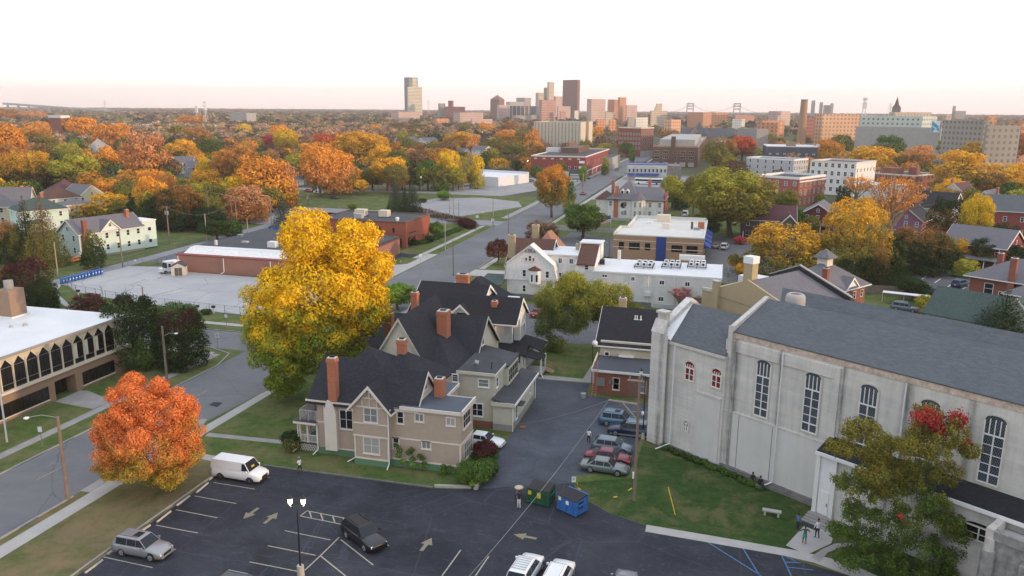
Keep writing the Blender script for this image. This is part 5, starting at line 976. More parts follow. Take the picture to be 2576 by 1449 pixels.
MB().box(x0+XW*.11,x0+XW*.11+1.5,y0m-.4,y0m-.01,0,6.8,'chimney_brick').box(x0+XW*.12,x0+XW*.12+1.2,y0m+.8,y0m+1.8,6.8,11,'chimney_brick').build('chimney',R_); chimney(R_,x0+XW*.68,y0m+12,1.0,.9,8,12.8); chimney(R_,x0+XW*.03,y0m+8,1,.8,7,12.6)
for f in (.24,.33):
 d = MB().prism([(x0+XW*f-.7,y0m+2.2,8.2),(x0+XW*f+.7,y0m+2.2,8.2),(x0+XW*f+.7,y0m+2.2,9.3),(x0+XW*f,y0m+2.2,9.9),(x0+XW*f-.7,y0m+2.2,9.3)],(0,2.5,0),'peeling_white').build('dormer',R_); MB().box(x0+XW*f-.35,x0+XW*f+.35,y0m+2.15,y0m+2.199,8.4,9.3,'glass_dark').build('pane',d)
MB().box(x0+XW+.01,x0+XW+.4,y0m,y0m+14,0,8.6,'maroon_brick').build('party_wall',R_)
b = block('red_commercial_block','long two-storey dark red brick commercial block with white cornice on the avenue','commercial building',Z2,1988,868,1565,2172,705,90,'maroon_brick','flat_roof_dark',.6,cap='cream_trim'); R,C,dr,dL,lr,ll,H_,th = b
rooms(b,7,0,H_*.55,1,3,1.2,1.5,fm='trim_white',gm='glass_dark'); winrow(R,(C[0]-ll*.35,C[1]-.01),(1,0),ll*.34,0,3,H_*.36,1,3,1.2,1.7,gm='glass_dark'); winrow(R,(C[0]-ll,C[1]-.01),(1,0),ll*.95,0,6,H_*.83,1,3,1.5,.7,fm='trim_white',gm='concrete')
MB().box(C[0]-.01,C[0]+.1,C[1],C[1]+lr,3.0,3.4,'trim_white').build('shopfront_band',R); MB().box(C[0]-3.6,C[0]-.6,C[1]-.4,C[1]-.02,H_*.67,H_*.78,'trim_white').box(C[0]-3.6,C[0]-.6,C[1]-1.0,C[1]-.02,H_*.4,H_*.52,'trim_white').build('awning',R)
winrow(R,(C[0]+.02,C[1]),(0,1),lr,math.pi/2,6,.5,1,3,2.4,2.2,gm='glass_pale'); rooftop(R,C,dr,dL,H_,.6,((lr*.4,ll*.35,lr*.4,ll*.35,3.2,'brown_brick','penthouse'),(lr*.5,ll*.8,6,8,2.5,'white_siding','penthouse')))
b = block('grey_shop','low pale grey shop with white front next to the red commercial block','shop',ZN,275,490,225,390,300,90,'concrete','flat_roof_blue',.3,dl=14)
C0 = G(Z2,1310,942); C1 = G(Z2,1548,908); thw = math.degrees(math.atan2(C1[1]-C0[1],C1[0]-C0[0]))
b = block('white_warehouse','low white metal warehouse with pale flat roof by the grey car park','warehouse',Z2,1310,942,1060,1548,868,thw,'white_metal','roof_white',.2,dl=34); R,C,dr,dL,lr,ll,H_,th = b
MB().obox(C+dr*(lr-.6)+vec(0,0,H_),dr*.6,dL*ll,(0,0,.8),'white_metal').build('end_parapet',R)
b = block('diner','low grey painted building with navy roof edge and awning on the avenue','shop',ZN,512,640,500,1128,395,8,'concrete_blue','blue_panel',.4,dl=16,cap='blue_panel'); R,C,dr,dL,lr,ll,H_,th = b
rooms(b,10,0,H_*.5,1,3,1.0,1.7,fm='concrete',gm='glass_dark'); MB().prism([C+vec(0,-.02,H_*.42),C+vec(0,-2.2,H_*.3),C+vec(0,-.02,H_*.28)],dr*lr*.8,'blue_panel').build('awning',R); MB().obox(C+dr*(lr+.02)+vec(0,0,0),dr*lr*.35,dL*ll,(0,0,H_-.6),'stone_foot').build('dark_wing',R)
b = block('brick_warehouse','three-storey brown brick warehouse with tan-framed window bays and pale roof extension','warehouse',ZN,1605,452,900,1725,118,90,'brown_brick','concrete',1.0,cap='tan_brick'); R,C,dr,dL,lr,ll,H_,th = b
winrow(R,(C[0]-ll,C[1]-.01),(1,0),ll*.96,0,5,H_*.38,2,H_*.25,ll*.12,H_*.13,cols=3,rows=1,fm='cream_trim',gm='glass_dark',name='window'); winrow(R,(C[0]-ll,C[1]-.01),(1,0),ll*.96,0,5,.4,1,3,ll*.12,H_*.19,cols=1,rows=1,fm='cream_trim',gm='concrete',name='garage_door')
rooftop(R,C,dr,dL,H_,1.0,((2,ll*.08,lr*.6,ll*.78,5.0,'concrete','penthouse'),)); MB().box(C[0]-ll*.6,C[0]-ll*.5,C[1]-.3,C[1]-.02,0,H_+6,'brown_brick').build('pier',R)
b = block('concrete_block','windowless tan concrete block with vertical ribs and darker pilaster, rising behind the trees','warehouse',Z2,1950,655,1585,2040,438,90,'precast','flat_roof_blue',.8); R,C,dr,dL,lr,ll,H_,th = b
for i in range(14): MB().box(C[0]-ll*(i+.5)/14-.35,C[0]-ll*(i+.5)/14+.35,C[1]-.5,C[1]-.01,0,H_-.3,'concrete_old').build('rib',R)
MB().box(C[0]+.01,C[0]+.4,C[1]+lr*.4,C[1]+lr*.62,0,H_+.2,'left_brick').build('pilaster',R)
b = block('corner_brick_building','six-storey brick apartment building with sunlit orange side and pale stone ground floor','apartment building',Z3,155+0,420,100,220,200,90,'maroon_brick','flat_roof_dark',.8,dist=470) if False else block('corner_brick_building','six-storey brick apartment building with sunlit orange side and pale stone ground floor','apartment building',ZL,690,900,440,830,575,60,'red_brick','flat_roof_dark',.8,cap='cream_trim')
rooms(b,7,0,b[6]*.25,5,b[6]*.14,1.5,b[6]*.085,fm='cream_trim',gm='glass'); rooms(b,0,8,b[6]*.25,4,b[6]*.16,1.3,b[6]*.08,fm='cream_trim',gm='glass_pale'); R,C,dr,dL,lr,ll,H_,th = b
MB().obox(C-dL*.05+vec(0,0,0),dr*lr,-dL*.1+dL*.0+vec(*(np.cross(dr,(0,0,1))*.15)),(0,0,H_*.2),'concrete').build('stone_base',R)
p = G(ZL,1350,760); R_ = house('school_building','brown stone school with steep dark slate roof, pointed gable and tall brick chimney',(p[0]+8,p[1]+12),10,56,16,9,17,'x','left_brick','slate_church','precast',(12,3),chim=((2,-4,21),(3,-4,21)),wing=(-22,-10,-14,0,9,17),cat='school'); hip_roof(R_,-18,-2,-8,8,10,23,.3,'slate_church',(-10,0),(-9.5,0),name='tower_roof')
b = block('dark_flat_block','low dark grey block with wide pale flat roofs behind the apartment buildings','commercial building',Z3,745,700,735,1105,565,3,'flat_roof_blue','roof_white',.6,cap='roof_white',dl=30); rooms(b,7,0,b[6]*.55,1,3,1.6,1.0,gm='glass_pale'); rooftop(b[0],b[1],b[2],b[3],b[6],.6,((14,10,6,5,3,'left_brick','penthouse'),(34,12,2,2,1.5,'white_metal','rooftop_unit')))
b = block('pale_apartment_block','pale blue-white three-storey flat-roofed apartment building with a low parapet','apartment building',Z3,935,800,600,1035,662,60,'grey_siding','flat_roof_dark',.8,cap='white_paint'); rooms(b,6,6,1.5,3,b[6]*.3,1.1,1.9,fm='trim_white',gm='glass')
b = block('cream_apartment_block','three-storey white-painted apartment building with balconied bays','apartment building',Z3,1365,925,1040,1502,683,60,'peeling_white','flat_roof_dark',.8,cap='cream_trim'); rooms(b,6,0,b[6]*.70,1,3,1.0,1.7,gm='glass_dark'); rooms(b,0,7,1.6,4,b[6]*.235,1.4,b[6]*.13,cols=2,fm='trim_white',gm='glass')
b = block('red_apartment_block','three-storey red brick apartment building with white belt cornice and rose-painted rear wall','apartment building',Z3,968,1002,665,1150,790,60,'red_brick','flat_roof_dark',.9,cap='white_paint'); R,C,dr,dL,lr,ll,H_,th = b
MB().obox(C-vec(math.cos(th),math.sin(th),0)*.02,dL*ll,-vec(math.cos(th),math.sin(th),0)*.08,(0,0,H_-1.0),'rose_panel').build('painted_wall',R); rooms(b,6,0,1.2,3,H_*.29,1.0,2.0,fm='trim_white',gm='glass_dark')
winrow(R,(C[0]+dL[0]*ll-math.cos(th)*.12,C[1]+dL[1]*ll-math.sin(th)*.12),-dL,ll,th-math.pi/2,5,1.4,3,H_*.29,1.3,1.7,fm='trim_white',gm='glass_pale'); MB().obox(C+vec(0,0,H_-2.0)+vec(math.sin(th),-math.cos(th),0)*.2,dr*lr,dL*.15,(0,0,.5),'white_paint').build('cornice',R)
b = block('brick_flats','two-storey orange brick flats with rooftop stair houses behind the bare orange tree','apartment building',Z3,1795,880,1480,1952,775,55,'red_brick','flat_roof_dark',.6,cap='cream_trim'); rooms(b,6,4,1.4,2,b[6]*.45,.9,1.6,fm='brown_brick',gm='glass_dark'); rooftop(b[0],b[1],b[2],b[3],b[6],.6,((3,b[5]*.45,6,9,3.2,'red_brick','stair_house'),(7,b[5]*.12,3.5,4,3.8,'red_brick','stair_house')))
HR = [
 ('wine_olive_house','dark olive and wine-red house with slate roof and white-trimmed porch gable',(Z6,900,470),0,15,11,6.0,9.6,dict(wall='house_olive',roof='maroon_shingle',wins=(4,2),porch=(-7,3,2.4),wing=(3,8,-9,-3,5.4,8.0))),
 ('porch_bungalow','brown house with grey roof and two-level columned porch beside the orange trees',(Z6,1240,430),-12,9,13,6.4,9.2,dict(ax='y',wall='house_wine',roof='grey_shingle',porch=(-4,4,2.5))),
 ('purple_house','small purple gable-fronted house with dark roof',(Z6,1830,470),-25,9,12,6.0,9.4,dict(ax='y',wall='purple_wall',roof='dark_shingle',trim='cream_trim',gm='glass_pale')),
 ('navy_gable_house','dark blue-grey house with steep black roof and white trim behind the purple house',(Z6,1985,400),-30,13,12,6.8,11.4,dict(wall='concrete_blue',roof='dark_shingle')),
 ('maroon_gable_house','white house with maroon-brown roof and red chimney among yellow trees',(Z6,2140,300),-35,11,12,6.2,10.8,dict(ax='y',roof='maroon_shingle',chim=((-3,0,12),))),
 ('white_flat_house','white-painted house with flat white roof behind the orange leafless tree',(Z6,1650,240),12,15,12,7.6,8.2,dict(hip=True,wall='old_white',roof='roof_white',wins=(4,3))),
 ('small_white_house','small white gabled house between yellow trees and the brick house at right',(Z6,2330,330),-30,8,12,5.6,9.4,dict(ax='y',roof='grey_shingle',chim=((2,2,10.4),))),
 ('brick_gable_house','large brown brick house with blue-grey shingle roof and white windows at the right edge',(Z6,2520,470),-8,22,12,8.6,12.6,dict(wall='maroon_brick',roof='slate_church',wins=(5,3),foot='white_paint')),
 ('white_barn_house','white gabled house far behind the white warehouse',(Z2,1185,720),60,10,13,6.4,9.2,dict(ax='y')),
 ('white_row_house','white two-storey house with grey roof among trees left of centre',(Z2,760,640),50,15,12,6.8,9.6,dict(ax='x')),
 ('grey_row_house','long white house with grey gables left of the other white houses',(Z2,590,640),50,19,12,6.0,10.4,dict(ax='x')),
 ('dark_roof_cottage','cottage with dark roof and white gable in front of the white houses',(Z2,800,712),40,10,10,4.0,8.0,dict(ax='x',roof='dark_shingle')),
 ('white_cottage','low white cottage beside the dark-roofed cottage',(Z2,620,680),40,10,10,3.6,7.0,dict(ax='y')),
 ('white_cottage','small white cottage right of the dark green trees',(Z2,1035,715),60,9,9,3.6,7.0,dict(ax='y')),
 ('blue_grey_house','grey house with white-edged gables and twin chimneys half hidden by trees at the left',(Z1,780,700),40,14,12,7,12.5,dict(ax='y',wall='grey_siding',roof='dark_shingle',chim=((-4,0,14),(4,0,14)))),
 ('grey_roof_house','light grey roofed house between orange and green trees at the left',(Z1,1500,650),60,12,12,6.5,11.5,dict(ax='y',roof='grey_shingle')),
 ('white_treetop_house','white house half hidden behind orange trees, left of centre',(Z1,1400,840),30,16,12,6.5,9.5,dict(ax='x')),
 ('pale_house','pale house behind the yellow-orange trees near the white house',(Z1,1560,870),50,13,10,6.0,8.6,dict(ax='x',wall='grey_siding')),
 ('tan_gable_cottage','tan gabled house just left of the pink-red tree',(Z1,1990,620),60,12,12,6.5,11.0,dict(ax='y',wall='butter_siding',roof='dark_shingle')),
 ('garage_house','small white garage beyond the grassy corner, left of centre',(Z1,2300,935),70,7,5,3.0,4.4,dict(ax='x',wins=(1,1),nfl=1)),
]
for n_,l_,q,rz,w,d_,h_,z_,k in HR: house(n_,l_,G(*q),rz,w,d_,h_,z_,**k)
b = block('long_white_store','long low white flat-roofed store in the woods at the left','store',Z1,1530,540,1010,1725,465,80,'old_white','roof_white',.5,dist=1200,dl=190,drr=60);
b = block('striped_block','red and white striped block with white roofline far at the left','building',Z1,480,470,382,552,385,70,'red_brick','roof_white',2.5,cap='roof_white',dist=900)
b = block('green_white_block','long white and green office block beyond the left woods','office building',Z1,1925,430,1795,2000,365,70,'concrete','roof_white',1,dist=1500)
# skyline
facade('f_cream',(.62,.58,.46),(.22,.21,.17),400,3.7,.999,.42); facade('f_glass',(.20,.22,.25),(.10,.13,.17),2.4,3.8,.62,.75); facade('f_brown',(.24,.13,.11),(.15,.085,.075),1.9,3.8,.5,.999)
facade('f_grid',(.50,.30,.24),(.22,.11,.10),4.5,3.8,.6,.6); facade('f_orange',(.55,.27,.15),(.28,.13,.08),6.5,4.2,.45,.5); facade('f_peach',(.66,.40,.25),(.30,.19,.13),4.4,3.9,.45,.5)
facade('f_grey',(.30,.28,.25),(.14,.13,.12),4.0,3.6,.45,.5); facade('f_panel',(.52,.58,.53),(.13,.15,.15),4.4,4.1,.40,.38); facade('f_pink',(.52,.38,.34),(.33,.22,.20),3.5,3.6,.5,.45)
facade('f_dark',(.46,.42,.40),(.10,.09,.10),14,60,.85,.93); facade('f_red',(.36,.13,.10),(.22,.09,.08),300,4.0,.99,.4); facade('f_tan',(.50,.42,.33),(.28,.24,.2),4,4,.4,.5)
facade('f_slab',(.34,.33,.32),(.24,.2,.18),2.2,3.5,.5,.7); facade('f_white',(.66,.65,.62),(.32,.30,.28),4,4,.4,.4)
SK = 'buildings of the downtown skyline'
def sk(label,Z,xc,yb,xl,xr,yt,mat,dist,th=60,roof='concrete_blue',par=1.0,nm='office_tower',cat='tower'): return block(nm,label,cat,Z,xc,yb,xl,xr,yt,th,mat,roof,par,dist=dist,group=SK)
sk('tall grey-blue glass tower, tallest of the skyline at left of centre',ZK,357,400,297,460,54,'f_glass',2400); b = sk('bright cream tower with horizontal bands, sunlit in front of the glass tower',ZK,342,470,330,510,168,'f_cream',2200); rooftop(b[0],b[1],b[2],b[3],b[6],1,((b[4]*.35,1,b[4]*.3,15,24,'f_cream','penthouse'),))
for l_,xc,xl,xr,yt,m,D in (('pink-brown low civic block left of centre below the cream tower',225,135,480,470,'f_pink',1750),('silver slab building beside the stepped red one',712,700,785,368,'f_slab',2150),('red banded office block with a broad front',900,785,1022,408,'f_red',2100),('tall dark red stepped block rising above the red banded offices',868,820,885,335,'f_red',2150),('cream low block with a blank left front',960,885,1240,478,'f_pink',1650),('pale long low building in front of the cream block',1105,1095,1352,556,'f_pink',1350),('small bright red brick block left of the long pale one',680,672,830,550,'f_orange',1400),
   ('cream mid-rise tucked before the brown pyramid-topped tower',1430,1405,1560,388,'f_pink',1950),('pale grey stepped block behind the dark-windowed building',1530,1512,1735,348,'concrete',2400),('grey high block with dark side behind the dark-windowed building',1735,1635,1812,300,'f_slab',2450),('broad building with dark panels between white frames',1592,1560,1800,398,'f_dark',1900),('dark blue glazed wing with pale fascia right of the framed building',1805,1800,1908,400,'f_glass',1890),('long low colonnade-fronted building below the framed block',1600,1585,2050,512,'f_slab',1800),
   ('red and white gridded office block at the centre of downtown',1940,1905,2108,327,'f_grid',1850),('cream stepped hotel left of the tall cream tower',1900,1865,1962,240,'f_tan',2350),('grey narrow shaft attached to the tall cream tower',1975,1962,2006,178,'f_slab',2300),('slender tall cream tower with a stepped crown',2022,2003,2085,110,'f_tan',2280),('cream office block right of the slender tower',2105,2085,2192,284,'f_pink',2300),('tall flat dark brown tower, tallest at the right of downtown',2362,2187,2393,84,'f_brown',2100),('low pink block below the brown tower',2140,2125,2285,402,'f_pink',2000),('small pink building in front of the brown tower',2165,2158,2232,460,'f_grid',1800),('small white block at the foot of the brown tower',2338,2330,2384,455,'f_white',1850)):
 sk(l_,ZK,xc,500,xl,xr,yt,m,D)
b = sk('brown high-rise with a pyramid roof',ZK,1428,440,1325,1494,320,'f_brown',2050); R,C,dr,dL,lr,ll,H_,th = b; hz = top_at(C,ZK,265)
q = [C,C+dr*lr,C+dr*lr+dL*ll,C+dL*ll]; a = C+dr*lr/2+dL*ll/2+vec(0,0,hz); mb = MB(); [mb.poly([q[i]+vec(0,0,H_),q[(i+1) % 4]+vec(0,0,H_),a],'f_brown') for i in range(4)]; mb.build('pyramid_roof',R)
for l_,xc,xl,xr,yt,m,D,yb in (('grey-tan slab high-rise with bands right of downtown',145,95,302,255,'f_pink',1700,450),('orange-brown tower with lower shoulder',368,325,442,262,'f_orange',1900,430),('taller orange-brown tower with ragged crown',460,440,532,238,'f_orange',1880,430),('broad pink blank block beside the orange towers',540,530,656,325,'f_pink',1850,430),('cream low cube below the slab high-rise',310,300,407,404,'f_tan',1500,460),('cream stepped ziggurat-like building',815,800,992,386,'f_tan',1500,440),('white low building with arched windows',645,638,778,462,'f_white',1250,510),('large orange sunlit warehouse with many windows',1390,1215,1668,408,'f_orange',1500,500),('cream corner block with grey flank in the middle distance',1035,955,1142,486,'f_peach',1050,560),
   ('pinkish office block left of the smokestack',2215,2118,2362,392,'f_pink',1500,470),('long low red brick building behind the yellow-green trees',2050,2045,2300,498,'f_orange',950,550),('pale cream low building right of the orange warehouse',1725,1720,1860,478,'f_white',1300,500),('grey flat industrial shed in the middle distance right of centre',1990,1775,2120,590,'concrete_old',700,630),('red-roofed long shed behind the cream low building',1750,1745,1960,440,'f_red',1700,460),('dark brick block left of the white arcade building',560,548,632,458,'f_slab',1400,500),('brick low-rise with red sign left of downtown fringe',765,758,860,432,'f_orange',1500,460),('small rust-coloured block below the slab high-rise',210,200,305,480,'f_orange',1200,520),('small orange brick block right of the rust-coloured one',350,340,425,486,'f_orange',1180,520)):
 sk(l_,ZL,xc,yb,xl,xr,yt,m,D,th=60 if xc < 1300 else 38,nm='city_block',cat='building')
C = None
b = sk('cream upper stage of the stepped building',ZL,858,440,848,928,345,'f_tan',1530,nm='city_block',cat='building'); b = sk('topmost cream stage of the stepped building',ZL,872,440,862,932,308,'f_tan',1560,nm='city_block',cat='building')
for l_,xc,xl,xr,yt,m,D,yb in (('long peach-coloured block with rows of small dark windows',318,235,732,242,'f_peach',900,440),('cream penthouse block on top of the pale green hospital',1118,1113,1528,218,'f_tan',930,400),('grey-brown long office block with irregular windows',2110,1648,2205,318,'f_grey',620,520),('brick office block with pale cornice at the right',2150,2125,2522,362,'f_grey',560,530),('orange sunlit brick stump above the grey office block',2168,2120,2262,262,'f_orange',900,400),('orange block at the far right edge behind the dark red tree',2530,2522,2620,318,'f_orange',640,520),('red low building beside the smokestack',118,110,238,290,'f_red',1000,400),('cream block with bright face far right behind the grey offices',1705,1700,1765,250,'f_tan',1300,300)):
 sk(l_,ZM,xc,yb,xl,xr,yt,m,D,th=30 if xc < 1500 else 25,nm='city_block',cat='building')
b = sk('large pale green panelled hospital with three rows of paired windows',ZM,1420,500,730,1582,267,'f_panel',820,nm='hospital',cat='hospital'); b2 = sk('low pale grey front wing of the hospital',ZM,1640,520,690,1665,395,'concrete',700,th=70,nm='hospital',cat='hospital')
R,C,dr,dL,lr,ll,H_,th = b2; n = -vec(math.cos(th),math.sin(th),0); mb = MB(); bz = top_at(C,ZM,445); tz = top_at(C,ZM,315); s1 = 1.0; s2 = 7.0
P_ = R; mb.obox(C+n*.4+dL*s1+vec(0,0,bz),dL*(s2-s1),n*.3,(0,0,tz-bz),'blue_sign_mat' if False else 'trim_white').build('banner',R)
plain('banner_blue',(.05,.35,.55),.5,.03); mb = MB(); w = s2-s1; hh = tz-bz; o = C+n*.72+dL*s1+vec(0,0,bz); up = vec(0,0,1)
for tri in (((.05,.03),(.05,.55),(.5,.3),(.25,.03)),((.05,.6),(.05,.97),(.95,.5),(.7,.35)),((.95,.03),(.55,.3),(.95,.42))): mb.prism([o+dL*w*(1-a)+up*hh*c for a,c in tri],n*.05,'banner_blue')
mb.build('banner_emblem',R)
def far_pt(Z,x,y,dist): r = ray(Z,x,y); r = r/np.hypot(r[0],r[1]); return vec(r[0]*dist,r[1]*dist,0)
p = far_pt(ZM,100,445,900); h = top_at(p,ZM,88); R_ = thing('smokestack','tall tapering tan smokestack standing right of downtown','chimney',tuple(p)); MB().tube(p,p+vec(0,0,h),4.6,3.4,'tan_brick',16).build('shaft',R_); MB().tube(p+vec(0,0,h),p+vec(0,0,h+1),3.6,3.6,'stone_foot',16).build('rim',R_)
p = far_pt(ZM,1150,220,1300); h0,h1 = top_at(p,ZM,160),top_at(p,ZM,45); R_ = thing('church_spire','dark slender church spire rising above the hospital','church spire',tuple(p)); MB().box(p[0]-5,p[0]+5,p[1]-5,p[1]+5,0,h0,'stone_foot').build('tower',R_); MB().lathe([(5.2,h0),(3.0,h0+(h1-h0)*.22),(.1,h1)],(p[0],p[1],0),'brown_brick',8).build('spire',R_)
def mast(label,Z,x,yt,dist,w=3,lattice=True,m='white_metal'):
 p = far_pt(Z,x,300,dist); h = top_at(p,Z,yt); R = thing('radio_mast',label,'mast',tuple(p)); mb = MB()
 for sx,sy in ((-1,-1),(1,-1),(1,1),(-1,1)): mb.tube(p+vec(sx*w,sy*w,0),p+vec(sx*w*.12,sy*w*.12,h),w*.1,w*.08,m,4)
 for i in range(10): z = h*i/10; k = w*(1-.88*i/10); mb.box(p[0]-k,p[0]+k,p[1]-k,p[1]-k*.8,z,z+w*.12,m)
 mb.build('lattice',R); mb = MB(); [mb.box(p[0]-w*.6,p[0]+w*.6,p[1]-w*.6,p[1]+w*.6,h*f,h*f+w*.9,m) for f in (.7,.8,.93)]; mb.build('antenna',R)
mast('tall white lattice mast with drums behind the pale green hospital',ZM,785,62,1500,5); mast('thin faint mast left of the church spire',ZM,1073,120,2600,4); mast('cell tower with antenna clusters in the woods left of centre',Z1,1597,275,1300,3); mast('short cell mast left of the taller cell tower',Z1,1530,312,1500,3); mast('faint mast on the horizon left of the cell towers',Z1,820,270,3000,4); mast('thin mast on the horizon right of the cream tower',ZK,580,330,3500,4)
for i,(x,yt) in enumerate(((1250,305),(1772,305))):
 p = far_pt(ZL,x,400,4200); h = top_at(p,ZL,yt); R = thing('bridge_tower',('left' if i == 0 else 'right')+' tower of the distant suspension bridge','bridge tower',tuple(p)); mb = MB(); t = vec(*_rt[:2],0); s = 16
 for k in (-1,1): mb.obox(p+t*(k*s)-t*3,t*4,_h*5,(0,0,h),'grey_metal')
 for f in (.55,.75,.93): mb.obox(p-t*s+vec(0,0,h*f)+_h*.5,t*2*s,_h*4,(0,0,6),'grey_metal')
 mb.build('portal',R)
a,b = far_pt(ZL,1250,400,4200),far_pt(ZL,1772,400,4200); h = top_at(a,ZL,305); hd = top_at(a,ZL,402); R = thing('suspension_bridge','distant suspension bridge deck with drooping cables between its two towers','bridge',tuple(a)); d = b-a
MB().obox(a-d*.6+vec(0,0,hd-5),d*2.2,_h*20,(0,0,5),'grey_metal').build('deck',R); mb = MB()
for s0,s1_,z0,z1_,sag in ((0,1,h,h,h-hd-4),(-.5,0,hd,h,12),(1,1.5,h,hd,12)):
 P = [a+d*(s0+(s1_-s0)*i/14)+vec(0,0,z0+(z1_-z0)*i/14-sag*4*(i/14)*(1-i/14)) for i in range(15)]; mb.path(P,[.8]*15,'grey_metal',4)
mb.build('cable',R)
for l_,Z,x,xr,yt,D in (('leftmost concrete grain elevator behind the peach block',ZM,197,235,88,3200),('second concrete grain elevator behind the peach block',ZM,290,322,108,3200),('broad grain elevator with conveyor house',ZM,335,405,140,3200),('tall end tower of the grain elevators',ZM,410,440,120,3200),('hazy steel mill building on the right horizon',ZM,1770,1800,150,2800),('low part of the hazy steel mill on the right horizon',ZM,1800,1920,205,2800)):
 R,C,dr,dL,lr,ll,H_,th = block('grain_elevator' if 'grain' in l_ else 'steel_mill',l_,'industrial plant',Z,x,300,x-6,xr,yt,20,'concrete_old','concrete_old',.5,dist=D)
p = far_pt(Z1,20,300,3600); q = far_pt(Z1,1080,318,3000); h0 = top_at(p,Z1,285); h1 = top_at(q,Z1,318); R = thing('elevated_highway','long pale elevated highway on piers along the left horizon','viaduct',tuple(p)); d = q-p; n = vec(-d[1],d[0],0)/np.linalg.norm(d)
MB().prism([p+vec(0,0,h0-7),q+vec(0,0,8),q+vec(0,0,13),p+vec(0,0,h0)],n*16,'concrete').build('deck',R)
for i in range(12): c = p+d*(i+.5)/12; z = h0-7+(8-h0+7)*(i+.5)/12; MB().box(c[0]-3,c[0]+3,c[1]-3,c[1]+3,0,max(z,4),'concrete').build('pier',R)
# trees
def sphere_dirs(rng,n):
 v = rng.normal(size=(n,3)); return v/np.linalg.norm(v,axis=1)[:,None]
def leaf_mesh(name,lobes,n,size,rng,squash=1.0,inner=.12,jit=.75,up=.25,mats=('leaf',),base=None,droop=0.0):
 """crown of n leaf-clump faces spread over the surfaces of ellipsoid lobes [(x,y,z,rx,ry,rz)]"""
 Lb = np.array(lobes,float); area = (Lb[:,3]*Lb[:,4]+Lb[:,4]*Lb[:,5]+Lb[:,3]*Lb[:,5]); pr = area/area.sum()
 m = int(n*1.9); k = rng.choice(len(Lb),m,p=pr); d = sphere_dirs(rng,m); d[:,2] += up*.5; d /= np.linalg.norm(d,axis=1)[:,None]
 lump = 1+.16*np.sin(d[:,0]*5.3+k*1.7)*np.cos(d[:,1]*4.7+k*2.3)+.12*np.sin(d[:,2]*8.1+k*.9+d[:,0]*6)
 r = lump+rng.normal(size=m)*inner-.04; r = np.where(rng.random(m) < .12,rng.random(m)**.5,r); P = Lb[k,:3]+d*Lb[k,3:]*r[:,None]
 if droop: P[:,2] -= droop*rng.random(m)**2*np.linalg.norm(d[:,:2],axis=1)
 keep = np.ones(m,bool)
 for j in range(len(Lb)):
  q = np.linalg.norm((P-Lb[j,:3])/Lb[j,3:],axis=1); keep &= ~((q < .72) & (k != j) & (rng.random(m) < .93))
 if base is not None: keep &= P[:,2] > base
 P,d,k = P[keep][:n],d[keep][:n],k[keep][:n]; n = len(P)
 N = d/Lb[k,3:]; N /= np.linalg.norm(N,axis=1)[:,None]; N += rng.normal(size=(n,3))*jit*.42; N /= np.linalg.norm(N,axis=1)[:,None]
 A = np.cross(N,sphere_dirs(rng,n)); A /= np.linalg.norm(A,axis=1)[:,None]; B = np.cross(N,A)
 s = size*(.55+.9*rng.random(n))[:,None]; el = (.55+.45*rng.random(n))[:,None]
 V = np.empty((n,4,3)); V[:,0] = P-A*s; V[:,1] = P+B*s*el-A*s*.1; V[:,2] = P+A*s; V[:,3] = P-B*s*el+A*s*.15+N*s*.25
 me = bpy.data.meshes.new(name); me.vertices.add(4*n); me.vertices.foreach_set('co',V.reshape(-1)); me.loops.add(4*n); me.loops.foreach_set('vertex_index',np.arange(4*n,dtype=np.int32))
 me.polygons.add(n); me.polygons.foreach_set('loop_start',np.arange(0,4*n,4,dtype=np.int32)); me.polygons.foreach_set('loop_total',np.full(n,4,dtype=np.int32)); me.update(calc_edges=True)
 for x in mats: me.materials.append(MATS[x])
 return me
def lobes_round(rng,n=16,z0=.30,z1=1.0,rx=.5,lr=(.13,.23),flat=1.0,core=.62):
 cz = (z0+z1)/2; hz = (z1-z0)/2; L_ = [(0,0,cz,rx*core,rx*core,hz*core*1.05)]
 for i in range(n):
  d = sphere_dirs(rng,1)[0]; d[2] = d[2]*.9+.12; r = rng.uniform(*lr); k = rng.uniform(.70,1.0)
  x,y,z = d[0]*(rx-r)*k*1.02,d[1]*(rx-r)*k*1.02,cz+d[2]*(hz-r*.8)*k; L_.append((x,y,z,r,r,r*.85*flat))
 return L_
def trunk_mesh(name,rng,zt=.45,r=.028,nb=6,spread=.26,top=.8,m='bark',sub=0):
 mb = MB(); lean = rng.normal(size=2)*.015; mb.path([(0,0,0),(lean[0]*.5,lean[1]*.5,zt*.5),(lean[0],lean[1],zt),(lean[0],lean[1],top)],[r*1.35,r,r*.85,r*.25],m,7)
 for i in range(nb):
  a = 2*math.pi*(i+rng.random()*.6)/nb; z = zt*(.6+.6*rng.random()); e = spread*(.7+.5*rng.random()); zz = z+(top-z)*(.6+.45*rng.random())
  p = [(lean[0],lean[1],z),(e*.5*math.cos(a),e*.5*math.sin(a),z+(zz-z)*.45),(e*math.cos(a),e*math.sin(a),zz)]; mb.path(p,[r*.6,r*.4,r*.12],m,5)
  for j in range(sub): b = a+rng.normal()*.7; q = e*(1.1+.4*rng.random()); mb.path([p[1],(q*math.cos(b),q*math.sin(b),zz+(.1*rng.normal()))],[r*.3,r*.07],m,4)
 return mb.mesh(name)
def lobes_full(rng,n=60):
 L_ = [(0,0,.3,.40,.40,.30),(0,0,.6,.36,.36,.30),(0,0,.14,.38,.38,.12)]
 for i in range(n):
  z = rng.uniform(.04,.92); R_ = .47*math.sqrt(max(0,1-((z-.36)/.62)**2))**.8; a = rng.uniform(0,6.28); r = rng.uniform(.06,.12); q = max(R_-r*.6,0); L_.append((q*math.cos(a),q*math.sin(a),z,r,r,r*.8))
 return L_
PROTO = {}
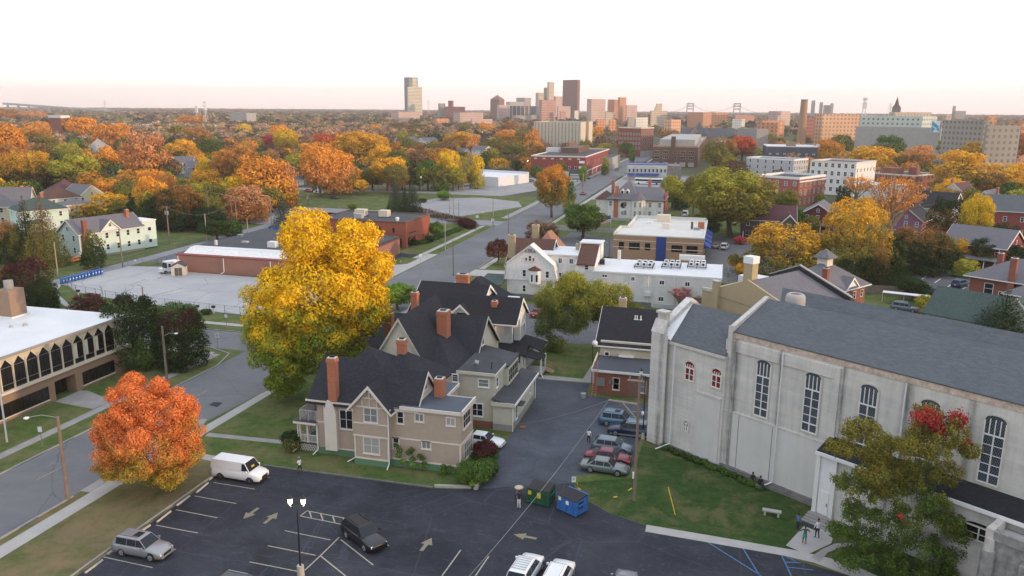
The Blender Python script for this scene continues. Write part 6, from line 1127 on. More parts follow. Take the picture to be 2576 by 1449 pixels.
def mkproto(key,lobes,n,size,rng,trunk,**k): PROTO[key] = (leaf_mesh('crown',lobes,n,size,rng,**k),trunk)
rg = np.random.default_rng(11)
for i in range(5):     # small, for the far rows
 mkproto('s%d' % i,lobes_full(rg,26) if i % 2 else lobes_round(rg,18+2*i,.08,lr=(.11,.22)),2000,.032,rg,trunk_mesh('trunk',rg))
for i in range(5):     # medium
 mkproto('m%d' % i,lobes_full(rg,44) if i % 2 else lobes_round(rg,34+3*i,.08,lr=(.08,.17)),6500,.019,rg,trunk_mesh('trunk',rg,nb=8,sub=1))
for i in range(3):     # large, detailed
 mkproto('l%d' % i,lobes_round(rg,50+5*i,.10,lr=(.06,.14)),17000,.0125,rg,trunk_mesh('trunk',rg,nb=9,sub=2,zt=.3))
for i in range(3): mkproto('f%d' % i,lobes_full(rg),16000,.0125,rg,trunk_mesh('trunk',rg,nb=6,sub=1,zt=.3))
mkproto('bush',[(0,0,.45,.42,.42,.42)]+[(math.cos(a)*.26,math.sin(a)*.26,.35+.25*rg.random(),.22,.22,.25) for a in np.arange(0,6.2,.6)],3200,.032,rg,trunk_mesh('trunk',rg,zt=.1,r=.02,top=.4,nb=4,spread=.1))
mkproto('column',[(0,0,.3,.42,.42,.32),(0,0,.55,.34,.34,.32),(.03,0,.8,.2,.2,.22)]+[(math.cos(a)*.28,math.sin(a)*.28,.15+.5*rg.random(),.18,.18,.14) for a in np.arange(0,6.2,.5)],4200,.022,rg,trunk_mesh('trunk',rg,zt=.2,r=.03,top=.8,nb=3,spread=.05))
mkproto('sparse',[(l[0],l[1],l[2],l[3]*.75,l[4]*.75,l[5]*.6) for l in lobes_round(rg,34,.30,lr=(.07,.14),core=.15)],2600,.013,rg,trunk_mesh('trunk',rg,nb=12,sub=3,zt=.3,r=.024,spread=.36,top=.92,m='bark_pale'),inner=.35)
def conifer(key,n,size,layers=13,seed=3):
 r = np.random.default_rng(seed); Lb = []
 for i in range(layers):
  t = i/(layers-1); z = .08+.88*t; rad = .46*(1-t)**.85+.03; nb = max(3,int(11*(1-t)+3))
  for j in range(nb):
   a = 2*math.pi*(j+r.random()*.7)/nb; q = rad*(.62+.2*r.random()); Lb.append((q*math.cos(a),q*math.sin(a),z-.05*(1-t),rad*.42+.01,rad*.42+.01,.030+.012*(1-t)))
  Lb.append((0,0,z,rad*.5,rad*.5,.05))
 me = leaf_mesh('crown',Lb,n,size,r,inner=.2,jit=.9,up=0.0); tr = MB().path([(0,0,0),(0,0,.5),(0,0,.97)],[.03,.02,.004],'bark_dark',6).mesh('trunk'); PROTO[key] = (me,tr)
conifer('conifer',5200,.017); conifer('conifer_l',15000,.0105,18,5)
LEAF = dict(Y=((.85,.56,.040),'golden yellow'),O=((.80,.345,.060),'orange'),OB=((.46,.215,.065),'rusty brown'),R=((.66,.13,.045),'red-orange'),G=((.095,.165,.036),'green'),DG=((.038,.066,.022),'dark green'),YG=((.38,.36,.055),'yellow-green'),
 OL=((.225,.205,.048),'olive'),P=((.095,.032,.032),'dark purple'),PK=((.55,.09,.10),'crimson pink'),B=((.24,.15,.085),'brown'),SP=((.075,.105,.080),'blue-green'),YO=((.80,.43,.045),'amber'),PO=((.70,.34,.14),'pale salmon-orange'),LG=((.20,.32,.05),'bright green'))
TREES = []
def tree(P,h,w,A='G',Bc=None,key=None,t=.45,label=None,rz=None,name='tree',cat='tree',leafs=1.0,bark=None,group=None,hand=True):
 px = w*2003/max(np.hypot(P[0],P[1]),30)
 if key is None and 'DG' in (A,Bc) and px > 50: key = 'f%d' % random.randrange(3)
 if key is None: key = ('l%d' % random.randrange(3)) if px > 150 else ('m%d' % random.randrange(5)) if px > 62 else ('s%d' % random.randrange(5))
 R = bpy.data.objects.new(name,None); COL.objects.link(R); R.location = (P[0],P[1],0); R.scale = (w,w,h); R.rotation_euler = (0,0,random.uniform(0,6.28) if rz is None else rz)
 cm,tm = PROTO[key]; a = LEAF[A][0]; b = LEAF[Bc or A][0]
 v = random.uniform(.88,1.12) if Bc or not label else 1.0
 c = bpy.data.objects.new('crown' if name != 'bush' else 'foliage',cm); COL.objects.link(c); c.parent = R; c.color = (a[0]*v,a[1]*v,a[2],1); c['leaf_b'] = (b[0]*v,b[1]*v,b[2]); c['leaf_t'] = float(t)
 k = bpy.data.objects.new('trunk' if name != 'bush' else 'stem',tm); COL.objects.link(k); k.parent = R
 tag(R,label,cat,group); TREES.append(dict(o=R,A=A,B=Bc,P=P,h=h,w=w,key=key,hand=hand)); return R
def TP(Z,x,yt,yb,wpx,A='G',Bc=None,key=None,t=.45,label=None,**k):
 """tree measured in the photograph: centre column, top row, foot row, width"""
 P = G(Z,x,yb); h = top_at(P,Z,yt)*(1.05 if not str(key).startswith('con') else 1.0); wpx = wpx*1.16; d = (P-vec(0,0,CAMH))@_fw; w = wpx/Z[2]/1.2034*d/FPX if Z is not ZD0 else wpx*d/FPX
 return tree(P,h,w,A,Bc,key,t,label,**k)
random.seed(21)
BK = 'bush'
# left and centre woods, measured one by one
for q in (
 (Z1,240,660,985,370,'YO','DG',None,.62),(Z1,60,440,830,330,'O','OB'),(Z1,300,425,650,220,'O','YG'),(Z1,640,390,600,260,'O','YO'),(Z1,545,605,800,210,'YG','G'),(Z1,590,695,985,380,'YG','OL'),(Z1,900,450,680,290,'O','OB'),
 (Z1,1150,505,900,350,'PO','O'),(Z1,1180,800,1000,260,'O','OB'),(Z1,825,620,760,130,'O','YO'),(Z1,1420,575,770,230,'YO','OL'),(Z1,1540,468,670,220,'OB','OL'),(Z1,1660,560,740,200,'G','G'),(Z1,1400,460,610,170,'OL','B'),(Z1,2135,535,690,180,'PK','PK'),
 (Z1,2240,485,700,210,'Y','YG'),(Z1,1600,715,880,120,'Y','Y'),(Z1,1620,815,1080,260,'YO','OL'),(Z1,1850,850,1120,240,'Y','G',None,.6),(Z1,2060,690,1110,400,'O','YO'),(Z1,2190,740,1100,240,'PO','O'),(Z1,1900,640,900,260,'OB','OL'),(Z1,1780,640,880,240,'O','OB'),(Z1,1960,900,1110,220,'YO','OL'),
 (Z1,1205,850,1250,260,'O','YG',None,.55),(Z1,1420,925,1275,330,'OB','DG',None,.7),(Z1,1270,840,1180,260,'OB','DG'),(Z1,1120,960,1240,200,'DG','DG'),(Z1,860,1000,1225,310,'YO','G',None,.5),(Z1,640,1060,1225,240,'YO','G',None,.5),(Z1,950,1050,1240,200,'OL','DG'),(Z1,880,900,1090,260,'O','OL'),(Z1,1010,890,1100,220,'OL','G'),
 (Z1,2210,985,1245,135,'SP','SP','conifer'),(Z1,1640,1090,1290,230,'DG','DG'),(Z1,1540,1030,1270,170,'DG','OB'),
 (Z1,1330,960,1262,250,'DG','OB'),(Z1,1490,985,1268,230,'OB','DG'),(Z1,1560,900,1200,260,'YG','G'),(Z1,1700,930,1200,230,'OL','YG'),(Z1,1240,1010,1268,230,'DG','DG'),(Z1,1650,1010,1262,190,'OL','DG'),(Z1,1790,960,1150,190,'YG','OL'),(Z1,1110,1090,1285,200,'DG','DG'),(Z1,1880,960,1130,220,'OL','YO'),(Z1,2000,930,1140,240,'OL','OB'),(Z1,2130,950,1140,190,'OL','YO'),(Z1,1010,960,1180,220,'OL','DG'),
 (Z1,650,830,990,380,'OL','OB'),(Z1,900,870,1010,260,'OL','OL'),(Z1,700,440,600,200,'OB','O'),(Z1,1000,560,720,160,'OL','OB'),(Z1,80,620,880,260,'OB','O'),(Z1,380,560,760,200,'OL','OB'),(Z1,1720,700,830,130,'OB','PO'),(Z1,2330,680,880,230,'YG','G'),(Z1,2520,525,670,150,'R','OB'),(Z1,2480,590,780,300,'O','YO'),(Z1,2500,640,1020,300,'O','PO'),
 (Z1,2400,700,930,140,'OL','G'),(Z1,1330,560,700,130,'DG','G'),(Z1,600,568,680,110,'LG','G'),(Z1,760,505,600,120,'P','P'),(Z1,1910,455,570,130,'Y','YO'),(Z1,2180,460,620,160,'O','YO'),(Z1,1500,380,500,220,'O','OB'),(Z1,270,345,460,220,'PO','OB'),(Z1,60,330,460,200,'OB','O'),(Z1,1290,820,960,160,'YG','OL'),(Z1,1350,720,900,180,'B','OL'),(Z1,1380,880,1040,240,'YG','G'),(Z1,1480,900,1090,200,'G','OL'),
 (Z2,75,525,720,150,'R','OB'),(Z2,70,650,990,250,'O','PO'),(Z2,255,510,770,420,'YO','YG'),(Z2,450,700,975,320,'YO','OL',None,.55),(Z2,530,660,870,190,'OL','G'),(Z2,680,650,850,180,'B','DG'),(Z2,760,725,970,190,'G','YG'),(Z2,860,790,975,150,'OL','G'),(Z2,930,655,965,190,'Y','YG'),(Z2,1035,690,965,140,'YG','Y','sparse'),(Z2,1150,700,955,110,'Y','YG'),(Z2,865,735,960,110,'Y','YO'),(Z2,960,780,970,190,'YG','OL'),
 (Z2,512,885,1155,135,'SP','DG','conifer_l'),(Z2,583,930,1158,90,'DG','DG','conifer_l'),(Z2,645,895,1158,130,'SP','DG','conifer_l'),(Z2,235,885,1000,130,'YO','OL'),(Z2,165,870,1000,100,'OL','O'),(Z2,560,510,650,130,'YG','OL'),(Z2,670,490,620,160,'OL','OB'),(Z2,755,500,600,70,'DG','DG'),(Z2,1010,515,660,260,'YO','OL'),(Z2,1110,540,670,130,'O','OL'),(Z2,1280,560,700,220,'OL','OB'),(Z2,1380,500,650,200,'O','YG'),(Z2,1500,485,660,150,'OL','YO'),(Z2,1575,490,665,110,'O','YO'),(Z2,1430,590,740,180,'OL','G'),
 (Z2,1685,512,640,130,'G','DG'),(Z2,1815,508,640,150,'OB','PO'),(Z2,1610,775,905,90,'G','G'),(Z2,1360,672,765,90,'DG','DG'),(Z2,1450,735,835,90,'DG','G'),(Z2,2310,595,710,120,'G','OL'),(Z2,1990,595,670,150,'YG','OL'),(Z2,2140,600,670,110,'YG','YG'),(Z2,2070,470,600,110,'O','OL'),(Z2,915,590,710,140,'B','OL'),(Z2,1190,690,770,80,'DG','DG'),(Z2,1530,690,800,100,'OL','OL'),(Z2,1220,440,560,150,'O','OL'),(Z2,1060,440,540,170,'OL','B'),(Z2,1400,430,560,160,'OB','OL'),(Z2,360,460,560,100,'O','YO'),(Z2,700,450,540,180,'OL','OB'),
 (Z2,550,440,540,150,'B','OB'),(Z2,1600,420,520,120,'B','OB'),(Z2,1150,500,600,80,'DG','B'),(Z2,1800,740,870,90,'OL','DG'),
 (Z3,385,540,735,180,'OL','YG'),(Z3,575,500,680,190,'R','OB'),(Z3,500,520,690,110,'OB','G'),(Z3,690,500,610,110,'OL','YG'),(Z3,720,578,650,120,'YG','YG'),(Z3,1000,485,560,120,'YG','OL'),(Z3,1070,410,520,110,'DG','DG'),(Z3,770,480,560,100,'YG','G'),(Z3,1185,515,680,200,'O','YO'),(Z3,1270,485,640,150,'OL','YG'),(Z3,1480,570,760,320,'YO','YG'),(Z3,1600,500,720,230,'G','OL'),(Z3,1580,450,550,120,'OB','B'),(Z3,1370,450,560,160,'G','OL'),(Z3,1810,555,760,230,'PO','OL'),(Z3,2060,515,690,240,'YG','OL'),(Z3,2240,515,720,230,'YO','OL'),
 (Z3,2475,440,720,190,'OB','P','m2'),(Z3,2540,590,720,60,'O','O'),(Z3,2370,520,620,100,'G','G'),(Z3,2110,610,905,350,'YO','OL'),(Z3,2450,680,910,290,'YO','OL'),(Z3,2300,760,900,160,'OL','DG'),(Z3,60,450,540,150,'OB','B'),(Z3,150,480,540,60,'LG','YG'),(Z3,450,620,730,160,'YG','OL'),(Z3,900,610,680,200,'OL','YG'),(Z3,880,870,1060,180,'OL','G'),(Z3,1130,905,985,60,'LG','YG'),(Z3,1390,770,990,240,'O','YO','sparse'),(Z3,1290,850,970,100,'DG','DG'),(Z3,1330,500,600,60,'O','OB'),(Z3,1700,430,560,100,'OL','B'),
 (Z3,80,780,1010,180,'YG','OL'),(Z3,230,780,1050,160,'OL','YG'),(Z3,150,830,1020,120,'G','DG'),(Z3,1000,1010,1100,130,'DG','G',BK),(Z3,930,1080,1160,60,'P','R',BK),(Z3,320,1050,1120,200,'DG','G',BK),(Z3,560,1205,1262,82,'PK','PK',BK)): TP(*q)
# trees nearer the camera
N_ = [
 (Z2,1725,770,1180,265,'O','OL','l0',.62,'tall tree by the avenue kerb, bright orange above and olive below'),(Z2,1855,895,1135,105,'G','YG','m1',.5,'slim green and yellow tree right behind the orange kerbside tree'),
 (Z2,1965,1072,1345,330,'G','OL','l1',.3,'broad low green tree in the garden between the avenue and the flag'),(Z2,1965,775,945,70,'LG','G','m0',.4,'slim young green tree in front of the red commercial block'),(Z2,2142,715,850,60,'YG','G','m1',.4,'slim yellow-green street tree at the right end of the red commercial block'),(Z2,2352,628,745,45,'LG','G','s1',.4,'slim bright green street tree beyond the diner'),
 (Z2,885,968,1045,95,'LG','G',BK,.4,'round green shrub on the verge of the worn grey lot'),(Z2,170,1072,1120,60,'OL','G',BK,.4,'small shrub on the grassy corner lot'),(Z2,720,1030,1065,60,'DG','OL',BK,.4,'small dark shrub beside the three spruces'),
 (Z5,1730,160,300,215,'B','P','m3',.4,'spreading reddish-brown ornamental tree behind the gambrel house'),(Z5,1425,290,470,170,'P','B','m4',.4,'dark reddish tree left of the gambrel house porch'),(Z5,985,165,285,105,'G','LG','m2',.4,'light green bushy tree on the lawn of the orange-red brick office'),(Z5,940,262,312,60,'DG','G',BK,.4,'dark clipped shrub at the corner of the brick office'),(Z5,825,292,330,80,'DG','G',BK,.4,'low dark shrub under the arch of the brick office'),
 (Z5,710,610,790,270,'LG','G','l2',.4,'fresh green tree behind the tall yellow tree at the roadside'),
 (Z3,490,718,1215,560,'YG','OL','l0',.7,'huge yellow-green tree with thick bare trunk beside the tan brick building'),(Z6,1000,380,745,440,'YO','OL','f1',.62,'wide amber tree behind the hall and the parking area'),(Z6,1455,238,740,400,'YO','OL','f2',.6,'tall amber-orange tree right of centre behind the cupola house'),(Z3,1630,755,1265,400,'O','PO','sparse',.5,'thin half-bare orange tree with pale branches above the purple house'),
 (Z6,1880,398,700,350,'OB','DG','f0',.75,'round dark green-bronze tree below the purple house'),(Z6,2050,215,590,240,'DG','OB','f1',.5,'dark bronze-green tree right of the purple house'),(Z6,2240,190,620,210,'Y','YG','l2',.5,'golden tree with visible trunk left of the large brick house'),(Z6,2420,385,660,210,'DG','OB','f2',.4,'dark green tree in front of the large brick gable house'),(Z6,1620,470,800,170,'OB','DG','conifer_l',.6,'tall bronze-green conifer right of the amber tree'),(Z6,1755,590,820,180,'DG','DG','conifer_l',.4,'dark conifer beside the board fence'),(Z6,1240,490,650,110,'DG','DG','m1',.4,'small dark tree between the two amber trees'),
 (Z6,1850,730,880,190,'DG','DG','m2',.4,'low dark tree over the board fence'),(Z6,2190,608,725,165,'YG','LG','m3',.4,'bright yellow-green tree in front of the car park at the right'),(Z6,1935,838,965,160,'YG','Y','m4',.4,'yellow-green shrub-like tree by the open car bonnet'),(Z6,2118,790,855,55,'SP','G','conifer',.4,'tiny young spruce at the edge of the right car park'),(Z6,2415,810,1215,430,'SP','DG','conifer_l',.8,'large spruce with brownish tips rising behind the church roof'),(Z6,2540,1000,1218,240,'SP','DG','conifer_l',.8,'smaller spruce at the right edge behind the church roof'),
 (Z6,2130,560,660,300,'DG','DG',BK,.4,'dark hedge row in front of the brick gable house'),(Z6,1500,560,760,120,'OL','OB','m1',.4,'olive tree filling the gap behind the amber-orange tree'),(Z6,740,640,740,90,'YO','OL','m0',.4,'small amber tree beside the square white-topped chimney'),(Z6,480,735,905,130,'G','DG','m0',.4,'green tree between the white annexe and the yellow-brick hall'),(Z6,590,765,850,150,'G','OL','m3',.4,'low green tree behind the stepped wall of the yellow-brick hall'),(Z6,470,855,950,150,'B','YG',BK,.4,'brown and yellow hedge below the white annexe'),(Z6,340,785,940,170,'PK','B','sparse',.4,'nearly bare reddish tree in front of the white annexe'),(Z6,150,950,1000,70,'YG','LG',BK,.4,'small yellow-green shrub just behind the black-roofed house'),
 (Z6,430,75,250,110,'OB','YG','m2',.4,'tan-coloured tree left of the huge yellow-green tree'),(Z6,300,110,290,150,'YG','G','m0',.4,'pale green tree right of the mansion'),
 (Z4,60,395,720,200,'OB','DG','f0',.7,'dark tree with bronze top at the left edge'),(Z4,135,440,735,165,'OL','DG','conifer_l',.5,'narrow olive conifer left of the tall brown conifers'),(Z4,220,220,720,190,'B','DG','conifer_l',.85,'tall dark conifer with rust-tinged tips left of the mint house'),(Z4,345,225,735,270,'B','OL','conifer_l',.6,'tall rusty-brown conifer in front of the mint house'),(Z4,690,492,755,165,'OL','DG','column',.75,'dense pointed evergreen standing before the mint house front'),
 (Z4,230,690,1040,330,'P','DG','f2',.55,'dark purple-green tree behind the white-roofed office'),(Z4,60,740,1020,230,'OL','DG','f1',.5,'olive tree at the left edge behind the white-roofed office'),(Z4,330,840,1060,180,'DG','DG','f1',.4,'dark green tree by the curving path'),(Z4,650,950,1110,240,'P','P','m1',.4,'dark maroon tree beside the front fence'),(Z4,905,950,1060,140,'P','B','m2',.4,'small dark maroon tree by the blue bin'),
 (Z4,985,950,1470,390,'DG','G','f0',.3,'big dark green tree at the corner of the white-roofed office'),(Z4,1340,1060,1470,340,'P','DG','f1',.75,'dark brownish crab-apple tree by the street corner'),(Z4,1290,1010,1260,330,'G','LG','f2',.4,'light green tree behind the big dark green tree'),(Z4,1060,955,1100,90,'P','B','m0',.4,'maroon treetop behind the big dark green tree'),
 (Z4,1590,395,550,240,'DG','G','m2',.4,'green vine-covered mass beside the service road'),(Z4,1700,400,520,130,'G','DG','m3',.4,'green bush at the right end of the vine-covered mass'),
*[(Z6,x_,a_,b_,w_,A_,B_,'m%d' % (x_ % 5),.45,None) for x_,a_,b_,w_,A_,B_ in ((1130,520,700,150,'OL','OB'),(1330,560,770,170,'OL','DG'),(1420,620,790,150,'DG','OL'),(1560,600,790,150,'DG','OL'),(1700,470,720,200,'DG','OL'),(1760,420,640,160,'OL','YO'),(1950,520,690,240,'DG','DG'),(2090,470,650,220,'OL','DG'),(2160,480,660,160,'YO','OL'),(2300,480,680,180,'DG','OL'),(2470,520,690,200,'DG','G'),(2370,560,690,140,'OL','DG'),(1180,330,480,120,'OL','G'),(1090,290,440,110,'G','DG'),(1560,210,330,160,'YO','OB'),(1700,250,400,140,'OB','O'),(1850,300,420,110,'OL','DG'),(2060,120,300,200,'YO','OL'),(2200,150,330,180,'OL','YO'),(2350,60,200,220,'OL','OB'),(2500,60,200,220,'YO','OL'),(520,350,480,160,'DG','G'),(420,330,420,150,'OL','G'),(640,60,220,200,'YG','OL'),(870,470,620,120,'DG','OL'),(560,210,420,220,'YG','G'),(800,250,400,160,'OL','G'),(700,580,690,110,'OL','YO'))],
 *[(Z2,x_,a_,b_,w_,A_,B_,'m%d' % (x_ % 5),.45,None) for x_,a_,b_,w_,A_,B_ in ((30,850,1000,160,'O','OL'),(130,760,960,180,'PO','OL'),(330,800,970,200,'OL','G'),(400,620,860,200,'YO','OL'),(560,740,960,180,'G','OL'),(620,800,970,150,'DG','OL'),(700,820,970,150,'DG','G'),(820,600,700,150,'OL','OB'),(1000,820,960,130,'YO','OL'),(1090,800,950,120,'YG','OL'),(300,560,700,180,'YO','OB'),(160,560,690,150,'OB','O'))],
 (Z4,1510,1050,1090,70,'DG','G',BK,.4,'small dark shrub at the fence of the white car park'),(Z7,1515,690,800,90,'DG','OL',BK,.4,'small dark shrub at the porch corner of the taupe house')]
for (Z,x,yt,yb,w,A,Bc,k,t,l) in N_: TP(Z,x,yt,yb,w,A,Bc,k,t,l,name='bush' if k == BK else 'conifer' if k.startswith('con') or k == 'column' else 'tree',cat='bush' if k == BK else 'tree')
def hedge(pts,h,w,A,Bc,label,n=9000):
 a,b = vec(*pts[0],0),vec(*pts[1],0); L_ = np.linalg.norm(b-a); k = int(L_/(w*.7))+1; r = np.random.default_rng(4)
 lob = [(*(((b-a)*i/k)[:2]),h*.5,w*.62,w*.62,h*.55) for i in range(k+1)]; me = leaf_mesh('hedge',lob,n,.10,r)
 o = bpy.data.objects.new('hedge',me); COL.objects.link(o); o.location = a; o.color = (*LEAF[A][0],1); o['leaf_b'] = LEAF[Bc][0]; o['leaf_t'] = .8; tag(o,label,'hedge')
hedge(((-81,243),(-108,268)),2.2,3.2,'P','P','long dark purple clipped hedge behind the brick office'); hedge(((-79.5,240),(-75.8,236)),2.6,3.2,'P','P','rounded dark purple hedge end nearest the avenue')
hedge(((-80,205),(-78.5,232)),.8,2.2,'DG','G','low green planting along the brick office path'); hedge(((-27,196),(-48,193)),.8,1.0,'DG','B','low dark hedge in front of the board fence')
# the four large trees of the foreground
def hero(name,label,base,h,lobes,n,size,A,Bc,t,seed,bark,limbs,r0,inner=.12,jit=.8,droop=0.0,cat='tree'):
 rr = np.random.default_rng(seed); R = thing(name,label,cat,(base[0],base[1],0)); me = leaf_mesh('crown',lobes,n,size,rr,inner=inner,jit=jit,droop=droop)
 c = bpy.data.objects.new('crown',me); COL.objects.link(c); c.parent = R; c.color = (*LEAF[A][0],1) if isinstance(A,str) else (*A,1); c['leaf_b'] = LEAF[Bc][0] if isinstance(Bc,str) else Bc; c['leaf_t'] = float(t); c['leaf_s'] = .13 if h > 15 else .22
 mb = MB(); mb.path([(0,0,0),(.05,0,h*.15),(0,.05,h*.4),(0,0,h*.8)],[r0*1.4,r0,r0*.8,r0*.2],bark,10)
 for i in range(limbs):
  l = lobes[rr.integers(1,len(lobes))]; z = h*(.12+.3*rr.random()); m_ = (l[0]*.45,l[1]*.45,z+(l[2]-z)*.5); mb.path([(0,0,z),m_,(l[0],l[1],l[2])],[r0*.5,r0*.3,r0*.08],bark,6)
  for j in range(2): e = rr.normal(size=3)*l[3]*.8; mb.path([m_,(l[0]+e[0],l[1]+e[1],l[2]+e[2])],[r0*.2,r0*.04],bark,4)
 mb.build('trunk',R); TREES.append(dict(o=R,A='Y',B=None,P=base,h=h,w=10,key='hero',hand=True)); return R,c
def blob(rr,n,cx,cy,cz,rx,ry,rz,lr):
 o = [(cx,cy,cz,rx*.72,ry*.72,rz*.72)]
 for i in range(n):
  d = sphere_dirs(rr,1)[0]; r = rr.uniform(*lr); o.append((cx+d[0]*(rx-r*.8),cy+d[1]*(ry-r*.8),cz+d[2]*(rz-r*.8),r,r,r*.85))
 return o
rr = np.random.default_rng(5)
b0 = vec(-49.5,88.5,0); ax = _rt; R_ = None
def LL(px,py,dist_off,r,rr,n,rz=None,lr=(.8,1.6),base=b0):
 """lobe cluster whose centre is seen at a measured picture point, at the tree's own distance"""
 d = (base[:2]@np.array([_h[0],_h[1]])); r_ = ray(None,px,py); t = (d+dist_off)/(r_[:2]@_h[:2]); p = np.array([r_[0]*t,r_[1]*t,CAMH+r_[2]*t])-np.array([base[0],base[1],0]); return blob(rr,n,p[0],p[1],p[2],r,r,rz or r,lr)
lob = LL(775,600,0,3.6,rr,20,4.0)+LL(895,620,0,3.5,rr,20,3.8)+LL(800,730,0,7.2,rr,60,6.2)+LL(870,720,1,5.6,rr,40,5.4)+LL(690,760,0,4.2,rr,26,4.6)+LL(720,870,-1,5.0,rr,40,5.0)+LL(820,850,0,5.2,rr,40,5.2)+LL(930,790,0,2.8,rr,14,3.0)+LL(715,950,-1,2.6,rr,16,2.6)+LL(650,830,0,2.2,rr,10,2.6)+LL(950,670,0,1.9,rr,10,2.2)
hero('golden_tree','tallest golden-yellow tree, green towards its foot, between the avenue and the houses',b0,21,lob,125000,.125,(.95,.60,.030),(.24,.31,.035),10.6,5,'bark_pale',22,.5,inner=.10)
b1 = G(None,372,1232); rr = np.random.default_rng(8)
def L1(*a,**k): return LL(*a,base=b1,**k)
lob = L1(370,1110,0,4.7,rr,70,4.3,lr=(.5,1.0))+L1(345,1010,0,2.9,rr,30,2.6,lr=(.4,.8))+L1(420,1040,0,3.0,rr,30,2.6,lr=(.4,.8))+L1(300,1085,0,2.5,rr,26,2.7,lr=(.4,.8))+L1(455,1110,0,2.5,rr,26,2.7,lr=(.4,.8))+L1(290,1160,0,2.2,rr,20,2.0,lr=(.4,.8))+L1(430,1180,0,2.2,rr,20,1.9,lr=(.4,.8))+L1(340,962,0,1.0,rr,8,1.2,lr=(.3,.5))+L1(400,968,0,.9,rr,8,1.0,lr=(.3,.5))
hero('orange_maple','round orange-red maple between the avenue pavement and the car park',b1,9,lob,120000,.066,(.86,.27,.085),(.42,.34,.055),4.0,9,'bark',20,.22,inner=.10,jit=1.0)
b2 = G(None,2262,1440); rr = np.random.default_rng(12)
def L2(*a,**k): return LL(*a,base=b2,**k)
lob = []
for x_,y_,r_,z_ in ((2170,1080,1.5,.9),(2120,1122,1.3,.5),(2215,1110,1.3,.8),(2330,1050,1.4,1.2),(2395,1085,1.3,1.3),(2350,1120,1.7,1.2),(2240,1165,1.6,.9),(2300,1190,1.8,1.0),(2380,1185,1.3,1.0),(2145,1212,1.7,.7),(2230,1240,1.9,.9),(2330,1255,1.8,1.0),(2160,1285,1.7,.8),(2260,1300,2.0,.9),(2370,1300,1.6,.8),(2170,1345,1.7,.8),(2300,1360,2.2,1.0),(2390,1385,1.6,.7),(2225,1395,1.8,.8),(2150,1400,1.6,.6),(2260,1425,2.0,.7),(2350,1425,1.9,.7),(2120,1330,1.2,.5),(2410,1340,1.2,.7),(2440,1130,.8,.6),(2200,1140,1.2,.7),(2285,1120,1.1,.8),(2310,1085,1.1,.9),(2270,1215,1.6,.9),(2195,1190,1.3,.6)):
 c_ = L2(x_,y_,rr.uniform(-1.4,1.2),r_,rr,22,z_,lr=(.22,.52)); c_[0] = (*c_[0][:3],r_*.45,r_*.45,z_*.45); lob += c_
hero('pin_oak','green tree with scattered red and bronze leaf patches in front of the church wall',b2,12.5,lob,80000,.068,(.25,.22,.045),(.105,.165,.034),7.4,12,'bark_dark',30,.26,inner=.22,droop=.5)
c = TREES[-1]['o'].children[0]
rdl = L2(2330,1050,-.6,.95,rr,8,.8,lr=(.25,.5))+L2(2365,1080,-.7,.7,rr,8,.6,lr=(.2,.4))+L2(2410,1060,-.5,.7,rr,8,.9,lr=(.25,.5))+L2(2430,1120,-.4,.4,rr,5,.5,lr=(.2,.35))+L2(2200,1185,-.9,.5,rr,5,.35,lr=(.2,.3))+L2(2265,1300,-1.6,.18,rr,3,.15,lr=(.1,.2))+L2(2282,1320,-1.6,.18,rr,3,.15,lr=(.1,.2))+L2(2175,1190,-1.2,.25,rr,3,.2,lr=(.1,.2))
me = leaf_mesh('red_leaves',rdl,2300,.085,rr,inner=.45); o = bpy.data.objects.new('red_leaves',me); COL.objects.link(o); o.parent = TREES[-1]['o']; o.color = (.42,.06,.05,1); o['leaf_b'] = (.26,.12,.04); o['leaf_t'] = .0; o['label'] = 'crimson patches in the green crown'
b3 = G(None,1487,880); rr = np.random.default_rng(17)
def L3(*a,**k): return LL(*a,base=b3,**k)
lob = L3(1390,745,0,2.9,rr,34,2.6,lr=(.5,1.0))+L3(1470,760,-.5,3.0,rr,30,2.6,lr=(.5,.9))+L3(1540,770,-.5,2.2,rr,20,1.8,lr=(.5,.9))+L3(1440,715,0,2.4,rr,24,2.0,lr=(.5,.9))+L3(1500,735,0,2.6,rr,26,2.0,lr=(.5,.9))+L3(1430,790,0,3.4,rr,30,3.0,lr=(.5,1.0))+L3(1375,815,-.5,1.9,rr,16,2.4,lr=(.5,.9))+L3(1560,740,0,1.9,rr,16,1.8,lr=(.5,.9))+L3(1590,780,0,1.8,rr,14,1.3,lr=(.4,.8))+L3(1510,790,0,2.0,rr,16,1.4,lr=(.4,.8))+L3(1555,800,0,1.4,rr,10,.9,lr=(.4,.7))+L3(1400,865,-.5,1.7,rr,12,1.3,lr=(.4,.8))
hero('willow','spreading willow-like tree with fine yellow-green foliage and dark branching trunk behind the drive',b3,12.5,lob,90000,.085,(.38,.36,.05),(.13,.17,.045),8.6,17,'bark_dark',26,.34,inner=.3,droop=1.0)
for l_,x,y,r,h_,A,Bc,sd in (('dense dark red-leaved shrub beside the white sedan',1222,1168,1.35,2.7,'P','G',1),('lush green shrub at the rear corner of the taupe house',1188,1215,1.9,2.3,'G','LG',2),('smaller green shrub half under the red-leaved one',1222,1200,1.3,1.8,'G','DG',3)):
 p = G(None,x,y); rr = np.random.default_rng(sd); me = leaf_mesh('foliage',blob(rr,18,0,0,h_*.48,r,r,h_*.52,(.4,.8)),9000,.075,rr); R_ = thing('bush',l_,'bush',(p[0],p[1],0)); o = bpy.data.objects.new('foliage',me); COL.objects.link(o); o.parent = R_; o.color = (*LEAF[A][0],1); o['leaf_b'] = LEAF[Bc][0]; o['leaf_t'] = h_*.5
 MB().path([(0,0,0),(.1,0,h_*.6)],[.07,.03],'bark',5).build('stem',None).parent = R_
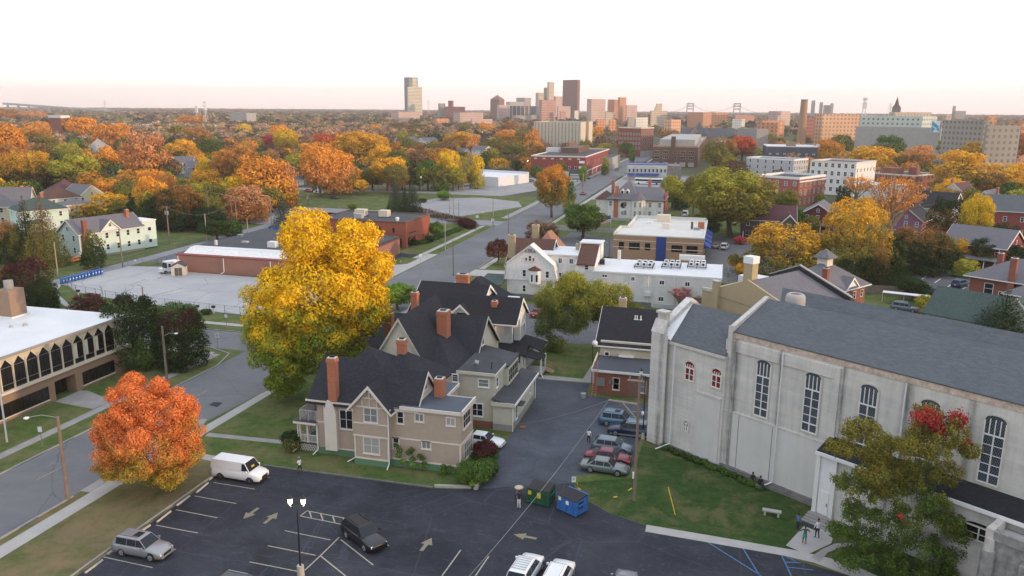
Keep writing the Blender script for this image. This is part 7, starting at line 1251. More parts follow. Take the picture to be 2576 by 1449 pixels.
for l_,x,y,h_,z in (('climbing plant with leafy shoots by the meter on the taupe wall',1290,1230,2.3,ZB),('leafy self-sown shrub against the middle of the taupe rear wing',1375,1225,1.8,ZB),('small plant against the green foundation near the rear corner',1590,1235,.9,ZB),('tall thin shoot leaning beside the front bay',1175,1180,2.6,ZB)):
 p = KY(z,x,y,71.8)*vec(1,1,0)
 if abs(p[0]) > 200: p = vec(-30,71.8,0)
 rr = np.random.default_rng(int(x)); me = leaf_mesh('foliage',[(rr.normal()*.2,rr.normal()*.1,h_*f,.32,.22,.28) for f in (.3,.55,.8,.95)],420,.075,rr); R_ = thing('wall_plant',l_,'plant',(p[0],p[1],0)); o = bpy.data.objects.new('foliage',me); COL.objects.link(o); o.parent = R_; o.color = (*LEAF['G'][0],1); o['leaf_b'] = LEAF['LG'][0]; o['leaf_t'] = h_*.5
 s = MB().path([(0,0,0),(.05,0,h_*.9)],[.02,.01],'bark',4).build('stem',None); s.parent = R_
# random filling of the woods between the measured trees, kept off roads, lots and buildings
def in_poly(x,y,P):
 c = False; j = len(P)-1
 for i in range(len(P)):
  if (P[i][1] > y) != (P[j][1] > y) and x < (P[j][0]-P[i][0])*(y-P[i][1])/(P[j][1]-P[i][1])+P[i][0]: c = not c
  j = i
 return c
KEEP = [[(-74,0),(-52,0),(-50,1500),(-80,1500)],[(-146,95),(40,95),(40,250),(-70,250),(-142,262)],[(-128,225),(-50,225),(-50,470),(-130,400)],[(-55,250),(20,250),(20,470),(-55,470)],[(0,0),(200,0),(200,150),(0,150)],[(-300,60),(-125,60),(-138,190),(-160,188),(-230,170),(-300,250)],
  [(20,150),(125,150),(125,300),(20,300)],[(-270,316),(-120,322),(-120,342),(-270,338)],[(-60,450),(420,450),(420,470),(-60,470)]]
occ = [(float(t['P'][0]),float(t['P'][1]),t['w']*.5) for t in TREES]
hb_ = [(o.location.x,o.location.y,13 if o.get('category') == 'house' else 26) for o in COL.objects if o.type == 'EMPTY' and o.get('category') in ('house','apartment building','warehouse','commercial building','shop','mansion','school','store','building','office building','hospital') and o.location.y > 120]
print('TREES',len(TREES)); fr = np.random.default_rng(33); cnt = 0; tries = 0
def wood_colour(x,y,r):
 s = math.sin(x*.013+1.3)+math.sin(y*.011-.4)+r.normal()*.9
 if x < -60: return [('O','OB'),('PO','OB'),('YO','OL'),('OL','B'),('O','YO'),('OB','OL'),('YG','OL'),('B','OL'),('OL','G'),('YO','YG')][int(abs(s*2.7)) % 10]
 return [('OL','YG'),('YO','OL'),('OB','B'),('G','OL'),('YG','OL'),('O','OB')][int(abs(s*2.7)) % 6]
while cnt < 300-len([1 for T in TREES if T['key'] != 'bush']) and cnt < 140 and tries < 30000:
 tries += 1; D = 255+ (760-255)*fr.random()**.8; a = math.radians(14.8)+math.radians(fr.uniform(-34,34)); x,y = -D*math.sin(a),D*math.cos(a)
 if any(in_poly(x,y,P) for P in KEEP): continue
 w = fr.uniform(11,17);
 if any((x-ox)**2+(y-oy)**2 < (w*.42+r*.8)**2 for ox,oy,r in occ): continue
 if any((x-ox)**2+(y-oy)**2 < (w*.3+r)**2 for ox,oy,r in hb_): continue
 if any(0 < (b_[1]-y) < 46 and abs(x-b_[0]*(y/b_[1])) < b_[2]*.8 for b_ in hb_ if b_[1] < 560): continue
 A,Bc = wood_colour(x,y,fr); tree(vec(x,y,0),fr.uniform(9.5,14.5),w,A,Bc,t=fr.uniform(.3,.6),hand=False); occ.append((x,y,w*.5)); cnt += 1
# the far woods beyond the individual trees: one mass
def far_woods(name,d0,d1,count,leaves,size,seed,col,hscale=1.0,spread=36,dens=None,label=None,ws=1.0,k=1.0):
 D0 = d0; r = np.random.default_rng(seed); X,Y,Wd,Hh,CI = [],[],[],[],[]
 pal = np.array([LEAF[q][0] for q in col])*k*.8; pal = pal*(1-.4*(D0>700))+pal.mean(1)[:,None]*.4*(D0>700); it = 0  # leaf colours of the farther belts are greyed: distance haze put into the colour
 blocks = [(o.location.x,o.location.y) for o in COL.objects if o.get('group') == SK]
 while len(X) < count and it < count*5:
  it += 1; D = math.sqrt(r.uniform(d0*d0,d1*d1)); a = math.radians(14.8)+math.radians(r.uniform(-spread,spread)); x,y = -D*math.sin(a),D*math.cos(a)
  if -84 < x < -46 and D < 1300: continue
  if any(in_poly(x,y,P) for P in KEEP): continue
  if dens is not None and r.random() > dens(x,y,D): continue
  if D < 1400 and any((x-ox)**2+(y-oy)**2 < 30**2 for ox,oy in blocks): continue
  X.append(x); Y.append(y); Wd.append(r.uniform(5.5,9.0)*hscale*ws); Hh.append(r.uniform(8.5,14)*hscale); CI.append(int((math.sin(x*.009)+math.sin(y*.008+1)+r.normal()*1.1)*2+40) % len(pal))
 X,Y,Wd,Hh,CI = map(np.array,(X,Y,Wd,Hh,CI)); n = len(X); k = np.repeat(np.arange(n),leaves); m = len(k)
 d = sphere_dirs(r,m); d[:,2] = np.abs(d[:,2])*1.2-.35; lump = 1+.22*np.sin(d[:,0]*7+k)*np.cos(d[:,1]*6+k*1.7)
 P = np.stack([X[k]+d[:,0]*Wd[k]*lump,Y[k]+d[:,1]*Wd[k]*lump,Hh[k]*.42+d[:,2]*Hh[k]*.55*lump],1); P[:,2] = np.maximum(P[:,2],.6)
 N = d+r.normal(size=(m,3))*.45; N /= np.linalg.norm(N,axis=1)[:,None]; A = np.cross(N,sphere_dirs(r,m)); A /= np.linalg.norm(A,axis=1)[:,None]; B = np.cross(N,A); s = (size*(.7+.8*r.random(m))*(Wd[k]/7))[:,None]
 V = np.stack([P-A*s,P+B*s*.8,P+A*s,P-B*s*.8],1).reshape(-1); me = bpy.data.meshes.new(name); me.vertices.add(4*m); me.vertices.foreach_set('co',V); me.loops.add(4*m); me.loops.foreach_set('vertex_index',np.arange(4*m,dtype=np.int32)); me.polygons.add(m); me.polygons.foreach_set('loop_start',np.arange(0,4*m,4,dtype=np.int32)); me.polygons.foreach_set('loop_total',np.full(m,4,dtype=np.int32)); me.update(calc_edges=True)
 ca = me.color_attributes.new('leaf_colour','FLOAT_COLOR','POINT'); c = pal[CI[k]]*(.8+.4*r.random((n,1)))[k]; cc = np.concatenate([c,np.ones((m,1))],1); ca.data.foreach_set('color',np.repeat(cc,4,axis=0).reshape(-1)); me.materials.append(MATS['far_leaf'])
 o = bpy.data.objects.new(name,me); COL.objects.link(o); tag(o,label,None,None,'stuff'); return o
m_,t_,b_ = nmat('far_leaf'); t_.nodes.remove(b_); ca_ = node(t_,'ShaderNodeAttribute',attribute_name='leaf_colour').outputs['Color']; rn_ = t_.nodes.new('ShaderNodeNewGeometry').outputs['Random Per Island']; k_ = mth(t_,'ADD',mth(t_,'MULTIPLY',rn_,.7),.65)
c_ = mixc(t_,1.0,ca_,node(t_,'ShaderNodeCombineColor',{0: k_,1: k_,2: k_}).outputs[0],'MULTIPLY'); mx_ = node(t_,'ShaderNodeMixShader',{0: .3,1: node(t_,'ShaderNodeBsdfDiffuse',{'Color': c_}).outputs[0],2: node(t_,'ShaderNodeBsdfTranslucent',{'Color': c_}).outputs[0]}); t_.links.new(mx_.outputs[0],t_.nodes['Material Output'].inputs['Surface'])
PAL = ['O','PO','OB','OL','YO','B','O','OL','OB','G','YO','B','PO','YG']; PAL2 = ['OL','B','OB','G','YO','OL','B','DG','OB','YG']
mid = lambda x,y,D: 1.0 if x < -.14*y-20 and x < -150 else (.30 if D > 700 else .62)
far_woods('woods',330,760,620,420,.55,41,PAL,.8,dens=lambda x,y,D: mid(x,y,D)*(.8 if not any((x-ox)**2+(y-oy)**2 < (6+r)**2 for ox,oy,r in hb_) else 0)*(0 if any(0 < (b_[1]-y) < 46 and abs(x-b_[0]*(y/b_[1])) < b_[2]*.8 for b_ in hb_ if b_[1] < 560) else 1),label='lower autumn trees filling the woods between the larger ones')
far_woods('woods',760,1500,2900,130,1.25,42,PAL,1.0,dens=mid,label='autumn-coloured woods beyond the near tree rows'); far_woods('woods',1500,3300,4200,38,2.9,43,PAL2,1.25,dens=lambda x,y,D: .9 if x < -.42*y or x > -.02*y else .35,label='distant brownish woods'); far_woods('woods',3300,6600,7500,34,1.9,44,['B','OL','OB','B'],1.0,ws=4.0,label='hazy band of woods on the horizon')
# vehicles
def paint(name,c,met=.35): return gloss('paint_'+name,c,.28,met,.6)
for n_,c_ in (('silver',(.25,.265,.29)),('white',(.74,.75,.76)),('black',(.012,.013,.017)),('greygreen',(.15,.18,.17)),('maroon',(.16,.012,.028)),('paleblue',(.13,.17,.21)),('blue',(.07,.15,.23)),('navy',(.015,.025,.06)),('red',(.34,.02,.02)),('beige',(.30,.27,.22)),('dark',(.03,.033,.038)),('deepblue',(.02,.06,.22))): paint(n_,c_,0 if n_ == 'white' else .35)
CARS = dict(
 suv=dict(L=4.9,W=1.92,H=1.74,hood=1.02,belt=1.08,nose=.78,tail=1.05,w0=1.05,r0=.35,r1=-2.0,w1=-2.36,wb=.88,wr=.70,wh=.36,ax=(1.48,-1.42),side=((.93,.05),(.0,-.85),(-.92,-1.95)),rack=True),
 sedan=dict(L=5.0,W=1.84,H=1.42,hood=.86,belt=.92,nose=.66,tail=.90,w0=1.15,r0=.45,r1=-.95,w1=-1.75,wb=.84,wr=.60,wh=.33,ax=(1.55,-1.32),side=((.98,.10),(.04,-.78),(-.84,-1.4)),rack=False),
 hatch=dict(L=4.4,W=1.8,H=1.56,hood=.92,belt=.98,nose=.70,tail=1.0,w0=1.15,r0=.40,r1=-1.55,w1=-2.05,wb=.84,wr=.64,wh=.33,ax=(1.36,-1.30),side=((.98,.12),(.06,-.72),(-.78,-1.65)),rack=False),
 van=dict(L=5.7,W=2.02,H=2.12,hood=1.12,belt=1.22,nose=.88,tail=1.22,w0=1.75,r0=1.15,r1=-2.72,w1=-2.82,wb=.95,wr=.82,wh=.37,ax=(1.75,-1.68),side=((1.62,.85),),rack=False,panel=True))
def car(kind,pt,loc,hd,label,group=None,name='parked_car',cat='car',sunroof=False,roofm=None,twotone=None,bars=False):
 c = CARS[kind]; L_,W_,H_ = c['L'],c['W'],c['H']; PM = 'paint_'+pt
 R = bpy.data.objects.new(name,None); COL.objects.link(R); R.location = (loc[0],loc[1],.02); R.rotation_euler = (0,0,hd); R['_o'] = (0.,0.,0.); tag(R,label,cat,group)
 hw = W_/2; f,r = L_/2,-L_/2
 st = [(f,.42,c['nose']-.10,.80),(f-.10,.27,c['nose'],.90),(f-.45,.22,c['nose']+(c['hood']-c['nose'])*.62,.975),(c['w0']+.12,.20,c['hood'],1.0),(c['w0']-.25,.20,c['belt'],1.0),(0,.20,c['belt']+.01,1.0),(c['w1']+.25,.20,c['belt']+.02,1.0),(c['w1']-.02,.22,c['tail'],.99),(r+.14,.27,c['tail']-(.02 if kind != 'sedan' else .05),.96),(r+.02,.34,c['tail']-.14,.90)]
 mb = MB(); mb.smooth = True; rings = []
 for (x,zb,zt,k) in st:
  w = hw*k; zm = zb+(zt-zb)*.45; P = [(w*.84,zb),(w*.97,zb+.12),(w,zm),(w*.975,zt-.14),(w*.90,zt-.02),(w*.5,zt+.02),(0,zt+.035)]
  rings.append([(x,-y,z) for y,z in P]+[(x,y,z) for y,z in P[-2::-1]])
 k0 = len(mb.v); n = len(rings[0])
 for g_ in rings: mb.v += g_
 mi = mb.mi(PM)
 for i in range(len(rings)-1):
  for j in range(n-1): a = k0+i*n+j; mb.f.append((a,a+n,a+n+1,a+1)); mb.m.append(mi)
  a = k0+i*n; mb.f.append((a,a+n-1,a+2*n-1,a+n)[::-1] if False else (a+n-1,a+2*n-1,a+n,a)); mb.m.append(mi)
 mb.f.append(tuple(k0+j for j in range(n))); mb.m.append(mi); e = k0+(len(rings)-1)*n; mb.f.append(tuple(e+j for j in range(n))[::-1]); mb.m.append(mi)
 mb.build('body',R)
 zb,wb,wr = c['belt']-.02,c['wb'],c['wr']; T = H_-.02
 rp = MB(); A = [(c['w0'],-wb,zb),(c['w0'],wb,zb),(c['w1'],wb,zb),(c['w1'],-wb,zb)]; B = [(c['r0'],-wr,T-.04),(c['r0'],wr,T-.04),(c['r1'],wr,T-.05),(c['r1'],-wr,T-.05)]
 for i in range(4): j = (i+1) % 4; rp.poly([A[i],A[j],B[j],B[i]] if True else [],PM)
 rm = roofm or PM; rp.poly([(c['r0'],-wr,T-.04),(c['r0'],wr,T-.04),(c['r0']-.25,wr*.82,T+.02),(c['r0']-.25,-wr*.82,T+.02)],rm); rp.poly([(c['r0']-.25,-wr*.82,T+.02),(c['r0']-.25,wr*.82,T+.02),(c['r1']+.2,wr*.82,T+.02),(c['r1']+.2,-wr*.82,T+.02)],rm)
 rp.poly([(c['r1']+.2,-wr*.82,T+.02),(c['r1']+.2,wr*.82,T+.02),(c['r1'],wr,T-.05),(c['r1'],-wr,T-.05)],rm)
 for s in (-1,1): rp.poly([(c['r0'],s*wr,T-.04),(c['r0']-.25,s*wr*.82,T+.02),(c['r1']+.2,s*wr*.82,T+.02),(c['r1'],s*wr,T-.05)][::s],rm)
 rp.build('roof',R)
 def glassq(q,nm,m='glass'):
  q = [vec(*p) for p in q]; nn = np.cross(q[1]-q[0],q[3]-q[0]); nn /= np.linalg.norm(nn); cc = sum(q)/4
  if nn@(cc-vec(0,0,zb)) < 0: nn = -nn
  qq = [cc+(p-cc)*.93+nn*.012 for p in q]; return MB().prism(qq,nn*.01,m).build(nm,R)
 glassq([A[0],A[1],B[1],B[0]],'windshield'); glassq([A[3],A[2],B[2],B[3]],'rear_window')
 hgt = T-.05-zb
 for s in (-1,1):
  for (xa,xb) in c['side']:
   def edge(x,t): # x on belt -> point at height fraction t limited by the sloping pillars
    lo = c['w0']+(c['r0']-c['w0'])*t; hi = c['w1']+(c['r1']-c['w1'])*t; x = min(max(x,hi+.05),lo-.05); return (x,s*(wb+(wr-wb)*t),zb+hgt*t)
   q = [vec(*edge(xa,.08)),vec(*edge(xb,.08)),vec(*edge(xb,.90)),vec(*edge(xa,.90))]; MB().prism([p+vec(0,s*.012,0) for p in q],(0,s*.012,0),'glass').build('side_window',R)
 for x in c['ax']:
  for s in (-1,1):
   wr_ = c['wh']; y = s*(hw-.02); MB().tube((x,y-s*.05,wr_+.03),(x,y+s*.006,wr_+.03),wr_+.07,wr_+.07,'black_metal',18).build('wheel_arch',R)
   wl = MB().tube((x,y-s*.18,wr_),(x,y+s*.03,wr_),wr_,wr_,'rubber',18).build('wheel',R); mb = MB().tube((x,y+s*.031,wr_),(x,y+s*.045,wr_),wr_*.66,wr_*.60,'grey_metal' if kind != 'van' else 'rubber',14)
   for i in range(5): t = 2*math.pi*i/5; mb.obox((x-.03,y+s*.0455,wr_),(.06,0,0),(0,s*.012,0),(math.cos(t)*wr_*.6,0,math.sin(t)*wr_*.6),'chrome')
   mb.build('rim',wl)
 for s in (-1,1):
  MB().obox((f-.17,s*hw*.50,c['nose']-.16),(.13,0,0),(0,s*hw*.32,0),(-.05,0,.15),'headlamp').build('headlight',R); MB().box(r-.005,r+.10,min(s*hw*.60,s*hw*.88),max(s*hw*.60,s*hw*.88),c['tail']-.40,c['tail']-.14,'red_glass').build('taillight',R)
  MB().box(c['w0']-.35,c['w0']-.18,min(s*(hw+.01),s*(hw+.18)),max(s*(hw+.01),s*(hw+.18)),c['belt'],c['belt']+.14,PM).build('side_mirror',R)
 MB().box(f-.05,f+.02,-hw*.46,hw*.46,.48,c['nose']-.12,'black_metal').build('grille',R); MB().box(f-.02,f+.05,-hw*.78,hw*.78,.30,.46,'black_metal' if kind == 'van' else PM).build('bumper',R); MB().box(r-.05,r+.03,-hw*.80,hw*.80,.32,.50,'dark_bumper' if False else ('black_metal' if kind in ('van','suv') else PM)).build('rear_bumper',R)
 MB().box(r-.055,r-.02,-.16,.16,c['tail']-.42,c['tail']-.28,'sign_white').build('number_plate',R)
 if sunroof: MB().box(c['r0']-.95,c['r0']-.30,-.38,.38,T+.021,T+.03,'glass').build('sunroof',R)
 if c['rack']: mb = MB(); [mb.box(c['r1']+.3,c['r0']-.3,s*wr*.80-.02,s*wr*.80+.02,T+.03,T+.085,'chrome' if pt != 'black' else 'black_metal') for s in (-1,1)]; mb.build('roof_rail',R)
 if bars:
  mb = MB(); [mb.box(c['r1']+.35+i*.32,c['r1']+.38+i*.32,-wr*.78,wr*.78,T+.05,T+.08,'grey_metal') for i in range(6)]; mb.build('roof_rack',R)
 if twotone: MB().box(r+.1,f-.3,-hw*1.004,hw*1.004,.21,.40,twotone).build('cladding',R)
 return R
def bywheels(Z,rear,front,kind,right=True):
 a,b = G(Z,*rear),G(Z,*front); d = (b-a)/np.linalg.norm(b-a); n = vec(-d[1],d[0],0)*(1 if right else -1); m = (a+b)/2+n*CARS[kind]['W']/2; ax = CARS[kind]['ax']; m = m-d*(ax[0]+ax[1])/2
 return m,math.atan2(d[1],d[0])
def byroof(Z,x,y,kind,hd): p = G(Z,x,y,CARS[kind]['H']); return p,hd
m,h = bywheels(Z7,(634,1350),(778,1378),'suv'); car('suv','silver',m,h,'silver crossover with sunroof parked alone at the left kerb of the car park',sunroof=True)
m,h = bywheels(Z7,(1147,948),(1296,972),'van'); V_ = car('van','white',m,h,'white windowless cargo van at the top left bay of the car park',cat='van',name='cargo_van')
MB().box(1.52,1.6,-.30,.15,1.42,1.62,'sign_yellow').build('window_sticker',V_)
m,h = bywheels(Z11,(1056,782),(1168,866),'suv'); car('suv','black',m,h,'black sport-utility car with black roof parked across the painted lines',roofm='black_cap')
a,b = G(Z11,1728,1040),G(Z11,1862,855); HD = math.atan2(b[1]-a[1],b[0]-a[0])
m,h = byroof(Z9,372,1345,'suv',HD-.04); car('suv','white',m,h,'white sport-utility car with silver roof rack, seen from behind at the bottom edge',bars=True)
m,h = byroof(Z9,562,1382,'suv',HD-.02); car('suv','white',m,h,'white sport-utility car without roof rack, right one of the pair at the bottom edge')
m,h = byroof(Z9,945,1462,'sedan',HD); car('sedan','silver',m,h,'pale car of which only the roof shows at the bottom edge')
m,h = byroof(Z7,1262,1462,'suv',-.05); car('suv','dark',m,h,'dark car whose roof just shows at the bottom edge left of the lamp post')
m,h = byroof(Z9,118,604,'sedan',-.10); car('sedan','white',m,h,'white sedan parked between the taupe and cream houses')
m,h = bywheels(Z9,(757,842),(907,864),'sedan'); car('sedan','greygreen',m,h,'grey-green sedan, nearest of the row beside the church lawn'); hr = h
m,h = byroof(Z9,862,700,'sedan',hr); car('sedan','maroon',m,h,'maroon sedan second from the lawn in the row beside the church')
m,h = byroof(Z9,884,634,'hatch',hr); car('hatch','paleblue',m,h,'pale blue-silver hatchback in the middle of the row beside the church')
m,h = byroof(Z9,985,532,'suv',hr+math.pi+.06); car('suv','navy',m,h,'large two-tone navy and silver sport-utility car nosed outwards in the row beside the church',roofm='paint_paleblue',twotone='paint_silver')
m,h = byroof(Z9,930,478,'suv',hr); car('suv','blue',m,h,'light blue wagon with roof rails, farthest of the row beside the church',sunroof=True)
FC = [('suv','white',Z6,628,545,1.45,'white sport-utility car behind the tan brick building'),('sedan','beige',Z6,572,535,1.5,'beige car half hidden beside the blue awnings'),('van','white',Z6,374,332,1.5,'white van parked behind the mansion'),('suv','deepblue',Z6,2160,790,.9,'dark blue car in a marked bay of the right car park'),('hatch','dark',Z6,1998,848,2.8,'grey car at the near end of the right car park'),('suv','paleblue',Z6,1800,948,-.35,'blue-grey car just above the church ridge beside the shrub'),
 ('sedan','red',Z4,2258,196,-.3,'red car parked on the far street at left centre'),('sedan','white',Z4,2330,207,-.3,'white car parked on the far street at left centre'),('sedan','dark',Z2,28,1035,-.3,'dark car on the far street by the grassy corner'),('sedan','silver',Z2,1562,900,1.4,'pale car at the right end of the white warehouse'),('sedan','red',Z5,1712,830,1.4,'red car glimpsed left of the willow-like tree'),('sedan','dark',Z3,1500,980,.3,'dark car in front of the cream apartment building'),('sedan','dark',Z2,2010,880,1.5,'dark car parked by the red commercial block'),('hatch','silver',Z2,2235,812,1.5,'silver car parked by the grey shop'),('sedan','red',Z2,1972,1003,1.5,'dark red car on the right side of the avenue'),('sedan','white',Z2,2400,690,1.5,'pale car far up the avenue'),('suv','dark',Z2,1340,762,.2,'dark car in the grassy lane behind the white warehouse')]
for k,p,Z,x,y,hd,l in FC: P = G(Z,x,y); car(k,p,P,hd,l,cat='van' if k == 'van' else 'car',name='cargo_van' if k == 'van' else 'parked_car')
P = G(Z4,1222,790); R = thing('mail_truck','white boxy delivery truck with a round nose beside the cream shed','truck',(0,0,0)); R['_o'] = (0.,0.,0.); R.location = (P[0],P[1]+.8,0); R.rotation_euler = (0,0,math.radians(-112))
MB().box(-2.3,.9,-1.0,1.0,.55,2.6,'paint_white').box(-2.25,.85,-.95,.95,2.601,2.68,'trim_white').build('body',R); mb = MB(); mb.smooth = True
mb.slab([(.901,-.9),(2.2,-.8),(2.35,0),(2.2,.8),(.901,.9)],.5,1.25,'paint_white'); mb.build('hood',R); MB().prism([(.901,-.85,1.35),(1.2,-.8,1.27),(.901,-.85,2.4)],(0,1.66,0),'glass').build('windshield',R)
for x in (-1.4,1.4):
 for s in (-1,1): w = MB().tube((x,s*.82,.38),(x,s*1.02,.38),.38,.38,'rubber',16).build('wheel',R); MB().tube((x,s*1.021,.38),(x,s*1.035,.38),.2,.2,'grey_metal',12).build('rim',w)
for s in (-1,1): MB().box(.1,.7,s*1.001-.005,s*1.001+.005,1.4,2.2,'glass').build('side_window',R); MB().box(2.25,2.34,s*.5-.1,s*.5+.1,.8,1.0,'headlamp').build('headlight',R)
P = G(ZN,660,712); R = thing('city_bus','white city bus with red and purple stripe standing on the cross street behind the mansion','bus',(0,0,0)); R['_o'] = (0.,0.,0.); R.location = (P[0]+3,P[1]+1,0); R.rotation_euler = (0,0,-.04)
MB().box(-4,10,-1.3,1.3,.4,3.1,'trim_white').build('body',R); MB().box(-3.8,9.8,-1.32,-1.301,1.7,2.6,'glass').build('window_band',R); plain('bus_purple',(.10,.03,.22)); MB().prism([(2.5,-1.31,.9),(4.5,-1.31,1.6),(9.9,-1.31,1.6),(9.9,-1.31,.9)],(0,-.01,0),'bus_purple').build('stripe',R); MB().prism([(1.0,-1.31,.9),(3.2,-1.31,1.6),(4.4,-1.31,1.6),(2.4,-1.31,.9)],(0,-.012,0),'cloth_red').build('stripe',R)
for x in (-2,7): MB().tube((x,-1.34,.5),(x,-1.0,.5),.5,.5,'rubber',14).build('wheel',R)
# poles, lamps, wires
def pole(label,Z,x,yt,yb,r=.16,arms=(),m='pole_wood',lamp=None,tx=0,name='utility_pole',cat='utility pole',foot=None,xt=None,hmax=None):
 P = G(Z,x,yb); h = hmax or top_at(P,Z,yt); R = thing(name,label,cat,(P[0],P[1],0)); MB().tube(P,P+vec(0,0,h),r*1.15,r*.8,m,8).build('post',R)
 for (z,L_,ang) in arms: d = vec(math.cos(ang),math.sin(ang),0); n = vec(-d[1],d[0],0); o = P+vec(0,0,h-z)-d*L_/2-n*.05; c = MB().obox(o,d*L_,n*.1,(0,0,.12),m).build('crossarm',R); mb = MB(); [mb.tube(P+vec(0,0,h-z+.12)+d*(L_*k),P+vec(0,0,h-z+.3)+d*(L_*k),.05,.04,'grey_metal',6) for k in (-.45,-.2,.2,.45)]; mb.build('insulator',c)
 for i in range(tx): d = vec(.35*(1 if i else -1),-.15,0); MB().tube(P+d+vec(0,0,h-2.3),P+d+vec(0,0,h-1.3),.24,.24,'grey_metal',10).build('transformer',R)
 if lamp:
  dx,dy,dz = lamp; q = P+vec(0,0,h+dz); MB().path([q,q+vec(dx*.5,dy*.5,.45),q+vec(dx,dy,.4)],[.035]*3,'grey_metal',5).build('lamp_arm',R); MB().lathe([(.05,.12),(.22,.08),(.26,0),(.14,-.1)],tuple(q+vec(dx,dy,.35)),'white_metal',10).build('lamp_head',R)
 return P,h
UPOLE = []
def up(label,*a,**k): P,h = pole(label,*a,**k); UPOLE.append((P,h)); return P,h
up('leaning wooden pole with a street lamp arm left of the orange maple',Z7,353,620,1052,lamp=(-1.9,-1.6,-.1)); up('wooden pole with street lamp between the office block and the avenue',Z7,872,150,470,lamp=(1.6,.6,-1.4))
pk = pole('tall wooden pole with a side bracket arm at the edge of the church lawn',Z9,1012,268,1005,.14,m='pole_wood'); P,h = pk; R = [o for o in COL.objects if o.get('label','').startswith('tall wooden pole with a side bracket')][0]
dA = vec(-1.0,.12,0); dA /= np.linalg.norm(dA); zA = h-2.9; MB().obox(P+vec(0,0,zA),dA*2.9,(0,.12,0),(0,0,.14),'pole_pale').build('bracket_arm',R); MB().tube(P+vec(0,0,zA-1.5),P+dA*1.5+vec(0,0,zA),.06,.06,'pole_pale',6).build('brace',R); MB().box(P[0]-.25,P[0]-.1,P[1]-.2,P[1]+.05,2.4,3.0,'sign_white').build('notice',R); MB().box(P[0]-1.1,P[0]+.35,P[1]-.13,P[1]-.01,h-.55,h-.42,'pole_pale').build('crossarm',R); MB().tube(P+vec(-.9,-.1,h-.4),P+vec(-.9,-.1,h-.1),.06,.05,'grey_metal').tube(P+vec(.25,-.1,h-.4),P+vec(.25,-.1,h-.15),.06,.05,'grey_metal').build('insulator',R)
TIP = P+dA*2.85+vec(0,0,zA+.1); gloss('cable',(.25,.26,.28),.5)
def cable(a,b,sag,label,r=.018,n=14): pts = [a+(b-a)*i/n-vec(0,0,sag*4*(i/n)*(1-i/n)) for i in range(n+1)]; tag(MB().path(pts,[r*.75]*(n+1),'cable',4).build('cable',None),label,'cable')
cable(TIP,KY(Z9,40,1449,52.0),.5,'cable crossing the car park from the bracket pole towards the bottom',.022); cable(TIP,KX(Z9,300,556,-22.2),.4,'cable from the bracket pole to the cream house')
up('wooden pole with crossarm beside the mint house drive',Z4,898,470,745,.14); up('wooden pole with crossarm and paired transformers among the dark trees',Z4,1240,300,580,.17,arms=((.3,2.0,.2),),tx=2); up('plain grey pole at the end of the green verge',Z4,1512,355,560,.17,m='pole_pale')
up('wooden crossarm pole, farther of the group by the trees',Z4,1535,185,480,.16,arms=((.2,2.4,0),)); up('wooden pole with wide crossarm, left of a close pair',Z4,1700,250,440,.17,arms=((.2,3.0,.1),)); up('pale pole, right of a close pair behind the vine-covered mass',Z4,1732,255,435,.15,m='pole_pale'); up('slim pole between the pair and the tall spruce',Z4,1985,228,440,.14,m='pole_pale')
up('short pale pole in the workshop yard',Z4,1815,390,540,.15,m='pole_pale'); up('pale pole standing inside the white car park fence',Z4,1048,890,985,.14,m='pole_pale'); up('thin pole at the left end of the green verge',Z4,425,560,815,.12,m='pole_pale'); up('pole with crossarm at the far left edge',Z4,28,100,190,.16,arms=((.2,2.4,.3),)); up('wooden pole with transformer by the grassy corner',Z1,2405,990,1095,.15,tx=1,m='pole_wood')
up('white tapered pole on the corner lawn of the brick office',Z5,1108,0,175,.15,m='concrete'); up('pale pole left of the white tapered pole',Z5,1080,-60,110,.12,m='pole_pale'); up('pale pole right of the white tapered pole',Z5,1145,20,165,.12,m='pole_pale'); up('pale pole standing at the pavement corner across the avenue',Z5,1388,5,215,.14,m='pole_pale'); up('wooden pole by the crossroads of the avenue',Z5,1498,105,285,.12); up('pale pole beside the brick office path',Z5,1050,160,378,.13,m='concrete'); up('slender wooden pole on the right kerb of the avenue',Z5,1106,300,550,.13)
up('wooden pole with crossarm near the yellow trees in the centre',Z2,676,712,870,.2,arms=((.2,3.5,.1),)); up('thick wooden pole with crossarm beside the white warehouse',Z2,1104,750,950,.22,arms=((.3,4.2,.1),)); up('wooden pole behind the white barn-like house',Z2,1178,640,745,.2,arms=((.2,3,.1),)); up('pale pole with crossarm in the car park by the red block',Z2,1655,805,900,.2,arms=((.2,3.5,0),),m='pole_pale'); up('pale pole with crossarm at the avenue kerb before the red block',Z2,1968,840,980,.2,arms=((.2,3.5,0),),m='pole_pale')
up('tall pale pole left of the diner',ZN,625,320,690,.2,m='pole_pale'); up('pole with double transformer right of the white annexe',ZH,2415,570,720,.15,arms=((.1,2.4,0),),tx=2,m='pole_pale'); up('thin pole at the left corner of the tan brick building',ZH,1180,270,470,.10); up('pole at the far side of the right car park',Z6,2535,420,640,.13,m='pole_pale'); up('pole near the row houses at the right',Z3,2303,820,900,.2,m='pole_pale'); up('pole in front of the porch bungalow',Z3,975,1070,1180,.12,m='pole_pale')
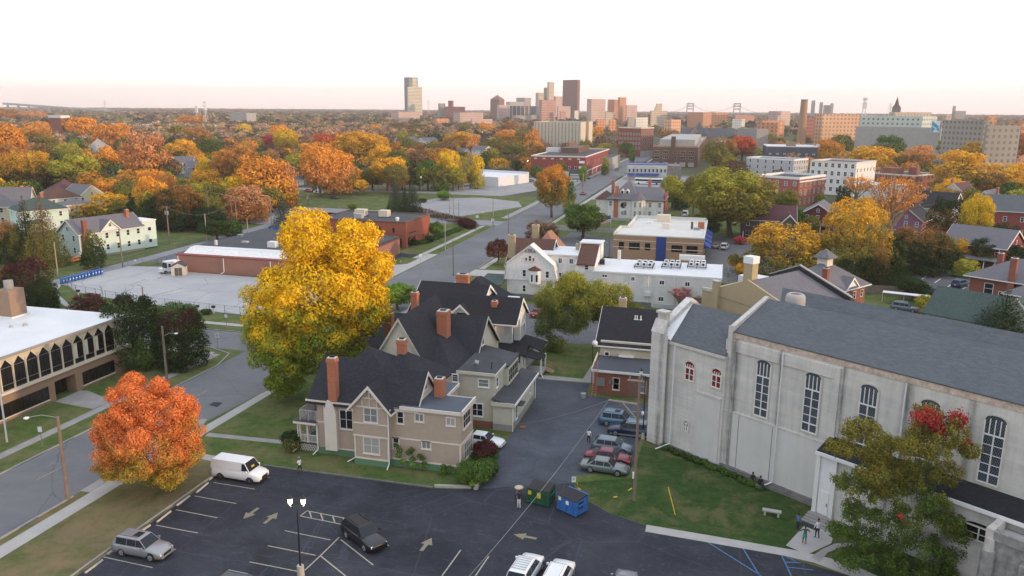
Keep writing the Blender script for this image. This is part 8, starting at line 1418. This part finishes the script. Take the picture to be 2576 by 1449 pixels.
for i,j in ((3,4),(4,6),(6,8),(8,5)):
 if i < len(UPOLE) and j < len(UPOLE): (a,ha),(b,hb) = UPOLE[i],UPOLE[j]; [cable(a+vec(o_,0,ha-.25),b+vec(o_,0,hb-.25),.8,'overhead cable number %s of the span between two wooden poles' % ('one' if o_ < 0 else 'two') if False else ('upper' if o_ < 0 else 'lower')+' overhead cable strung from %s' % ('the avenue street lamp pole' if i == 1 else 'the transformer pole' if i == 3 else 'the verge end pole' if i == 4 else 'the crossarm pole by the trees' if i == 6 else 'the slim pole near the spruce'),.02) for o_ in (-.3,.3)]
P,h = pole('white flagpole-like mast in front of the office block at the left edge',Z7,37,480,752,.09,m='white_metal',name='flagpole',cat='flagpole',hmax=9)
def lantern(R,c,m='lamp_glass'):
 L_ = MB().lathe([(.10,0),(.17,.08),(.20,.42),(.10,.46)],c,m,8).build('lantern_glass',R); MB().lathe([(.24,.47),(.20,.55),(.05,.72),(.02,.82)],c,'black_metal',8).build('lantern_cap',L_); MB().lathe([(.05,-.14),(.12,-.02)],c,'black_metal',8).build('lantern_base',L_)
P = G(Z11,726,1000); P = G(None,757,1449); h = 6.6; R = thing('street_lamp','black twin-lantern street lamp on a concrete base in the middle of the car park','street lamp',(P[0],P[1],0))
MB().tube(P,P+vec(0,0,.95),.30,.28,'tire_stop',14).build('base',R); MB().tube(P+vec(0,0,.95),P+vec(0,0,h-.4),.085,.05,'black_metal',8).build('post',R); MB().path([P+vec(-.52,-.13,h-.42),P+vec(-.25,-.06,h-.5),P+vec(0,0,h-.42),P+vec(.25,.06,h-.5),P+vec(.52,.13,h-.42)],[.03]*5,'black_metal',6).build('scroll_arm',R)
for s in (-1,1): lantern(R,tuple(P+vec(s*.5,s*.13,h-.25)))
for s in (-1,1):
 ld = bpy.data.lights.new('lantern_light','POINT'); ld.energy = 60; ld.color = (1,.85,.6); ld.shadow_soft_size = .15; lo = bpy.data.objects.new('lantern_light',ld); COL.objects.link(lo); lo.location = tuple(P+vec(s*.5,s*.13,h-.45))
P = G(Z9,1063,640); h = 7.6; R = thing('street_lamp','black lantern lamp post standing between the parked row and the church','street lamp',(P[0],P[1],0)); MB().tube(P,P+vec(0,0,.8),.25,.22,'tire_stop',12).build('base',R); MB().tube(P+vec(0,0,.8),P+vec(0,0,h),.075,.05,'black_metal',8).build('post',R); MB().path([P+vec(0,0,h),P+vec(-.45,-.1,h+.02)],[.03,.03],'black_metal',5).build('scroll_arm',R); lantern(R,tuple(P+vec(-.5,-.12,h+.15)),'sign_white'); MB().lathe([(.06,0),(.14,.1),(.15,.35),(.05,.5)],tuple(P+vec(-.1,-.3,3.0)),'sign_white',8).build('lantern_globe',R)
def sign(label,Z,x,yt,yb,w=.45,hh=.6,m='sign_white',pm='grey_metal',marks=0,name='road_sign'):
 P = G(Z,x,yb); h = top_at(P,Z,yt); R = thing(name,label,'sign',(P[0],P[1],0)); MB().tube(P,P+vec(0,0,h),.035,.035,pm,6).build('post',R); t = vec(*_rt[:2],0); n = vec(-_h[0],-_h[1],0)
 s = MB().obox(P-t*w/2+n*.04+vec(0,0,h-hh),t*w,n*.02,(0,0,hh),m).build('sign_plate',R)
 for i in range(marks): MB().obox(P-t*w*.3+n*.061+vec(0,0,h-hh*(.3+.25*i)),t*w*.6,n*.004,(0,0,hh*.08),'black_cap').build('lettering',s)
sign('blue-edged white sign on a post at the pavement left of the leaning pole',Z7,220,672,778); sign('black and white one-way type sign at the side street corner',Z7,1133,185,268,.6,.75,marks=3); sign('small white sign on the verge across the side street',Z7,1178,88,150); sign('white parking sign at the corner of the church lawn behind the blue dumpster',Z9,655,862,925,.42,.6,marks=2,pm='black_metal'); sign('small white sign at the brick office driveway',Z5,875,395,460,.6,.7); sign('small sign by the low fence of the brick office',Z5,735,440,485,.3,.4,'wood_deck'); sign('white sign at the left verge of the crossroads',Z5,1158,105,160,.7,.8); sign('white sign beside the worn grey lot',Z5,1275,120,165,.9,.8,marks=1); sign('white sign on a thin post at the worn grey lot',Z5,1312,92,150,.5,.5); sign('white sign board fixed to the corner pole',Z5,1385,145,205,.9,.8); sign('small notice on the gate of the white car park',Z4,995,690,745,.4,.4)
for x,y0_,y1_ in ((575,925,965),(1288,1015,1065),(1447,1030,1080),(1563,1040,1085)):
 P = G(Z4,x,y1_); R = thing('post_mailbox',{575: 'leftmost black drop box inside the white car park fence',1288: 'second black drop box from the left at the car park fence',1447: 'third black drop box from the left at the car park fence',1563: 'rightmost black drop box at the car park fence'}[x],'drop box',(P[0],P[1],0)); MB().box(P[0]-.1,P[0]+.1,P[1]-.1,P[1]+.1,0,1.1,'white_paint').build('post',R); MB().box(P[0]-.3,P[0]+.3,P[1]-.2,P[1]+.2,1.1,1.5,'black_metal').build('box',R)
ORDN = ['first','second','third','fourth','fifth','sixth','seventh','eighth','ninth','tenth','eleventh','twelfth','thirteenth','fourteenth','fifteenth']
# dumpsters, bins, bench, misc
def dumpster(label,P,hd,col,stickers,lid='black_cap',L_=2.3,D_=1.7,h=1.65):
 R = thing('dumpster',label,'dumpster',(0,0,0)); R['_o'] = (0.,0.,0.); R.location = (P[0],P[1],.02); R.rotation_euler = (0,0,hd); x0,x1,y0,y1 = -L_/2,L_/2,-D_/2,D_/2
 mb = MB().prism([(x0,y0,.12),(x0,y0,h-.15),(x0,y1,h),(x0,y1,.12)],(L_,0,0),col).box(x0-.05,x1+.05,y0-.05,y0-.001,h-.35,h-.2,col).box(x0-.05,x1+.05,y0-.06,y0-.001,.12,.22,col); mb.build('body',R)
 for x in (x0+.3,0,x1-.3): MB().box(x-.04,x+.04,y0-.07,y0-.001,.221,h-.351,col).build('rib',R)
 mb = MB(); n = 9
 for i in range(n): a = x0+.03+i*(L_-.06)/n; mb.prism([(a,y0-.05,h-.14),(a,y1+.03,h+.02),(a,y1+.03,h+.07),(a,y0-.05,h-.09)],((L_-.06)/n-.06,0,0),lid)
 mb.prism([(x0,y0-.02,h-.16),(x0,y1,h-.01),(x0,y1,h),(x0,y0-.02,h-.15)],(L_,0,0),lid); mb.build('lid',R)
 for s in (-1,1): MB().box(s*L_/2-.02 if s > 0 else x0-.14,s*L_/2+.14 if s > 0 else x0+.02,-.6,.5,.95,1.12,col).build('lift_pocket',R)
 MB().box(x1+.001,x1+.02,-.5,.2,.7,1.35,lid).build('side_door',R)
 for (x,z,w,hh,m) in stickers: MB().box(x,x+w,y0-.085,y0-.071,z,z+hh,m).build('sticker',R)
 for x in (x0+.25,x1-.25):
  for y in (y0+.25,y1-.25): MB().tube((x-.04,y,.07),(x+.04,y,.07),.07,.07,'rubber',8).build('caster',R)
 return R
a,b = G(Z9,392,1015),G(Z9,480,1036); hd = math.atan2(b[1]-a[1],b[0]-a[0]); dumpster('dark green steel dumpster with black slatted lid and yellow stickers',G(Z9,462,1008)*vec(1,1,0),hd,'green_bin',((-.95,.95,.35,.4,'sign_yellow'),(.0,.75,.38,.55,'sign_yellow'),(.08,.98,.22,.14,'sign_white')))
a,b = G(Z9,570,1068),G(Z9,658,1102); hd = math.atan2(b[1]-a[1],b[0]-a[0]); B_ = dumpster('bright blue steel dumpster with black lid and white emblem',G(Z9,648,1062)*vec(1,1,0),hd-.1,'blue_bin',((-.05,.95,.36,.10,'sign_white'),(-.95,1.1,.3,.35,'bin_label')))
MB().tube((.12,-.925,1.15),(.12,-.94,1.15),.2,.2,'sign_white',12).build('emblem',B_); MB().obox((-1.2,.8,1.66),(2.4,0,0),(0,.12,.0),(0,0,.1),'blue_bin').build('rear_bar',B_)
p = G(Z10,625,1152); R = thing('stone_bench','pale concrete bench on the church lawn','bench',(0,0,0)); R['_o'] = (0.,0.,0.); R.location = (p[0],p[1],0); R.rotation_euler = (0,0,math.radians(-6)); MB().box(-.85,.85,-.25,.25,.42,.55,'concrete').build('seat',R); [MB().box(x-.1,x+.1,-.2,.2,0,.419,'concrete').build('leg',R) for x in (-.6,.6)]
for i in range(13):
 t = i/12; P = vec(-133.7+.35*t,134.4+10.2*t+(0 if i < 9 else .3),0); lab = 'blue recycling cart along the left fence, '+('nearest' if i == 0 else 'farthest' if i == 12 else ORDN[i]+' from the near end'); R = thing('recycling_cart',lab,'bin',(P[0],P[1],.02),'blue recycling carts along the left fence')
 MB().prism([(P[0]-.25,P[1]-.28,.1),(P[0]+.32,P[1]-.28,.1),(P[0]+.42,P[1]-.28,1.2),(P[0]-.3,P[1]-.28,1.2)],(0,.58,0),'blue_bin').build('body',R); MB().box(P[0]-.36,P[0]+.46,P[1]-.32,P[1]+.33,1.201,1.28,'blue_bin').build('lid',R); MB().tube((P[0]-.22,P[1]-.33,.14),(P[0]-.22,P[1]+.33,.14),.13,.13,'rubber',8).build('wheel',R); MB().box(P[0]+.43,P[0]+.44,P[1]-.12,P[1]+.12,.6,.85,'sign_white').build('label_plate',R)
p = G(Z4,2000,485); dumpster('small blue dumpster in the workshop yard behind the golden tree',p,0,'blue_bin',((-.1,.9,.3,.3,'sign_white'),)); p = G(Z4,868,985); R = thing('blue_barrel','dark blue bin by the front fence of the white car park','bin',(p[0],p[1],0)); MB().lathe([(.3,0),(.34,.9),(.36,.95)],(p[0],p[1],.02),'blue_bin',12).build('body',R); MB().lathe([(.37,.96),(.3,1.1)],(p[0],p[1],.02),'black_metal',12).build('lid',R)
R = thing('litter_bin','round stone litter bin with dished lid beside the green dumpster','bin',tuple(G(Z9,333,985))); p = G(Z9,333,985); MB().lathe([(.28,0),(.28,1.0)],(p[0],p[1],.02),'stone_foot',14).build('body',R); MB().lathe([(.42,1.0),(.44,1.06),(.30,1.14)],(p[0],p[1],.02),'straw_hat',14).build('lid',R)
for l_,q0,q1,z1 in (('long yellow guy-wire guard leaning on the church lawn',(1255,1088),(1213,925),2.3),('short yellow marker lying at the left of the church lawn',(678,935),(676,900),.9)): a,b = G(Z9,*q0),G(Z9,*q1,z1); tag(MB().tube(a,b,.045,.045,'sign_yellow',6).build('guy_guard',None),l_,'guard')
for l_,q0,q1 in (('yellow kerb marker by the foot of the bracket pole',(978,945),(998,932)),('yellow kerb marker in the middle of the lawn edge',(890,985),(912,982)),('yellow kerb marker behind the blue dumpster',(680,930),(695,940))): a,b = G(Z9,*q0,.1),G(Z9,*q1,.1); tag(MB().tube(a,b,.07,.07,'sign_yellow',6).build('kerb_marker',None),l_,'marker')
P = G(ZH,1198,175); h = top_at(P,ZH,10); R = thing('flag_pole','short pole flying a striped flag in the garden behind the board fence','flag',(P[0],P[1],0)); MB().tube(P,P+vec(0,0,h),.06,.05,'white_metal',6).build('post',R)
mb = MB(); w_,hf = 4.0,2.3; o = P+vec(-.1,0,h-.9)
for i in range(13):
 for j in range(8): x0_,x1_ = j/8,(j+1)/8; f_ = lambda x: vec(-w_*x,.25*math.sin(x*7),-1.1*x); z = -hf*i/13; m_ = 'flag_blue' if (i < 7 and j < 3) else ('flag_red' if i % 2 == 0 else 'sign_white'); mb.poly([o+f_(x0_)+vec(0,0,z),o+f_(x1_)+vec(0,0,z),o+f_(x1_)+vec(0,0,z-hf/13),o+f_(x0_)+vec(0,0,z-hf/13)],m_)
plain('flag_blue',(.05,.07,.20)); plain('flag_red',(.45,.08,.09)); mb.build('flag',R)
P = G(Z2,1880,905); t = vec(*_rt[:2],0); R = thing('billboard','dark billboard with a pale picture panel beside the orange kerbside tree','billboard',tuple(P)); h1_,h0_ = top_at(P,Z2,808),top_at(P,Z2,885); [MB().tube(P+t*s,P+t*s+vec(0,0,h0_),.15,.15,'black_metal',6).build('leg',R) for s in (-3,3)]; b_ = MB().obox(P-t*5.5+vec(0,0,h0_),t*11,(0,.3,0),(0,0,h1_-h0_),'green_shingle').build('board',R); MB().obox(P-t*5.0+vec(0,-.06,h0_+.4),t*3.6,(0,.05,0),(0,0,(h1_-h0_)*.75),'concrete').build('picture_panel',b_); [MB().obox(P-t*.6+vec(0,-.06,h0_+.7+i*.9),t*4.8,(0,.05,0),(0,0,.35),'sign_white').build('lettering',b_) for i in range(3)]
P = G(Z4,565,705); R = thing('trailer_lift','folded orange and white trailer lift on the lawn before the mint house','trailer',tuple(P)); gloss('orange_paint',(.60,.20,.03),.4); MB().box(P[0]-.7,P[0]+.7,P[1]-2.2,P[1]+1.6,.4,.6,'orange_paint').build('chassis',R); MB().tube((P[0],P[1]-2.8,.9),(P[0],P[1]+1.5,1.3),.12,.12,'orange_paint',6).build('boom',R); MB().box(P[0]-.5,P[0]+.5,P[1]+.6,P[1]+1.5,1.0,2.0,'white_metal').build('basket',R); [MB().tube((P[0]+s*.7,P[1],.3),(P[0]+s*.9,P[1],.3),.3,.3,'rubber',10).build('wheel',R) for s in (-1,1)]
for l_,Z,x,yt,yb in (('lit round-headed lamp behind the white warehouse',Z2,1540,745,830),('lit lamp among the trees above the white warehouse',Z2,1187,520,600),('white lamp left of the three spruces',Z2,708,875,990),('lamp on the mast by the red apartment block',Z3,130,825,960)):
 P = G(Z,x,yb); h = top_at(P,Z,yt); R = thing('street_lamp',l_,'street lamp',tuple(P)); MB().tube(P,P+vec(0,0,h),.12,.09,'grey_metal',6).build('post',R); MB().lathe([(.15,0),(.4,.3),(.4,.6),(.1,.9)],(P[0],P[1],h),'lamp_far' if l_.startswith('lit') else 'white_metal',10).build('lamp_head',R)
P = G(Z6,1800,915); R = thing('boat_cover','long white cover stretched above the blue-grey car behind the church ridge','canopy',tuple(P)); MB().obox(P+vec(-4,1.2,2.1),(8,-2.0,0),(.5,1.8,0),(0,0,.12),'roof_white').build('canopy',R); [MB().tube(P+vec(x,1.4-x*.25,0),P+vec(x,1.4-x*.25,2.1),.05,.05,'white_metal',5).build('post',R) for x in (-3.7,0,3.7)]
for q in ((1905,745,1945,722),(1995,765,2035,738),(2075,795,2110,770),(2175,805,2215,785)): pline(Z6,*q,w=.22,m='sign_white',name='bay_line')
for q in ((790,278,880,318),(895,283,960,320),(1110,290,1170,330)): pline(ZH,*q,w=.2,m='line_paint',name='bay_line')
# people
def person(P,hd,label,shirt,pants,skin='skin_tan',hair='hair_dark',h=1.75,stride=.0,bend=0.0,armL=(.10,.0),armR=(-.05,.0),hat=None,hold=None,shorts=False,bare_arm=False,skirt=None,sit=False,longhair=False):
 s = h/1.75; R = bpy.data.objects.new('person',None); COL.objects.link(R); R.location = (P[0],P[1],P[2]+.015); R.rotation_euler = (0,0,hd); R['_o'] = (0.,0.,0.); tag(R,label,'person')
 pz = .92*s if not sit else .48*s; bx = math.sin(bend)
 V = {'pel': (0,0,pz),'wst': (bx*.10,0,pz+.17*s),'chs': (bx*.30,0,pz+.40*s),'nck': (bx*.42,0,pz+.57*s),'hd0': (bx*.45+.01,0,pz+.66*s),'hd1': (bx*.5+.02,0,pz+.78*s)}; E = [('pel','wst'),('wst','chs'),('chs','nck'),('nck','hd0'),('hd0','hd1')]; RD = dict(pel=(.155,.12),wst=(.135,.105),chs=(.165,.12),nck=(.055,.055),hd0=(.075,.085),hd1=(.08,.095))
 for k,sg,ar in (('L',1,armL),('R',-1,armR)):
  st = stride*sg; kn = (.05+st*.25 if not sit else .42,sg*.10,.50*s if not sit else .50*s); an = (st*.5-.02 if not sit else .46,sg*.11,.09+max(0,-st)*.10); to = (an[0]+.16,sg*.13,.035)
  V['hip'+k] = (0,sg*.09,pz-.06*s); V['kn'+k] = kn; V['an'+k] = an; V['to'+k] = to; RD['hip'+k] = (.095,.095); RD['kn'+k] = (.062,.062); RD['an'+k] = (.042,.042); RD['to'+k] = (.038,.03); E += [('pel','hip'+k),('hip'+k,'kn'+k),('kn'+k,'an'+k),('an'+k,'to'+k)]
  sh = (V['chs'][0],sg*.19*s,V['chs'][2]+.10*s); el = (sh[0]+ar[0]*.8,sg*(.25+ar[1]*.3)*s,sh[2]-.28*s); wr_ = (el[0]+ar[0]*1.2+.04,sg*(.25+ar[1]*.5)*s,el[2]-.24*s*(1-abs(ar[0])*.9)); hn = tuple(np.array(wr_)+(np.array(wr_)-np.array(el))*.30)
  V['sh'+k] = sh; V['el'+k] = el; V['wr'+k] = wr_; V['ha'+k] = hn; RD['sh'+k] = (.068,.068); RD['el'+k] = (.046,.046); RD['wr'+k] = (.030,.030); RD['ha'+k] = (.038,.020); E += [('chs','sh'+k),('sh'+k,'el'+k),('el'+k,'wr'+k),('wr'+k,'ha'+k)]
 names = list(V); me = bpy.data.meshes.new('body'); me.from_pydata([V[n] for n in names],[(names.index(a),names.index(b)) for a,b in E],[]); o = bpy.data.objects.new('body',me); COL.objects.link(o)
 sk_ = o.modifiers.new('skin','SKIN'); sk_.use_smooth_shade = True
 for i,n in enumerate(names): me.skin_vertices[0].data[i].radius = RD[n]; me.skin_vertices[0].data[i].use_root = (n == 'pel')
 ss = o.modifiers.new('sub','SUBSURF'); ss.levels = 1; ss.render_levels = 1
 bpy.context.view_layer.update(); ev = o.evaluated_get(bpy.context.evaluated_depsgraph_get()); m2 = bpy.data.meshes.new_from_object(ev); o.modifiers.clear(); o.data = m2; o.parent = R
 m2.materials.clear(); [m2.materials.append(MATS[x]) for x in (skin,shirt,pants,'black_cap')]
 chz,whz = V['nck'][2]-.02,pz+.06*s
 for p in m2.polygons:
  c = p.center; arm = abs(c.y) > .215*s
  if c.z > chz and not arm: k = 0
  elif c.z > whz or (arm and c.z > pz-.12): k = 1
  elif c.z < .085: k = 3
  else: k = 2
  if arm:
   w = V['wrL'] if c.y > 0 else V['wrR']; e_ = V['elL'] if c.y > 0 else V['elR']
   if (Vector(w)-c).length < .07 or c.z < w[2]-.0 and c.z > pz-.35 and (Vector(w)-c).length < .2: k = 0
   if bare_arm and (Vector(e_)-c).length < .12 or (bare_arm and c.z < e_[2] and k == 1): k = 0
  if shorts and k == 2 and c.z < .52*s: k = 0
  p.material_index = k
 fb = MB()
 for k,sg in (('L',1),('R',-1)):
  hn = np.array(V['ha'+k]); wv = np.array(V['wr'+k]); d = (hn-wv)/np.linalg.norm(hn-wv); sd = np.array([1,0,0.])-d*d[0]; sd /= np.linalg.norm(sd)
  for i,L_ in enumerate((.068,.078,.073,.058)): b0_ = hn+sd*(-.027+.018*i)+d*.01; b1_ = b0_+d*L_*.55; b2_ = b1_+(d*.7-np.array([0,sg*.6,0]))*L_*.5; fb.path([b0_,b1_,b2_],[.0095,.0085,.006],skin,5)
  t0 = hn-d*.035+sd*.03; fb.path([t0,t0+sd*.03+d*.02,t0+sd*.035+d*.05],[.011,.010,.007],skin,5)
 fb.build('fingers',R); hc = np.array(V['hd1']); MB().tube(hc+[.085,0,-.03],hc+[.112,0,-.045],.012,.018,skin,6).build('nose',R)
 mb = MB(); [mb.tube(hc+[.083,s_*.032,0],hc+[.092,s_*.032,0],.011,.009,'black_cap',6) for s_ in (-1,1)]; mb.build('eyes',R); MB().obox(hc+[.080,-.025,-.078],(.012,0,0),(0,.05,0),(0,0,.010),'cloth_red').build('mouth',R); mb = MB(); [mb.tube(hc+[0,s_*.078,-.03],hc+[0,s_*.096,-.02],.022,.018,skin,6) for s_ in (-1,1)]; mb.build('ears',R)
 hm = MB(); hm.smooth = True; hm.lathe([(.090,-.02),(.102,.03),(.098,.07),(.07,.108),(.02,.122)],tuple(hc+np.array([-.022,0,0])),hair,12);
 if longhair: hm.lathe([(.05,-.20),(.085,-.12),(.095,0)],tuple(hc+np.array([-.05,0,0])),hair,10)
 hm.build('hair',R)
 if hat: MB().lathe([(.20,.06),(.21,.075),(.11,.09),(.10,.17),(.03,.19)],tuple(hc+np.array([-.01,0,0])),hat,14).build('hat',R)
 if skirt: MB().lathe([(.20,-.20),(.17,.0),(.15,.12)],(0,0,pz),skirt,12).build('skirt',R)
 return R
T_ = lambda a: math.radians(a)
person(G(Z11,723,314),T_(175),'man in white T-shirt, dark shorts and pale cap walking at the car park edge','cloth_white','cloth_black','skin_dark','hair_grey',1.78,stride=.55,bare_arm=True,shorts=True,bend=.15,armL=(.15,0),armR=(-.12,0))
person(G(Z9,333,1048),T_(-95),'person in black jacket and white trousers standing by the green dumpster','cloth_black','cloth_white','skin_dark','hair_dark',1.74,armL=(.18,.2),armR=(.2,.2))
person(G(Z9,744,664),T_(-70),'woman in pale top, black trousers and red shoes walking up the drive','cloth_white','cloth_black','skin_tan','hair_dark',1.68,stride=.4,bare_arm=True,longhair=True)
PZ = G(Z10,848,1264); person(PZ+vec(0,0,.02),T_(120),'person in white sweatshirt and black trousers on the church entrance path','cloth_white','cloth_black','skin_tan','hair_dark',1.82,stride=.2,armL=(.05,.1),armR=(.1,.1))
person(G(Z10,785,1293)+vec(0,0,.02),T_(100),'person in dark jacket over green top with dark shorts on the church path','cloth_grey','cloth_black','skin_dark','hair_dark',1.72,stride=.15,armL=(.25,.6),armR=(.2,.6),skirt='cloth_green',shorts=True)
person(G(Z10,752,1226),T_(60),'person in blue patterned jacket stepping off the lawn by the church path','cloth_blue','cloth_black','skin_dark','hair_dark',1.70,stride=.3,armL=(.15,0),armR=(0,0))
pw = CW(4.5,-1.1,0); person(pw,T_(-70),'left of two black-clad figures seated at the foot of the church wall','cloth_black','cloth_black','skin_dark','hair_dark',1.7,sit=True,longhair=True,hat=None)
pw = CW(5.5,-1.3,0); person(pw,T_(-50),'right of two black-clad figures seated at the foot of the church wall','cloth_black','cloth_black','skin_tan','hair_dark',1.75,sit=True,longhair=True)
for i,d in enumerate((4.5,5.5)): tag(MB().obox(CW(d-.4,-1.35 if i == 0 else -1.55,0),CP*.8,CQ*.6,(0,0,.42),'stone_foot').build('stone_block',None),('left' if i == 0 else 'right')+' dark stone block serving as a seat at the church wall','stone')
tag(MB().obox(CW(11.8,-4.6,.0)+vec(0,0,.03),CP*1.6,CQ*.9,(0,0,.03),'black_cap').build('door_mat',None),'black mat before the church entrance steps','mat')
r_ = np.random.default_rng(3); lob = [(*(CW(p,-1.0-r_.random()*.6,0)-CW(-7,-1,0))[:2],.15,.45,.35,.28+.15*r_.random()) for p in np.arange(-7,6,.55)]; me = leaf_mesh('ground_cover',lob,7000,.07,r_); o = bpy.data.objects.new('ground_cover',me); COL.objects.link(o); p = CW(-7,-1,0); o.location = tuple(p); o.color = (*LEAF['G'][0],1); o['leaf_b'] = LEAF['DG'][0]; o['leaf_t'] = .2; tag(o,'leafy ground cover along the foot of the church wall',None,None,'stuff')
# evening haze
hz = MB().box(-7000,7000,-450,7000,-1.2,190,'haze')
m = bpy.data.materials.new('haze'); m.use_nodes = True; MATS['haze'] = m; t = m.node_tree; t.nodes.clear(); o_ = t.nodes.new('ShaderNodeOutputMaterial'); v = t.nodes.new('ShaderNodeVolumePrincipled'); v.inputs['Color'].default_value = (.96,.88,.88,1); v.inputs['Density'].default_value = .00011; t.links.new(v.outputs[0],o_.inputs['Volume'])
o = hz.build('haze',None); o['kind'] = 'stuff'
bpy.data.objects['ground'].data.vertices.foreach_set('co',np.array([(-6900,-400,-.01),(6900,-400,-.01),(6900,6900,-.01),(-6900,6900,-.01)],float).ravel()); bpy.data.objects['ground'].data.update()
# labels for the many trees: colour, size, where they stand, order from the left
def region(x,y):
 if y > 330:
  if x < 760: return 'on the far horizon woods at left' if y < 300 else ('in the woods beyond the mint house' if x < 420 else 'in the woods behind the service road')
 if x < 420: return 'in the upper left woods' if y <= 330 else 'in the woods beyond the mint house'
 if x < 760: return 'in the upper woods left of the cream tower'
 if x < 1240: return 'in the woods above the white warehouse' if y < 480 else 'in the trees around the worn grey lot'
 if x < 1660: return 'near the red commercial block' if y < 480 else 'along the avenue'
 if x < 1900: return 'around the brick warehouse' if y < 470 else 'behind the mansion'
 if x < 2250: return 'behind the flat-roofed apartment houses' if y < 440 else 'among the right-hand houses'
 return 'at the upper right edge' if y < 440 else 'at the right edge'
buck = {}
for T in TREES:
 o = T['o']
 if 'label' in o: continue
 P = T['P']; px,py = proj((P[0],P[1],T['h']*.5)); nm = LEAF[T['A']][1]; k = T['key']; form = 'spruce' if k.startswith('con') else 'bush' if k == 'bush' else 'thin half-bare tree' if k == 'sparse' else 'tree'
 second = '' if not T['B'] or T['B'] == T['A'] else ' turning '+LEAF[T['B']][1]
 if form == 'bush': o.name = 'bush'; o['category'] = 'bush'
 elif form == 'spruce': o.name = 'spruce_tree'
 buck.setdefault((nm+second+' '+form,region(px,py)),[]).append((px,T))
ORD = ['leftmost','second from left','third from left','fourth from left','fifth from left','sixth from left','seventh from left','eighth from left','ninth from left','tenth from left','eleventh from left','twelfth from left','thirteenth from left','fourteenth from left','fifteenth from left']
for (nm,rg_),lst in buck.items():
 lst.sort(key=lambda q: q[0]); n = len(lst)
 for i,(px,T) in enumerate(lst):
  o = T['o']; o['label'] = nm+' '+rg_ if n == 1 else nm+' '+rg_+', '+(ORD[i] if i < len(ORD) and i < n-1 else 'rightmost' if i == n-1 else 'number %d from left' % (i+1)); o['group'] = 'autumn trees of the woods and gardens'
for o in COL.objects:
 if '_o' in o: del o['_o']
